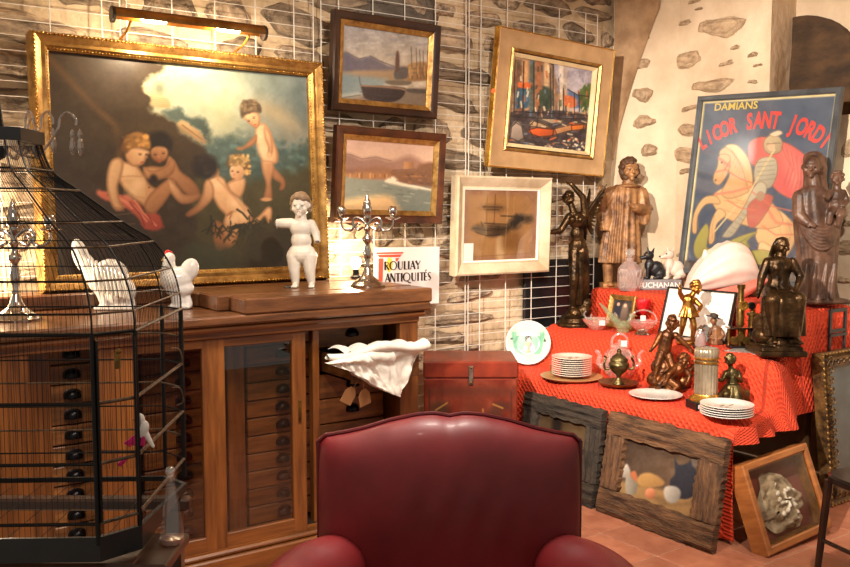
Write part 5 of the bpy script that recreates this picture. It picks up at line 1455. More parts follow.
for k_ in range(12):
    s = 1-k_/11.5; rr = random.Random(k_)
    P.append([(.0+(x-.0)*s, .030-.05*(1-s**3)-.016*math.sin(i*.9+k_*1.7)*(1 if 0 < k_ else 0)*s-.012*math.sin(i*.37-k_), .19+(z_-.19)*s) for i, (x, z_) in enumerate(sm+sm[:1])])
bn = obj('lace_bonnet', G().grid(P), LACE, None, smooth=180)
bn.matrix_world = sb.matrix_basis.copy(); bn.location = sb.location; bn.rotation_euler = sb.rotation_euler
tag(bn, 'crumpled ivory lace bonnet mounted inside the red-lined shadow box', 'bonnet')

# liqueur poster ------------------------------------------------------------------------
zp = Zm(640, 0, 1.89); zq = Zm(680, 130, 3.15)
Pp = Paint([(704,103),(828,93),(813,287),(684,262)], 190, 220)
Pp.fill((232,214,150))
Pp.poly([(706,105),(826,96),(811,285),(687,261)], (52,72,98), (40,56,82), soft=.8, smooth=False); Pp.mottle(22, 8, 3)
def ink(pts, c, c2=None, d=(.5,.85), soft=1.0, alpha=1.0):
    """flat poster shape with a printed key line"""
    Pp.poly(pts, c, c2, d, min(soft, .9) if alpha == 1 else soft, alpha=alpha)
    if alpha == 1: Pp.line(smoothpts(list(pts), 4, True)+[pts[0]], .7, (92,60,40), soft=.9, alpha=.65)
# cape
ink(zq((225,40),(260,20),(300,30),(345,45),(395,90),(405,150),(390,215),(350,215),(310,190),(280,150),(250,120),(225,90)), (222,92,82), (196,66,66), soft=1.5)
ink(zq((320,60),(360,80),(385,150),(360,190),(335,130)), (232,128,108), soft=5, alpha=.7)
# rearing horse
HC, HD = (232,190,128), (196,146,90)
ink(zq((300,250),(340,270),(370,320),(350,390),(310,410),(270,370),(250,320)), HC, HD, soft=1.5)
ink(zq((120,190),(170,170),(240,175),(300,230),(330,290),(280,310),(200,290),(140,260),(110,220)), HC, HD, soft=1.5)
ink(zq((130,70),(170,45),(205,65),(225,110),(235,180),(170,210),(140,190),(165,130)), HC, HD, soft=1.5)
ink(zq((150,48),(185,45),(222,85),(238,150),(228,190),(205,120),(180,75)), (244,214,150), (206,160,96), soft=1.5)
ink(zq((132,75),(165,80),(160,130),(135,165),(115,160),(112,140),(125,110)), HC, HD, soft=1.2)
Pp.ell(*zq((140,98))[0], 1.4, 1.2, (60,44,34)); Pp.ell(*zq((120,152))[0], 1.2, 1.4, (120,84,60))
ink(zq((120,200),(135,225),(90,225),(62,260),(58,310),(42,305),(48,250),(80,205)), HC, HD, soft=1.2)
ink(zq((130,240),(155,260),(125,290),(118,340),(100,345),(105,285)), HC, HD, soft=1.2)
ink(zq((265,350),(300,370),(320,420),(290,470),(275,460),(290,420),(260,390)), HC, HD, soft=1.2)
for L in (((120,195),(175,190),(235,175)),((280,240),(310,290),(360,300)),((130,85),(165,110))): Pp.line(zq(*L), 2.6, (206,106,78), alpha=.8)
# knight
ST = (198,190,160)
ink(zq((255,90),(300,85),(310,130),(290,180),(250,170),(240,130)), ST, (140,134,112), soft=1.2)
ink(zq((270,30),(295,12),(320,30),(318,65),(290,75),(270,60)), (206,186,140), (150,130,96), soft=1)
ink(zq((285,12),(310,0),(322,10),(300,20)), (236,210,170), soft=1)
ink(zq((250,165),(280,175),(265,230),(225,260),(180,325),(150,330),(150,318),(205,250)), ST, (130,126,104), soft=1.2)
Pp.line(zq((300,60),(230,190),(120,310)), 1.6, (214,190,130)); ink(zq((225,235),(270,200),(300,215),(260,290),(230,300)), (176,74,62), soft=1.2)
# dragon
DG, DG2 = (168,160,66), (122,120,50)
ink(zq((60,320),(90,285),(100,310),(95,360),(130,360),(110,400),(60,390),(48,355)), DG, DG2, soft=1.2)
ink(zq((140,360),(200,330),(255,318),(225,345),(230,370),(180,400),(140,395)), DG, DG2, soft=1.2)
ink(zq((180,395),(260,375),(300,390),(290,440),(240,470),(200,440)), DG, DG2, soft=1.5)
for L in (((150,380),(200,350),(245,324)),((160,388),(210,365),(228,360))): Pp.line(zq(*L), 1, (100,98,44))
# engraved detail: mane, harness, muscles, armour, cape folds
for k in range(9): Pp.line(zq((165+k*7,52+k*9),(182+k*6,80+k*11),(176+k*6,104+k*12)), .6, (176,124,66), soft=.8, alpha=.7)
for L in (((150,215),(200,225),(260,240)),((150,245),(210,265),(270,275)),((290,270),(320,300),(330,350)),((345,290),(355,330),(340,370)),((175,190),(190,215),(230,225)),((60,262),(64,300)),((118,262),(110,300),(112,335)),((140,90),(150,115),(140,140))):
    Pp.line(zq(*L), .7, (170,118,66), soft=.9, alpha=.7)
for L in (((118,128),(150,120),(165,95)),((150,120),(200,150),(240,165)),((235,190),(300,240),(355,255)),((160,215),(200,240),(250,250)),((270,300),(310,330),(365,330))): Pp.line(zq(*L), 1.3, (200,92,66), soft=.8, alpha=.85)
for k in range(5): Pp.line(zq((320+k*14,50+k*10),(345+k*8,110+k*14),(330+k*10,170+k*8)), .9, (166,52,54), soft=1.2, alpha=.7)
for k in range(5): Pp.line(zq((248+k*2,100+k*14),(300+k*1,95+k*14)), .6, (96,90,74), soft=.8, alpha=.7)
for k in range(5): Pp.line(zq((205-k*10,255+k*14),(225-k*10,268+k*14)), .6, (96,90,74), soft=.8, alpha=.7)
Pp.ell(*zq((290,50))[0], 3.4, 4.4, (226,180,140)); Pp.line(zq((278,42),(316,40)), 1.0, (110,96,70)); Pp.ell(*zq((262,205))[0], 4, 5, (150,120,90))
for k in range(6): Pp.line(zq((150+k*14,385-k*9),(170+k*13,395-k*7)), .6, (88,86,38), soft=.8, alpha=.8)
Pp.poly([(686,255),(815,270),(812,287),(684,262)], (34,28,26), soft=1, smooth=False)
Pp.mottle(10, 3, 8); Pp.c = Pp.c*.8 + np.array((208,196,184))*.2
PW, PH = .955, 1.112
pos = thing('liqueur_poster', 'large framed liqueur poster of a knight on a rearing horse leaning on the wall', 'poster', (4.50, 3.205, 1.095), rot=(R(-4.5), R(3.0), TZ+R(-.5)))
obj('frame', frame_mesh(PW, PH, [(0,.02),(0,-.012),(.006,-.018),(.026,-.016),(.034,-.008),(.034,.01)]), mat('slate_grey_frame', (84,88,92), (60,64,68), 8, .35, coat=.2), pos)
cw, ch = PW-.062, PH-.062
obj('print', Pp.mesh('print', cw, ch, .006, .031), PRINT, pos)
obj('backing_board', G().box(-cw/2,cw/2,.008,.014,.031,.031+ch), mat('backing_card', (92,70,48), None, rough=.8), pos)
obj('glazing', G().box(-cw/2,cw/2,.001,.003,.031,.031+ch), glass('poster_glass', (252,252,252), .09, .05), pos)
TRED = mat('poster_red_ink', (222,74,66), None, rough=.6); TYEL = mat('poster_yellow_ink', (226,200,92), None, rough=.6); TGLD = mat('poster_gold_ink', (230,170,104), None, rough=.6)
def arc_text(s, r, zc_, size, m, a0, a1, name='lettering'):
    for i, ch_ in enumerate(s):
        if ch_ == ' ': continue
        a = lerp(a0, a1, i/(len(s)-1)); me_ = text_mesh(ch_, size, .0004, size*.035); me_.materials.append(m)
        o = share(me_, name, pos, (r*math.sin(a), .0042, zc_+r*math.cos(a)), (0, a, 0)); o.scale = (.86, 1, 1.35)
arc_text('LICOR SANT JORDI', .72, .185, .10, TRED, R(-33), R(33))
me_ = text_mesh('DAMIANS', .062, .0004, .001); me_.materials.append(TYEL); share(me_, 'lettering', pos, (-.20, .0042, 1.02), (0,0,0), (1.15,1,1))
me_ = text_mesh('ARENYS D', .062, .0004, .001); me_.materials.append(TGLD); share(me_, 'lettering', pos, (.11, .0042, .05), (0,0,0), (1.1,1,1))
# ------------------------------------------------------------------ statues
def robe(g, rows, folds=9, depth=.08, ph=0.0, n=40):
    """pleated garment: rows of (cx, cz, rx, ry, cy)"""
    vs = []; fs = []; n = max(n, folds*8)
    rows = smoothpts(rows, 3)
    for k_, (cx, cz_, rx, ry, cy) in enumerate(rows):
        s = k_/(len(rows)-1)
        for i in range(n):
            a = 2*PI*i/n; w_ = 1+depth*s**.6*math.sin(folds*a+ph+1.3*math.sin(3*a))
            vs.append((cx+rx*w_*math.cos(a), cy+ry*w_*math.sin(a), cz_))
    m = len(rows)
    for k_ in range(m-1):
        for i in range(n):
            j = (i+1) % n; fs.append((k_*n+i, (k_+1)*n+i, (k_+1)*n+j, k_*n+j))
    fs.append(tuple(range(n))); fs.append(tuple((m-1)*n+i for i in range(n-1, -1, -1)))
    g.add(vs, fs)
def limb(g, pts, rs):
    for a, b, ra, rb in zip(pts[:-1], pts[1:], rs[:-1], rs[1:]): g.cap(a, b, ra, rb, 10)

# carved saint -----------------------------------------------------------------
loc = Vector((4.30, 3.985, ZU)); f, k = px_local(622, 289, loc)
t = thing('saint_statue', 'tall carved wooden saint in a pleated tunic against the stone corner', 'statue', loc, YAW+R(4))
g = G()
at = head_sculpt(g, f(629,171), 10.2*k, (.12,-1,-.05))
g.cap(f(628.5,180), f(628,190), 5.5*k, 7*k)
robe(g, [(*(lambda p: (p[0], p[2]))(f(625-(y-186)*.05,y)), rx*k, ry*k, 0) for y, rx, ry in ((186,9,7),(190,14,9),(196,17,11),(206,17,11),(216,15.5,10.5),(228,17,11.5),(244,19,12.5),(258,20,13.5),(264,20.5,14))], 17, .10)
g.lathe([(9*k,0),(12*k,0),(13*k,2*k),(9*k,3*k)], 20, Matrix.Translation(f(628,189)))
limb(g, [f(611,195), f(601,208,-4*k), f(598,197,-11*k)], [7.5*k,6.2*k,4.5*k]); hand(g, f(598,196,-11*k), (-.1,-.3,1), 6*k, 1.1*k)
limb(g, [f(641,195), f(645,213,-3*k), f(632,209,-14*k)], [7.5*k,6.5*k,4.4*k]); hand(g, f(632,208,-14*k), (-1,-.2,.25), 6.5*k, 1.2*k)
robe(g, [(*(lambda p: (p[0], p[2]))(f(643,y)), rx*.85*k, 5*k, -4*k) for y, rx in ((208,6),(214,8),(220,8),(226,4))], 5, .1)
robe(g, [(*(lambda p: (p[0], p[2]))(f(605,y)), rx*k, 5*k, -3*k) for y, rx in ((202,5),(212,8),(222,8),(232,5))], 5, .1)
for x in (609, 634): limb(g, [f(x,262), f(x,282,-1*k)], [6*k,4.6*k]); foot(g, f(x,284,-3*k), (0,-1,0), 9*k, 3.6*k)
g.box(-20*k,18*k,-9*k,9*k,0,5*k)
SAINT = mat('worn_polychrome_wood', (178,128,80), (92,58,34), 12, .45, metal=.15, bump=.4, bscale=36)
obj('body', remesh(g, .0042, 1), SAINT, t)
g = G(); hair_cap(g, at, 10.2*k, .26, 90, -.95, 8); obj('hair', remesh(g, .0055, 2), mat('dark_carved_hair', (92,60,34), (54,34,20), 14, .6, bump=.3), t)
for s in (-1, 1): obj('eye', G().ell(at(s*.33,.87,-.02), (1.0*k,.6*k,.6*k)), BLACKP, t)

# winged bronze -------------------------------------------------------------------
loc = Vector((3.88, 3.97, ZM_)); f, k = px_local(576, 327, loc)
t = thing('winged_bronze_statue', 'slender dark bronze winged woman with a raised arm beside the wire grid', 'statue', loc, YAW)
g = G()
at = head_sculpt(g, f(568,199), 6.2*k, (-.75,-1,-.25)); hair_cap(g, at, 6.2*k, .3, 40, -.3, 3); g.ell(at(0,-1.0,.2), 3.4*k)
g.cap(f(570,204), f(573,213), 3.2*k, 3.8*k); g.ell(f(577,221), (9.5*k,6.5*k,9*k), (0,R(8),0)); g.ell(f(577,234), (7*k,5.6*k,8*k)); g.ell(f(578,246), (8.6*k,7*k,9*k))
for s in (-1, 1): g.ell(f(575+s*4,220,-5.5*k), 3.4*k)
limb(g, [f(569,217), f(560,231,-3*k), f(548,233,-7*k)], [4.2*k,3.3*k,2.2*k]); hand(g, f(548,233,-7*k), (-1,-.2,.1), 4*k, .8*k)
limb(g, [f(585,216), f(582,198,-2*k), f(570,185,-3*k)], [4.2*k,3.3*k,2.2*k]); hand(g, f(570,185,-3*k), (-1,0,.15), 4*k, .8*k)
limb(g, [f(575,252), f(574,280,-4*k), f(573,312,0)], [7.2*k,4.8*k,3*k]); limb(g, [f(582,252), f(583,278,1*k), f(581,300,5*k)], [7*k,4.6*k,3*k])
foot(g, f(572,314,-2*k), (-.5,-1,-.3), 6*k, 2.4*k)
robe(g, [(*(lambda p: (p[0], p[2]))(f(x,y)), rx*k, ry*k, 2*k) for y, x, rx, ry in ((244,578,9,7),(258,579,10.5,8),(275,580,10,8),(292,581,9,7),(306,581,6,5))], 8, .12)
g.lathe([(1e-5,0),(20*k,0),(20*k,3*k),(17*k,5*k),(17*k,8*k),(13*k,11*k),(1e-5,13*k)], 20, Matrix.Translation((1*k,0,0)))
for p, r_ in (((575,315,0),8),((585,312,2*k),8),((570,318,-4*k),6),((588,305,2*k),6),((584,300,4*k),5.5)): g.ell(f(*p), r_*k)
obj('body', remesh(g, .0034, 2), BRONZE, t)
def wing(base, tip, low, yb, name='wing'):
    g = G(); b = Vector(f(*base)); tp = Vector(f(*tip)); lw = Vector(f(*low))
    for i in range(13):
        s = i/12; e = tp.lerp(lw, s); st = b.lerp(b.lerp(lw, .35), s)
        mid = st.lerp(e, .5) + Vector((2.5*k*(1-s), 2*k, 4*k*(1-s)))
        g.tube(smoothpts([tuple(st), tuple(mid), tuple(e)], 5), [2.6*k,2.6*k,2.5*k,2.4*k,2.3*k,2.2*k,2.0*k,1.8*k,1.5*k,1.1*k,.5*k], 8, flat=.45)
    obj(name, remesh(g, .0034, 1), BRONZE, t)
wing((585,217,5*k), (608,184,7*k), (594,236,9*k), 0); wing((584,217,7*k), (593,188,22*k), (589,242,18*k), 0)

# dark Madonna and child -----------------------------------------------------------
loc = Vector((4.41, 2.69, ZU)); f, k = px_local(819, 303, loc)
t = thing('madonna_statue', 'dark carved madonna carrying a child, standing before the poster', 'statue', loc, YAW)
g = G(); X = lambda x, y: (lambda p: (p[0], p[2]))(f(x, y))
at = head_sculpt(g, f(812,166), 10.4*k, (-.5,-1,-.12))
g.cap(f(814,176), f(815,188), 5.5*k, 7*k)
robe(g, [(*X(815,186),10*k,8*k,0),(*X(815,192),17*k,10*k,0),(*X(816,205),20*k,12*k,0),(*X(819,222),22*k,13*k,0),(*X(820,240),21*k,13*k,0),(*X(821,262),19*k,12.5*k,0),(*X(821,284),19*k,13*k,0),(*X(822,298),21*k,14*k,0)], 11, .075, .6)
robe(g, [(*X(815,151),4*k,5*k,4*k),(*X(816,155),9.5*k,8*k,5*k),(*X(818,166),11.5*k,8*k,6*k),(*X(819,178),11*k,7*k,7*k),(*X(820,192),13*k,7*k,7*k)], 7, .05)
for i in range(7): # cloak swags across the front
    a = i/6; g.tube(smoothpts([f(799+a*2,214+a*16,-7*k), f(810+a*2,226+a*20,-13*k), f(824,228+a*19,-14.5*k), f(838,216+a*16,-9*k)], 5), [(2.6-.2*i)*k]*16, 8)
for x in (806, 815, 826, 834): g.tube([f(x,262,-11*k), f(x-3,280,-13*k), f(x-4,298,-13*k)], [1.6*k,2.4*k,2.6*k], 8)
limb(g, [f(801,196), f(799,214,-5*k), f(804,222,-13*k)], [7*k,6.4*k,4*k]); hand(g, f(804,222,-13*k), (.5,-.6,-.2), 6*k, 1.2*k)
limb(g, [f(832,197), f(842,212,-4*k), f(838,210,-13*k)], [7*k,6.2*k,4.2*k])
g.cbox(-24*k,32*k,-15*k,15*k,0,5*k,.01)
# child
at2 = head_sculpt(g, f(834,178,-9*k), 6.6*k, (-.5,-1,0)); g.cap(f(834,184,-9*k), f(834,189,-9*k), 3.5*k, 4*k); g.ell(f(834,196,-9*k), (7.5*k,6*k,9*k)); g.ell(f(834,205,-9*k), (8*k,7*k,7*k))
limb(g, [f(828,192,-10*k), f(822,198,-14*k), f(818,196,-17*k)], [3.4*k,2.7*k,2*k]); limb(g, [f(840,192,-9*k), f(843,200,-12*k), f(838,205,-16*k)], [3.4*k,2.7*k,2*k])
limb(g, [f(831,208,-11*k), f(825,213,-16*k), f(824,222,-16*k)], [4.6*k,3.6*k,2.6*k]); limb(g, [f(837,208,-11*k), f(834,215,-17*k), f(834,224,-16*k)], [4.6*k,3.6*k,2.6*k])
MAD = mat('blackened_wood', (112,80,62), (58,38,29), 10, .42, bump=.3, bscale=40)
obj('figures', remesh(g, .0038, 1), MAD, t)
g = G(); hair_cap(g, at2, 6.6*k, .24, 50, -.2, 6); obj('child_hair', remesh(g, .004, 1), MAD, t)
for a_ in (at,):
    for s in (-1, 1): obj('eye', G().ell(a_(s*.33,.86,-.02), (1.2*k,.6*k,.6*k)), BLACKP, t)

# seated dark bronze woman ------------------------------------------------------------
loc = Vector((3.93, 2.60, ZM_)); f, k = px_local(789, 354, loc)
t = thing('seated_bronze_statue', 'dark glossy bronze woman with long hair seated on a rock', 'statue', loc, YAW)
g = G(); X = lambda x, y: (lambda p: (p[0], p[2]))(f(x, y))
at = head_sculpt(g, f(793,244), 8.2*k, (.3,-1,-.2)); 
for i in range(16):
    a = -2.6+i*.33; g.tube(smoothpts([at(math.sin(a)*.5,-.1+math.cos(a)*-.4,.8), at(math.sin(a)*.95,-.25*math.cos(a)-.2,.1), at(math.sin(a)*1.05,-.45,-.9), at(math.sin(a)*1.1,-.5,-1.9)], 4), 1.7*k, 6)
g.cap(f(792,251), f(791,258), 3.6*k, 4.4*k); robe(g, [(*X(791,256),7*k,5*k,0),(*X(791,260),13*k,7.5*k,0),(*X(791,268),13*k,8*k,0),(*X(791,277),10*k,7.5*k,0),(*X(791,284),12*k,9*k,0),(*X(791,292),15*k,12*k,-2*k)], 9, .04)
for s in (-1, 1): g.ell(f(791+s*4.5,267,-4.5*k), 4.2*k)
limb(g, [f(779,261), f(773,276,-2*k), f(770,291,-3*k)], [5*k,4.4*k,2.6*k]); hand(g, f(770,291,-3*k), (0,-.3,-1), 4.6*k, .9*k)
limb(g, [f(804,261), f(811,275,-4*k), f(804,288,-12*k)], [5*k,4.4*k,2.6*k]); hand(g, f(804,288,-12*k), (-1,-.4,-.2), 4.6*k, .9*k)
limb(g, [f(784,292), f(779,298,-17*k), f(782,326,-16*k)], [9*k,8*k,5.5*k]); limb(g, [f(799,292), f(804,297,-17*k), f(803,328,-17*k)], [9*k,8*k,5.5*k])
robe(g, [(*X(791,288),13*k,10*k,-4*k),(*X(791,296),19*k,16*k,-8*k),(*X(792,310),21*k,15*k,-9*k),(*X(793,324),21*k,15*k,-9*k),(*X(794,334),20*k,14*k,-9*k)], 10, .09, .4)
foot(g, f(781,337,-20*k), (-.3,-1,0), 8*k, 3*k); foot(g, f(803,338,-20*k), (.2,-1,0), 8*k, 3*k)
for p, r_ in (((785,325,4*k),16),((797,330,5*k),15),((778,335,-2*k),12),((800,340,-4*k),12),((788,343,-10*k),11)): g.ell(f(*p), (r_*k*1.1,r_*k,r_*k*.85))
g.cbox(-24*k,24*k,-24*k,18*k,0,6*k,.006); g.cbox(-21*k,21*k,-21*k,16*k,5*k,10*k,.006)
obj('figure', remesh(g, .0032, 1), BRONZE, t)

# pair of brown putti ----------------------------------------------------------------
loc = Vector((3.62, 3.01, ZL)); f, k = px_local(675, 391, loc)
t = thing('putti_group', 'brown bronze group of two tumbling putti on rocks', 'statue', loc, YAW)
g = G()
def putto(hd, fd, ch, pe, aL, aR, lL, lR, hr):
    at = head_sculpt(g, f(*hd), hr*k, fd); hair_cap(g, at, hr*k, .26, 36, -.3, int(hd[0]))
    g.ell(f(*ch), (hr*.95*k,hr*.78*k,hr*.95*k)); g.cap(f(*ch), f(*pe), hr*.85*k, hr*.95*k); g.cap(f(*hd), f(*ch), hr*.45*k, hr*.55*k)
    for L in (aL, aR): limb(g, [f(*p) for p in L], [hr*.46*k,hr*.38*k,hr*.26*k][:len(L)]); d = Vector(f(*L[-1]))-Vector(f(*L[-2])); hand(g, f(*L[-1]), d, hr*.55*k, hr*.12*k)
    for L in (lL, lR): limb(g, [f(*p) for p in L], [hr*.66*k,hr*.5*k,hr*.3*k][:len(L)]); foot(g, f(*L[-1]), (-.3,-1,-.1), hr*.75*k, hr*.27*k)
putto((677,322,-3*k), (-.3,-1,-.1), (673,335,-2*k), (670,350,-1*k), [(666,333,-3*k),(661,341,-6*k),(657,346,-8*k)], [(681,334,-3*k),(688,341,-6*k),(694,347,-8*k)],
      [(666,354,-3*k),(661,364,-9*k),(660,377,-6*k)], [(674,355,-3*k),(677,366,-8*k),(672,378,-6*k)], 7.4)
putto((687,358,-12*k), (.5,-1,-.2), (682,367,-12*k), (674,374,-10*k), [(678,366,-14*k),(671,371,-18*k),(668,378,-18*k)], [(688,367,-12*k),(693,373,-15*k),(690,379,-17*k)],
      [(672,377,-13*k),(679,383,-20*k),(674,389,-20*k)], [(670,376,-9*k),(663,382,-13*k),(660,388,-13*k)], 6.8)
for p, r_ in (((672,368,4*k),14),((682,376,3*k),13),((664,380,0),11),((690,381,-2*k),9),((676,384,-6*k),11)): g.ell(f(*p), (r_*k,r_*k*.9,r_*k*.8))
g.cap(f(690,378,0), f(702,367,3*k), 4*k, 3*k); g.lathe([(1e-5,0),(19*k,0),(19*k,4*k),(1e-5,5*k)], 18)
obj('figures', remesh(g, .0030, 1), BRONZEB, t)

# gilded boy ------------------------------------------------------------------------
loc = Vector((3.86, 3.08, ZM_)); f, k = px_local(690, 344, loc)
t = thing('gilded_boy_statue', 'gilded bronze boy in a short tunic with one arm raised', 'statue', loc, YAW)
g = G()
at = head_sculpt(g, f(697,287), 6.3*k, (.5,-1,-.3)); hair_cap(g, at, 6.3*k, .28, 40, -.3, 2)
g.cap(f(695,292), f(692,297), 2.6*k, 3.4*k); g.ell(f(690,300), (7*k,5*k,6.5*k)); g.cap(f(690,300), f(689,308), 5.5*k, 5.5*k)
robe(g, [(*(lambda p: (p[0], p[2]))(f(690,y)), r_*k, r_*.8*k, 0) for y, r_ in ((305,5.5),(309,7.5),(314,9.5),(317,10.5))], 8, .1)
limb(g, [f(684,298), f(680,293,-3*k), f(679,288,-6*k)], [3*k,2.5*k,1.8*k]); hand(g, f(679,288,-6*k), (0,-.2,1), 3.4*k, .7*k)
limb(g, [f(696,300), f(701,306,-4*k), f(698,310,-8*k)], [3*k,2.5*k,1.8*k]); hand(g, f(698,310,-8*k), (-.5,-1,0), 3.4*k, .7*k)
limb(g, [f(686,315), f(684,326,-1*k), f(683,337,2*k)], [4*k,3*k,2*k]); limb(g, [f(693,315), f(695,326,-3*k), f(694,338,-2*k)], [4*k,3*k,2*k])
foot(g, f(683,338,0), (-.3,-1,0), 5*k, 1.8*k); foot(g, f(694,339,-4*k), (.3,-1,0), 5*k, 1.8*k)
g.lathe([(1e-5,0),(12*k,0),(12*k,2.5*k),(9*k,4.5*k),(1e-5,5*k)], 20)
obj('figure', remesh(g, .0026, 1), GILTB, t)

# small seated bronze girl -----------------------------------------------------------
loc = Vector((3.62, 2.62, ZL)); f, k = px_local(737, 402, loc)
t = thing('seated_girl_bronze', 'small greenish bronze girl seated with one arm stretched out', 'statue', loc, YAW)
g = G()
at = head_sculpt(g, f(734.5,357), 5.6*k, (-.8,-1,-.2)); hair_cap(g, at, 5.6*k, .3, 40, -.5, 2); g.ell(at(0,-.9,-.4), 3*k)
g.cap(f(735,362), f(736,367), 2.4*k, 3*k); g.ell(f(737,372), (7*k,5*k,7*k)); g.cap(f(737,374), f(738,386), 5.6*k, 6.5*k)
limb(g, [f(731,370), f(726,377,-4*k), f(719,376,-7*k)], [2.8*k,2.3*k,1.6*k]); hand(g, f(719,376,-7*k), (-1,-.2,.1), 3*k, .7*k)
limb(g, [f(743,370), f(745,378,-4*k), f(738,373,-9*k)], [2.8*k,2.3*k,1.6*k]); hand(g, f(738,373,-9*k), (-.5,-.5,1), 3*k, .7*k)
robe(g, [(*(lambda p: (p[0], p[2]))(f(737,y)), r_*k, r_*.85*k, -3*k) for y, r_ in ((381,7),(387,11),(393,14),(401,15))], 9, .09)
limb(g, [f(735,388), f(727,390,-12*k), f(727,399,-12*k)], [5*k,4*k,3*k]); g.cbox(-2*k,17*k,-6*k,10*k,0,15*k,.006)
obj('figure', remesh(g, .0028, 1), BRONZEG, t)

# small figurine with a hat -----------------------------------------------------------
loc = Vector((3.96, 2.97, ZM_)); f, k = px_local(720, 343, loc)
t = thing('hat_figurine', 'tiny painted figurine with a wide dark hat beside the brass instrument', 'figurine', loc, YAW)
g = G(); at = head_sculpt(g, f(716.5,319), 4*k, (-.3,-1,-.1)); g.cap(f(717,322), f(718,326), 2*k, 2.6*k)
robe(g, [(*(lambda p: (p[0], p[2]))(f(719,y)), r_*k, r_*.8*k, 0) for y, r_ in ((324,3),(327,5),(333,5.4),(343,7))], 7, .09); limb(g, [f(714,328), f(711,334,-3*k), f(715,337,-5*k)], [2*k,1.7*k,1.3*k]); limb(g, [f(724,328), f(726,334,-3*k), f(722,337,-5*k)], [2*k,1.7*k,1.3*k])
obj('body', remesh(g, .0022, 1), mat('brown_painted_figure', (150,104,66), (84,52,34), 20, .4), t)
obj('hat', G().lathe([(1e-5,0),(7.5*k,0),(7.5*k,.8*k),(4.2*k,1.4*k),(3.8*k,4*k),(1e-5,5*k)], 20, Matrix.Translation(f(716.5,316)) @ Matrix.Rotation(R(14),4,'Y')), mat('dark_felt', (54,40,32), None, rough=.7), t)

# terriers on a lettered plinth ---------------------------------------------------------
loc = Vector((4.38, 3.74, ZU)); f, k = px_local(660, 290, loc)
t = thing('terrier_figurine', 'black terrier and white terrier figures on one lettered grey plinth', 'dog figurine', loc, YAW)
obj('plinth', G().cbox(-21*k,22*k,-8*k,8*k,0,10.5*k,.006), mat('grey_enamel_plinth', (150,146,146), (116,112,114), 12, .5), t)
PLW = mat('worn_white_letters', (232,228,222), None, rough=.6)
for s, x, z_, sz in (('BUCHANAN', -1, 2.6, 7.6),):
    me_ = text_mesh(s, sz*k, .0005, .0008); me_.materials.append(PLW); share(me_, 'lettering', t, (x*k, -8*k-.0006, z_*k))
def terrier(px, m, name, sc):
    g = G(); q_ = lambda x, y, d=0: f(px+(x)*sc, 279.5-y*sc, d)
    g.ell(q_(6,11), (8.5*k*sc,5.5*k*sc,8.5*k*sc), (0,R(-35),0)); g.ell(q_(10,6), (7*k*sc,6*k*sc,6.5*k*sc)); g.ell(q_(-1,15,-.5*k), (5.5*k*sc,5*k*sc,7*k*sc))
    g.ell(q_(-2,25,-1*k), (5.6*k*sc,4.6*k*sc,5*k*sc)); g.cap(q_(-4,24,-1*k), q_(-9.5,22.5,-2*k), 3.2*k*sc, 2*k*sc); g.ell(q_(-10.5,23.3,-2*k), 1.3*k*sc)
    g.cap(q_(-3,28,-2.5*k), q_(-4,34,-3*k), 1.9*k*sc, .5*k*sc); g.cap(q_(2,27.5,1.5*k), q_(4.5,33,2.5*k), 1.9*k*sc, .5*k*sc)
    for x, d in ((-3,-3*k),(0,2*k)): g.cap(q_(x,13,d), q_(x-.5,1.5,d), 2.4*k*sc, 1.8*k*sc); g.ell(q_(x-2,1.3,d), (2.8*k*sc,1.8*k*sc,1.4*k*sc))
    g.cap(q_(8,3,-5*k), q_(3,1.5,-6*k), 2.6*k*sc, 1.8*k*sc); g.cap(q_(16,6), q_(19,13), 2*k*sc, 1.2*k*sc)
    o = obj(name, remesh(g, .0032, 2), m, t)
    obj('eye', G().ell(q_(-5.5,26.3,-5*k*sc), .8*k), BLACKP if 'white' in name else mat('amber_eye', (150,100,50), None, rough=.3), o)
    obj('nose', G().ell(q_(-11.4,23.4,-2.4*k), 1.0*k), BLACKP, o)
terrier(652, mat('black_terrier_paint', (34,34,38), (18,18,20), 14, .4, bump=.3, bscale=50), 'black_terrier', .95)
terrier(672, mat('white_terrier_paint', (226,206,190), (196,172,154), 12, .45, bump=.3, bscale=50), 'white_terrier', .98)

# conch shell ------------------------------------------------------------------------------
loc = Vector((4.34, 3.24, ZU)); f, k = px_local(721, 290, loc)
t = thing('conch_shell', 'large white and pink conch shell lying in front of the poster', 'shell', loc, YAW)
P = []; nu_, nv_ = 60, 40
prof_c = [(684,284,2,2),(688,276,9,10),(695,268,15,16),(705,262,21,19),(718,257,25,21),(730,255,26,20),(742,256,23,17),(750,259,17,13),(756,265,9,8),(760,272,3,3)]
pr_ = smoothpts(prof_c, 4)
for i, (x, y, rz_, ry_) in enumerate(pr_):
    row = []
    for j in range(nu_+1):
        a = 2*PI*j/nu_
        rib = 1+.035*math.sin(a*9+i*.16) + .10*max(0, math.sin(a*1.0+.6))**6*math.sin(i*.9)**2
        p = f(x, y+6); row.append((p[0]+1.5*k*math.sin(a), p[1]+ry_*k*rib*math.cos(a), p[2]+rz_*k*.92*rib*math.sin(a)))
    P.append(row)
g = G().grid(P); mz = min(v[2] for v in g.v); g.v = [(a, b, c-mz) for a, b, c in g.v]
CON = mat('pearly_shell', (242,226,212), (236,200,184), 4, .3, bump=.2, bscale=16, coat=.2)
obj('whorl', g, CON, t, smooth=180, fix=True)
PKL = mat('pink_shell_lip', (226,136,116), (206,108,92), 6, .28, coat=.3)
P = []
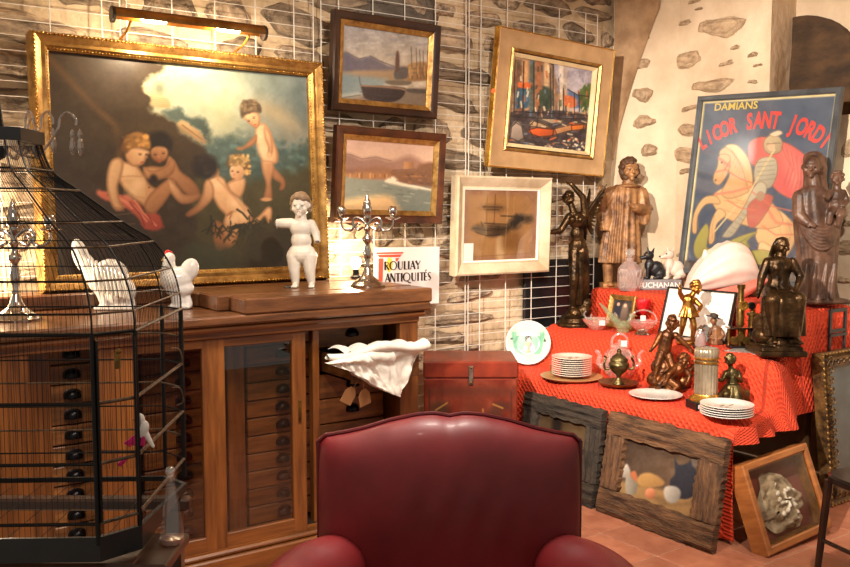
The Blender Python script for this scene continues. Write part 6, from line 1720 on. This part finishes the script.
for i in range(22):
    s = i/21; x = lerp(708, 758, s); yt = 283-8*math.sin(s*PI*.55)-(14*max(0, s-.55)); wdt = 6+7*math.sin(s*PI)
    P.append([tuple(Vector(f(x+2*v, yt+wdt*v, (-19-5*math.sin(v*PI)-3*v)*k))) for v in [j/8 for j in range(9)]])
obj('lip', G().grid(P), PKL, t, smooth=180)
for j, (x, y, r_) in enumerate(((706,243,4),(722,238,4.5),(738,239,4),(750,247,3))): obj('knob', G().cap(f(x,y+10), f(x-1,y+2), r_*1.3*k, r_*.5*k), CON, t)
obj('prop', G().box(-.3,.3,0,.02,0,.01), TW, t) if False else None
wp = obj('wooden_prop', G().cbox(-.42,.42,-.02,.02,0,.058,.004), TW, None, (4.50, 3.20, ZU), (0,0,TZ))
tag(wp, 'plain pine batten under the foot of the liqueur poster', 'batten')

# ------------------------------------------------------------------ glass, metal and china on the table
# perfume decanter
loc = Vector((4.18, 3.80, ZU)); f, k = px_local(628, 288, loc)
t = thing('cut_glass_decanter', 'pinkish cut glass decanter with a square stopper in front of the saint', 'decanter', loc, YAW)
PG = glass('rose_tinted_glass', (222,196,190), .04, .22, .3)
obj('body', G().lathe([(1e-5,.004),(10*k,0),(11.5*k,3*k),(12*k,14*k),(11.5*k,22*k),(7*k,28*k),(3.4*k,30*k),(3.2*k,33*k),(4.4*k,34*k)], 8, Matrix.Rotation(PI/8,4,'Z')), PG, t, smooth=0)
g = G()
for s in (-1, 1):
    for i in range(6): g.tube([(s*(-8+i*3.2)*k, -10.6*k, 3*k), (s*(-6+i*3.2)*k+s*3*k, -10.8*k, 21*k)], .5*k, 4)
stuff(obj('cut_pattern', g, CRYSTAL, t)); obj('stopper', G().cbox(-4.5*k,4.5*k,-3*k,3*k,35*k,42*k,.006).cap((0,0,30*k),(0,0,35*k),2.4*k), CRYSTAL, t)
# little gilt frame
Qp = Paint([(0,0),(60,0),(60,80),(0,80)], 40, 52); Qp.fill((60,52,48)); Qp.mottle(40, 14, 3)
Qp.poly([(6,15),(24,12),(26,70),(8,74)], (38,40,52), soft=3); Qp.poly([(30,20),(40,10),(48,30),(46,76),(28,78)], (150,126,110), (70,54,46), soft=3); Qp.ell(38,18,5,6,(206,170,140)); Qp.ell(16,16,5,6,(190,150,120))
picture('small_gilt_frame', 'small gilt frame with two standing figures on the red cloth', 'picture', (3.985, 3.70, ZM_+.004), (R(-11.5), 0, TZ), .21, .205, [(0,.012),(0,-.008),(.006,-.014),(.02,-.006),(.03,-.002),(.03,.008)], GOLD, Qp, .028, .004)
# drawing in a thin black frame
Dq = Paint([(0,0),(100,0),(100,60),(0,60)], 70, 44); Dq.fill((238,232,222))
for i in range(26):
    x = random.uniform(25,85); y = random.uniform(12,48); Dq.line([(x,y),(x+random.uniform(-9,9),y+random.uniform(-5,5)),(x+random.uniform(-9,9),y+random.uniform(-8,8))], .5, (196,176,164), alpha=.6)
picture('ink_drawing', 'pale line drawing in a thin black frame propped behind the gilded boy', 'picture', (4.0, 3.17, ZM_+.004), (R(-16), 0, TZ), .47, .285, [(0,.012),(0,-.006),(.010,-.006),(.010,.008)], BLACKP, Dq, .009, .004, pmat=PRINT)
# clear glassware
def lathe_thing(name, label, cat, loc, parts, group=None, rz=0.0, n=24):
    t = thing(name, label, cat, loc, rz, group)
    for nm, pr, m, sm_ in parts: obj(nm, G().lathe(pr, n), m, t, smooth=sm_)
    return t
t = thing('crystal_bowl', 'low cut crystal bowl with a white price label near the winged bronze', 'bowl', (3.86, 3.76, ZM_+.002), YAW)
obj('bowl', G().lathe([(1e-5,.004),(.036,0),(.045,.01),(.075,.045),(.085,.065),(.08,.066),(.06,.03),(1e-5,.014)], 16, fold=lambda a, s: 1+.06*math.cos(8*a)), CRYSTAL, t, smooth=20)
obj('price_label', G().box(-.004,.03,-.092,-.090,.035,.065), mat('white_label', (226,208,200), None), t)
for a in (0, 2.1, 4.2): obj('handle', G().tube(smoothpts([(.085*math.cos(a),.085*math.sin(a),.05),(.12*math.cos(a),.12*math.sin(a),.075),(.105*math.cos(a),.105*math.sin(a),.10)], 5), .006, 8), CRYSTAL, t)
t = thing('glass_bird', 'pale green glass bird with a long upswept tail before the small gilt frame', 'glass bird', (3.90, 3.60, ZM_+.002), YAW)
GRG = glass('pale_green_glass', (206,212,170), .05, .16, .2)
g = G().ell((.01,0,.035),(.05,.035,.032)).cap((-.02,0,.05),(-.13,0,.17),.028,.006).cap((.04,0,.05),(.06,0,.09),.016,.012).ell((.062,0,.098),(.02,.015,.015)).cap((.076,0,.098),(.098,0,.092),.006,.002).cap((0,0,.008),(.02,0,.006),.028,.028)
obj('body', remesh(g, .004, 4), GRG, t)
RG = glass('ruby_glass', (224,30,40), .04, .12, .45)
t = thing('ruby_goblet', 'ruby red glass goblet on a clear stem', 'goblet', (4.03, 3.55, ZM_+.002), YAW)
obj('cup', G().lathe([(.006,.095),(.022,.11),(.038,.14),(.045,.185),(.042,.19),(.034,.15),(1e-5,.12)], 24), RG, t, smooth=60)
obj('stem', G().lathe([(1e-5,0),(.036,0),(.034,.006),(.008,.014),(.006,.05),(.011,.06),(.006,.07),(.008,.097),(1e-5,.099)], 20), CRYSTAL, t, smooth=60)
t = thing('glass_basket', 'clear glass bowl with a looped handle and label on a metal foot', 'bowl', (3.93, 3.46, ZM_+.002), YAW)
obj('bowl', G().lathe([(1e-5,.022),(.03,.02),(.06,.04),(.092,.075),(.086,.077),(.05,.045),(1e-5,.03)], 20, fold=lambda a, s: 1+.05*math.cos(6*a)), CRYSTAL, t, smooth=30)
obj('foot', G().lathe([(1e-5,0),(.045,0),(.04,.008),(.012,.016),(.012,.024),(1e-5,.024)], 20), SILVER, t, smooth=60)
obj('handle', G().tube(smoothpts([(-.08,0,.075),(-.06,0,.12),(0,0,.14),(.06,0,.12),(.08,0,.075)], 6), .0045, 8), CRYSTAL, t); obj('price_label', G().box(-.03,.0,-.06,-.058,.085,.115), mat('white_label', (1,1,1)), t)
lathe_thing('glass_cruet', 'small glass cruet with a silver lid before the line drawing', 'cruet', (3.82, 2.965, ZM_+.002), (
    ('body', [(1e-5,.002),(.028,0),(.03,.01),(.026,.05),(.018,.075),(.016,.082)], PG, 60), ('lid', [(.017,.082),(.024,.085),(.022,.095),(.008,.105),(.006,.112),(1e-5,.114)], SILVER, 60)))
lathe_thing('pewter_saucer', 'flat dark pewter saucer under the glass cruet', 'saucer', (3.82, 2.965, ZM_-.004), (('dish', [(1e-5,0),(.03,0),(.046,.006),(.048,.008),(.03,.004),(1e-5,.004)], mat('pewter', (110,100,94), (70,64,60), 20, .35, metal=.9), 60),))
# glass slab
gs = obj('glass_slab', G().cbox(-.13,.11,-.07,.07,0,.006,.001), glass('slab_glass', (232,226,220), .06, .2, .25), None, (3.865, 2.665, ZM_+.001), (0,0,TZ+R(6)))
tag(gs, 'clear glass slab lying on the red cloth beside the seated bronze', 'glass plate')
obj('polished_edge', G().box(-.13,.11,-.0715,-.0705,.0005,.0055), CRYSTAL, gs)
# brass instrument
loc = Vector((3.95, 2.80, ZM_)); f, k = px_local(741, 348, loc)
t = thing('brass_instrument', 'antique brass and black instrument with wheel, stage and upright cylinder', 'instrument', loc, YAW)
obj('base', G().cbox(-14*k,14*k,-9*k,9*k,0,3*k,.003).cbox(6*k,12*k,-4*k,4*k,3*k,20*k,.003), BLACKP, t)
obj('stage', G().cbox(-16*k,10*k,-7*k,7*k,20*k,22*k,.002), SILVER, t)
obj('column', G().lathe([(2.6*k,3*k),(2.6*k,22*k),(3.8*k,24*k),(3.8*k,44*k),(3*k,46*k),(3*k,60*k),(4*k,61*k),(4*k,65*k),(1e-5,65*k)], 18, Matrix.Translation((-3*k,0,0))), BRASS, t, smooth=30)
obj('cylinder', G().lathe([(1e-5,10*k),(4.6*k,10*k),(4.6*k,13*k),(4*k,14*k),(4*k,33*k),(5.4*k,34*k),(5.4*k,36*k),(2*k,37*k),(1.6*k,40*k),(1e-5,41*k)], 20, Matrix.Translation((9*k,0,0))), BRASS, t, smooth=30)
for x, m, nm, r_ in ((-2, GOLDB, 'focus_wheel', 4.6), (6, BLACK, 'counter_wheel', 3.6)): obj(nm, G().lathe([(1e-5,-1.6*k),(r_*k,-1.6*k),(r_*k*1.05,0),(r_*k,1.6*k),(r_*k*.6,1.8*k),(r_*k*.5,.8*k),(1e-5,.8*k)], 20, Matrix.Translation((x*k,-5*k,44*k)) @ Matrix.Rotation(PI/2,4,'X')), m, t, smooth=30)
for i, x in enumerate((-11,-5,1)): obj('gear', G().lathe([(1e-5,-1.2*k),(4*k,-1.2*k),(4*k,1.2*k),(1e-5,1.2*k)], 14, Matrix.Translation((x*k,-7*k,(9+3*(i % 2))*k)) @ Matrix.Rotation(PI/2,4,'X')), BRASS, t, smooth=30)
for x in (-13, 2): obj('pillar', G().lathe([(2*k,3*k),(1.4*k,6*k),(2.2*k,10*k),(1.4*k,14*k),(2*k,20*k)], 12, Matrix.Translation((x*k,3*k,0))), BRASS, t)
# leaning grey card behind figurine
gc = obj('grey_card', G().cbox(-.04,.04,-.003,.003,0,.09,.001), mat('grey_card', (120,118,116), (96,94,92), 10, .5), None, (3.98, 3.09, ZM_+.003), (R(-30),R(18),TZ))
tag(gc, 'small grey card propped behind the hat figurine', 'card')
obj('crease', G().box(-.04,.04,-.0036,-.003,.044,.046), BLACKP, gc)

# china -------------------------------------------------------------------------------
def plate_prof(r): return [(1e-5,.003),(.5*r,.003),(.56*r,0),(.6*r,.002),(.66*r,.006),(r,.016),(r,.0185),(.97*r,.0185),(.64*r,.0105),(.56*r,.008),(1e-5,.008)]
plm = {}
def plate_thing(r, loc, label, group=None, deco=False, m=PORC, rot=None):
    key = (round(r, 3), m.name)
    if key not in plm:
        me_ = G().lathe(plate_prof(r), 40).mesh('plate', 40); me_.materials.append(m); plm[key] = me_
    o = share(plm[key], 'dinner_plate', None, loc, rot or (0,0,random.uniform(0,6)))
    return tag(o, label, 'plate', group)
ORD = ['', 'second', 'third', 'fourth', 'fifth', 'sixth', 'seventh', 'eighth', 'ninth']
FLW = mat('flower_transfer', (170,110,90), (120,130,90), 40, .3)
for i in range(9):
    o = plate_thing(.112, (3.43, 3.53, ZL+.017+i*.0118), 'topmost cream plate of the tall stack on the round tray' if i == 8 else ORD[8-i]+' cream plate from the top of the tall stack on the tray', 'cream plates stacked on the tray')
    if i == 8: obj('flower_motif', G().ell((-.03,.01,.009),(.014,.008,.0006)).ell((.0,-.012,.009),(.018,.007,.0006)).ell((.03,.012,.009),(.012,.008,.0006)), FLW, o)
for i in range(5):
    o = plate_thing(.118, (3.36, 2.455, ZL+.004+i*.0105), 'topmost white plate of the low stack beside the fluted jar' if i == 4 else ORD[4-i]+' white plate from the top of the low stack by the jar', 'white plates stacked by the jar', m=WHITE)
    if i == 4: obj('flower_motif', G().ell((-.02,.01,.009),(.02,.006,.0006)).ell((.02,-.012,.009),(.022,.006,.0006)).ell((.035,.02,.009),(.012,.008,.0006)), FLW, o)
o = plate_thing(.132, (3.42, 2.92, ZL+.004), 'single plain white plate lying near the putti group', m=WHITE)
lathe_thing('round_tray', 'round pale wooden tray under the tall stack of plates', 'tray', (3.43, 3.53, ZL+.002), (('dish', [(1e-5,0),(.14,0),(.17,.012),(.175,.016),(.168,.017),(.14,.008),(1e-5,.008)], mat('pale_tray_wood', (190,148,100), (156,114,72), 8, .4), 60),), n=40)
lathe_thing('votive_glass', 'tiny amber glass tumbler on the tray beside the plates', 'glass', (3.42, 3.667, ZL+.014), (('cup', [(1e-5,.002),(.018,0),(.022,.045),(.019,.045),(.016,.006),(1e-5,.006)], glass('amber_glass', (214,170,110), .05, .12, .2), 60),))
# celadon portrait plate leaning
loc = Vector((3.50, 3.98, ZL+.004)); t = thing('portrait_plate', 'celadon plate painted with a seated lady, propped upright', 'plate', loc, rot=(R(-14), 0, YAW+R(-8)))
r_ = .138; me_ = G().lathe([(1e-5,0),(.55*r_,0),(.62*r_,-.006),(r_,-.018),(r_,-.022),(.6*r_,-.010),(.5*r_,-.005),(1e-5,-.005)], 40).mesh('dish', 40)
obj('dish', me_, PORC, t, (0,0,r_), (R(90),0,0))
nr, na = 36, 64; V = []; C_ = []; F = []
for i in range(nr+1):
    for j in range(na):
        rr = r_*.97*i/nr; a = 2*PI*j/na; x, z_ = rr*math.cos(a), rr*math.sin(a); s = rr/r_
        y = -.0012-(0 if s < .55 else (s-.55)*.012) - (.007 if s > .62 else .007*max(0, (s-.5)/.12)) - .0035
        V.append((x, -.0065-(0 if s < .5 else .006*min(1, (s-.5)/.14)) - (0 if s < .64 else .0125*(s-.64)/.36), z_+r_))
        n_ = fbm(np.array([x*60+9]), np.array([z_*60+9]), 3, 3)[0]
        c = np.array((226,226,218)) if s > .93 else np.array((176,198,180))
        if s < .82 and abs(x) < .66*r_*(1+.3*z_/r_) and -.5*r_ < z_ < .45*r_: c = np.array((112,166,138))*(.9+.25*n_)
        if s < .9 and z_ > .3*r_ and abs(x) < .5*r_: c = np.array((200,206,196))
        d = lambda cx, cz_, rx, rz_: ((x/r_-cx)/rx)**2+((z_/r_-cz_)/rz_)**2 < 1
        if d(0,.16,.15,.16): c = np.array((30,26,28))
        if d(.03,.08,.09,.11): c = np.array((232,196,170))
        if d(.04,-.22,.2,.26): c = np.array((150,120,150)) if n_ > .5 else np.array((214,150,110))
        if d(.2,-.3,.09,.2) or d(-.12,-.26,.07,.15): c = np.array((226,210,196))
        if d(-.72,.14,.06,.05) or d(.74,.1,.06,.05): c = np.array((50,50,52))
        C_.append(c)
for i in range(nr):
    for j in range(na): F.append((i*na+j, i*na+(j+1) % na, (i+1)*na+(j+1) % na, (i+1)*na+j))
me_ = G().add(V, F).mesh('painted_face', 180, fix=False); put_colors(me_, C_); obj('painted_face', me_, paint_mat('glazed_painting', .2, .4), t)
# bronze burner on its dish
loc = Vector((3.48, 3.225, ZL+.003)); t = thing('bronze_burner', 'small bronze two-handled urn with pierced lid on a round dish', 'urn', loc, YAW)
k = loc.dot(CF)/878
obj('dish', G().lathe([(1e-5,0),(13*k,0),(20*k,3*k),(20.5*k,4.5*k),(19*k,4.5*k),(12*k,2*k),(1e-5,2*k)], 32), BRASS, t, smooth=60)
obj('urn', G().lathe([(1e-5,2*k),(6*k,2.5*k),(5*k,5*k),(2*k,8*k),(2.2*k,11*k),(8*k,16*k),(10.5*k,21*k),(10*k,24*k),(8.5*k,25*k),(8.5*k,26*k),(1e-5,26*k)], 24), BRONZEG, t, smooth=60)
obj('lid', G().lathe([(9*k,26*k),(9*k,27.5*k),(6*k,31*k),(3*k,33*k),(2*k,34.5*k),(2.6*k,36*k),(1.2*k,38*k),(1e-5,38.4*k)], 24), BRONZEG, t, smooth=60)
for s in (-1, 1): obj('handle', G().tube(smoothpts([(s*9.5*k,0,18*k),(s*14*k,0,18*k),(s*15*k,0,24*k),(s*13*k,0,29*k),(s*15*k,0,31*k)], 5), 1.2*k, 8), BRONZEG, t)
# glass teapot
loc = Vector((3.64, 3.37, ZL+.002)); t = thing('glass_teapot', 'clear glass teapot with hooped handle and white price label', 'teapot', loc, YAW); k = loc.dot(CF)/878
obj('body', G().lathe([(1e-5,1*k),(10*k,.5*k),(15*k,7*k),(17.5*k,16*k),(15*k,26*k),(9*k,31*k),(7*k,32*k)], 28), CRYSTAL, t, smooth=60)
obj('lid', G().lathe([(8*k,32*k),(8.5*k,33*k),(5*k,36*k),(1.5*k,37*k),(2.5*k,39*k),(1e-5,41*k)], 22), CRYSTAL, t, smooth=60)
obj('handle', G().tube(smoothpts([(-8*k,0,32*k),(-7*k,0,42*k),(0,0,46*k),(7*k,0,42*k),(8*k,0,32*k)], 6), 1.3*k, 8), CRYSTAL, t)
for s in (-1, 1): obj('spout', G().tube(smoothpts([(s*15*k,0,12*k),(s*21*k,0,16*k),(s*20*k,0,24*k),(s*24*k,0,29*k)], 5), [3.4*k]*4+[2.6*k]*6+[1.8*k]*6, 10), CRYSTAL, t)
obj('price_label', G().box(0,6*k,-6*k,-5.8*k,34*k,40*k), mat('white_label', (1,1,1)), t)
# fluted jar
loc = Vector((3.43, 2.625, ZL+.003)); t = thing('fluted_jar', 'tall fluted silver-grey jar with gilt bands on a black square base', 'jar', loc, YAW+R(12)); k = loc.dot(CF)/878
FLS = mat('fluted_pewter_glass', (176,160,136), (132,116,94), 10, .25, metal=.55)
obj('plinth', G().cbox(-17*k,9*k,-12*k,10*k,0,8*k,.003), BLACKP, t); obj('price_label', G().box(-15*k,-5*k,-12.2*k,-12*k,2*k,6*k), mat('white_label', (1,1,1)), t)
fl = lambda a, s: 1-.05*(.5+.5*math.cos(20*a))
obj('gilt_foot', G().lathe([(1e-5,8*k),(16*k,8*k),(16.5*k,10*k),(13*k,12*k),(11.5*k,15*k),(1e-5,15*k)], 32), GOLDB, t, smooth=60)
obj('body', G().lathe([(11*k,14*k),(11.6*k,16*k),(11.8*k,44*k),(11.4*k,46*k)], 120, fold=fl), FLS, t, smooth=60)
for z_ in (46, 50): obj('gilt_band', G().lathe([(11*k,z_*k),(13*k,(z_+.6)*k),(13.2*k,(z_+1.8)*k),(11*k,(z_+2.6)*k)], 32), GOLDB, t, smooth=60)
obj('collar', G().lathe([(11*k,48.4*k),(11.2*k,50.2*k)], 32), FLS, t, smooth=60)
obj('lid', G().lathe([(11.6*k,52.4*k),(12.2*k,54*k),(12.2*k,60*k),(10.8*k,61.5*k),(1e-5,61.2*k)], 120, fold=fl), FLS, t, smooth=60)
# dark metal easel standing behind the carved frame
bk = thing('metal_easel', 'dark steel easel with a rectangular top rising behind the carved frame', 'easel', (4.40, 2.545, 0))
STEEL = mat('dark_steel', (62,66,74), (40,42,48), 12, .35, metal=.7)
obj('top_frame', frame_mesh(.16, .125, [(0,.006),(0,-.006),(.018,-.006),(.018,.006)]), STEEL, bk, (0,0,.87))
for x in (-.07, .07): obj('post', G().box(x-.008,x+.008,-.005,.005,0,.88), STEEL, bk)
obj('shelf', G().box(-.08,.08,-.012,.005,.85,.865), STEEL, bk)
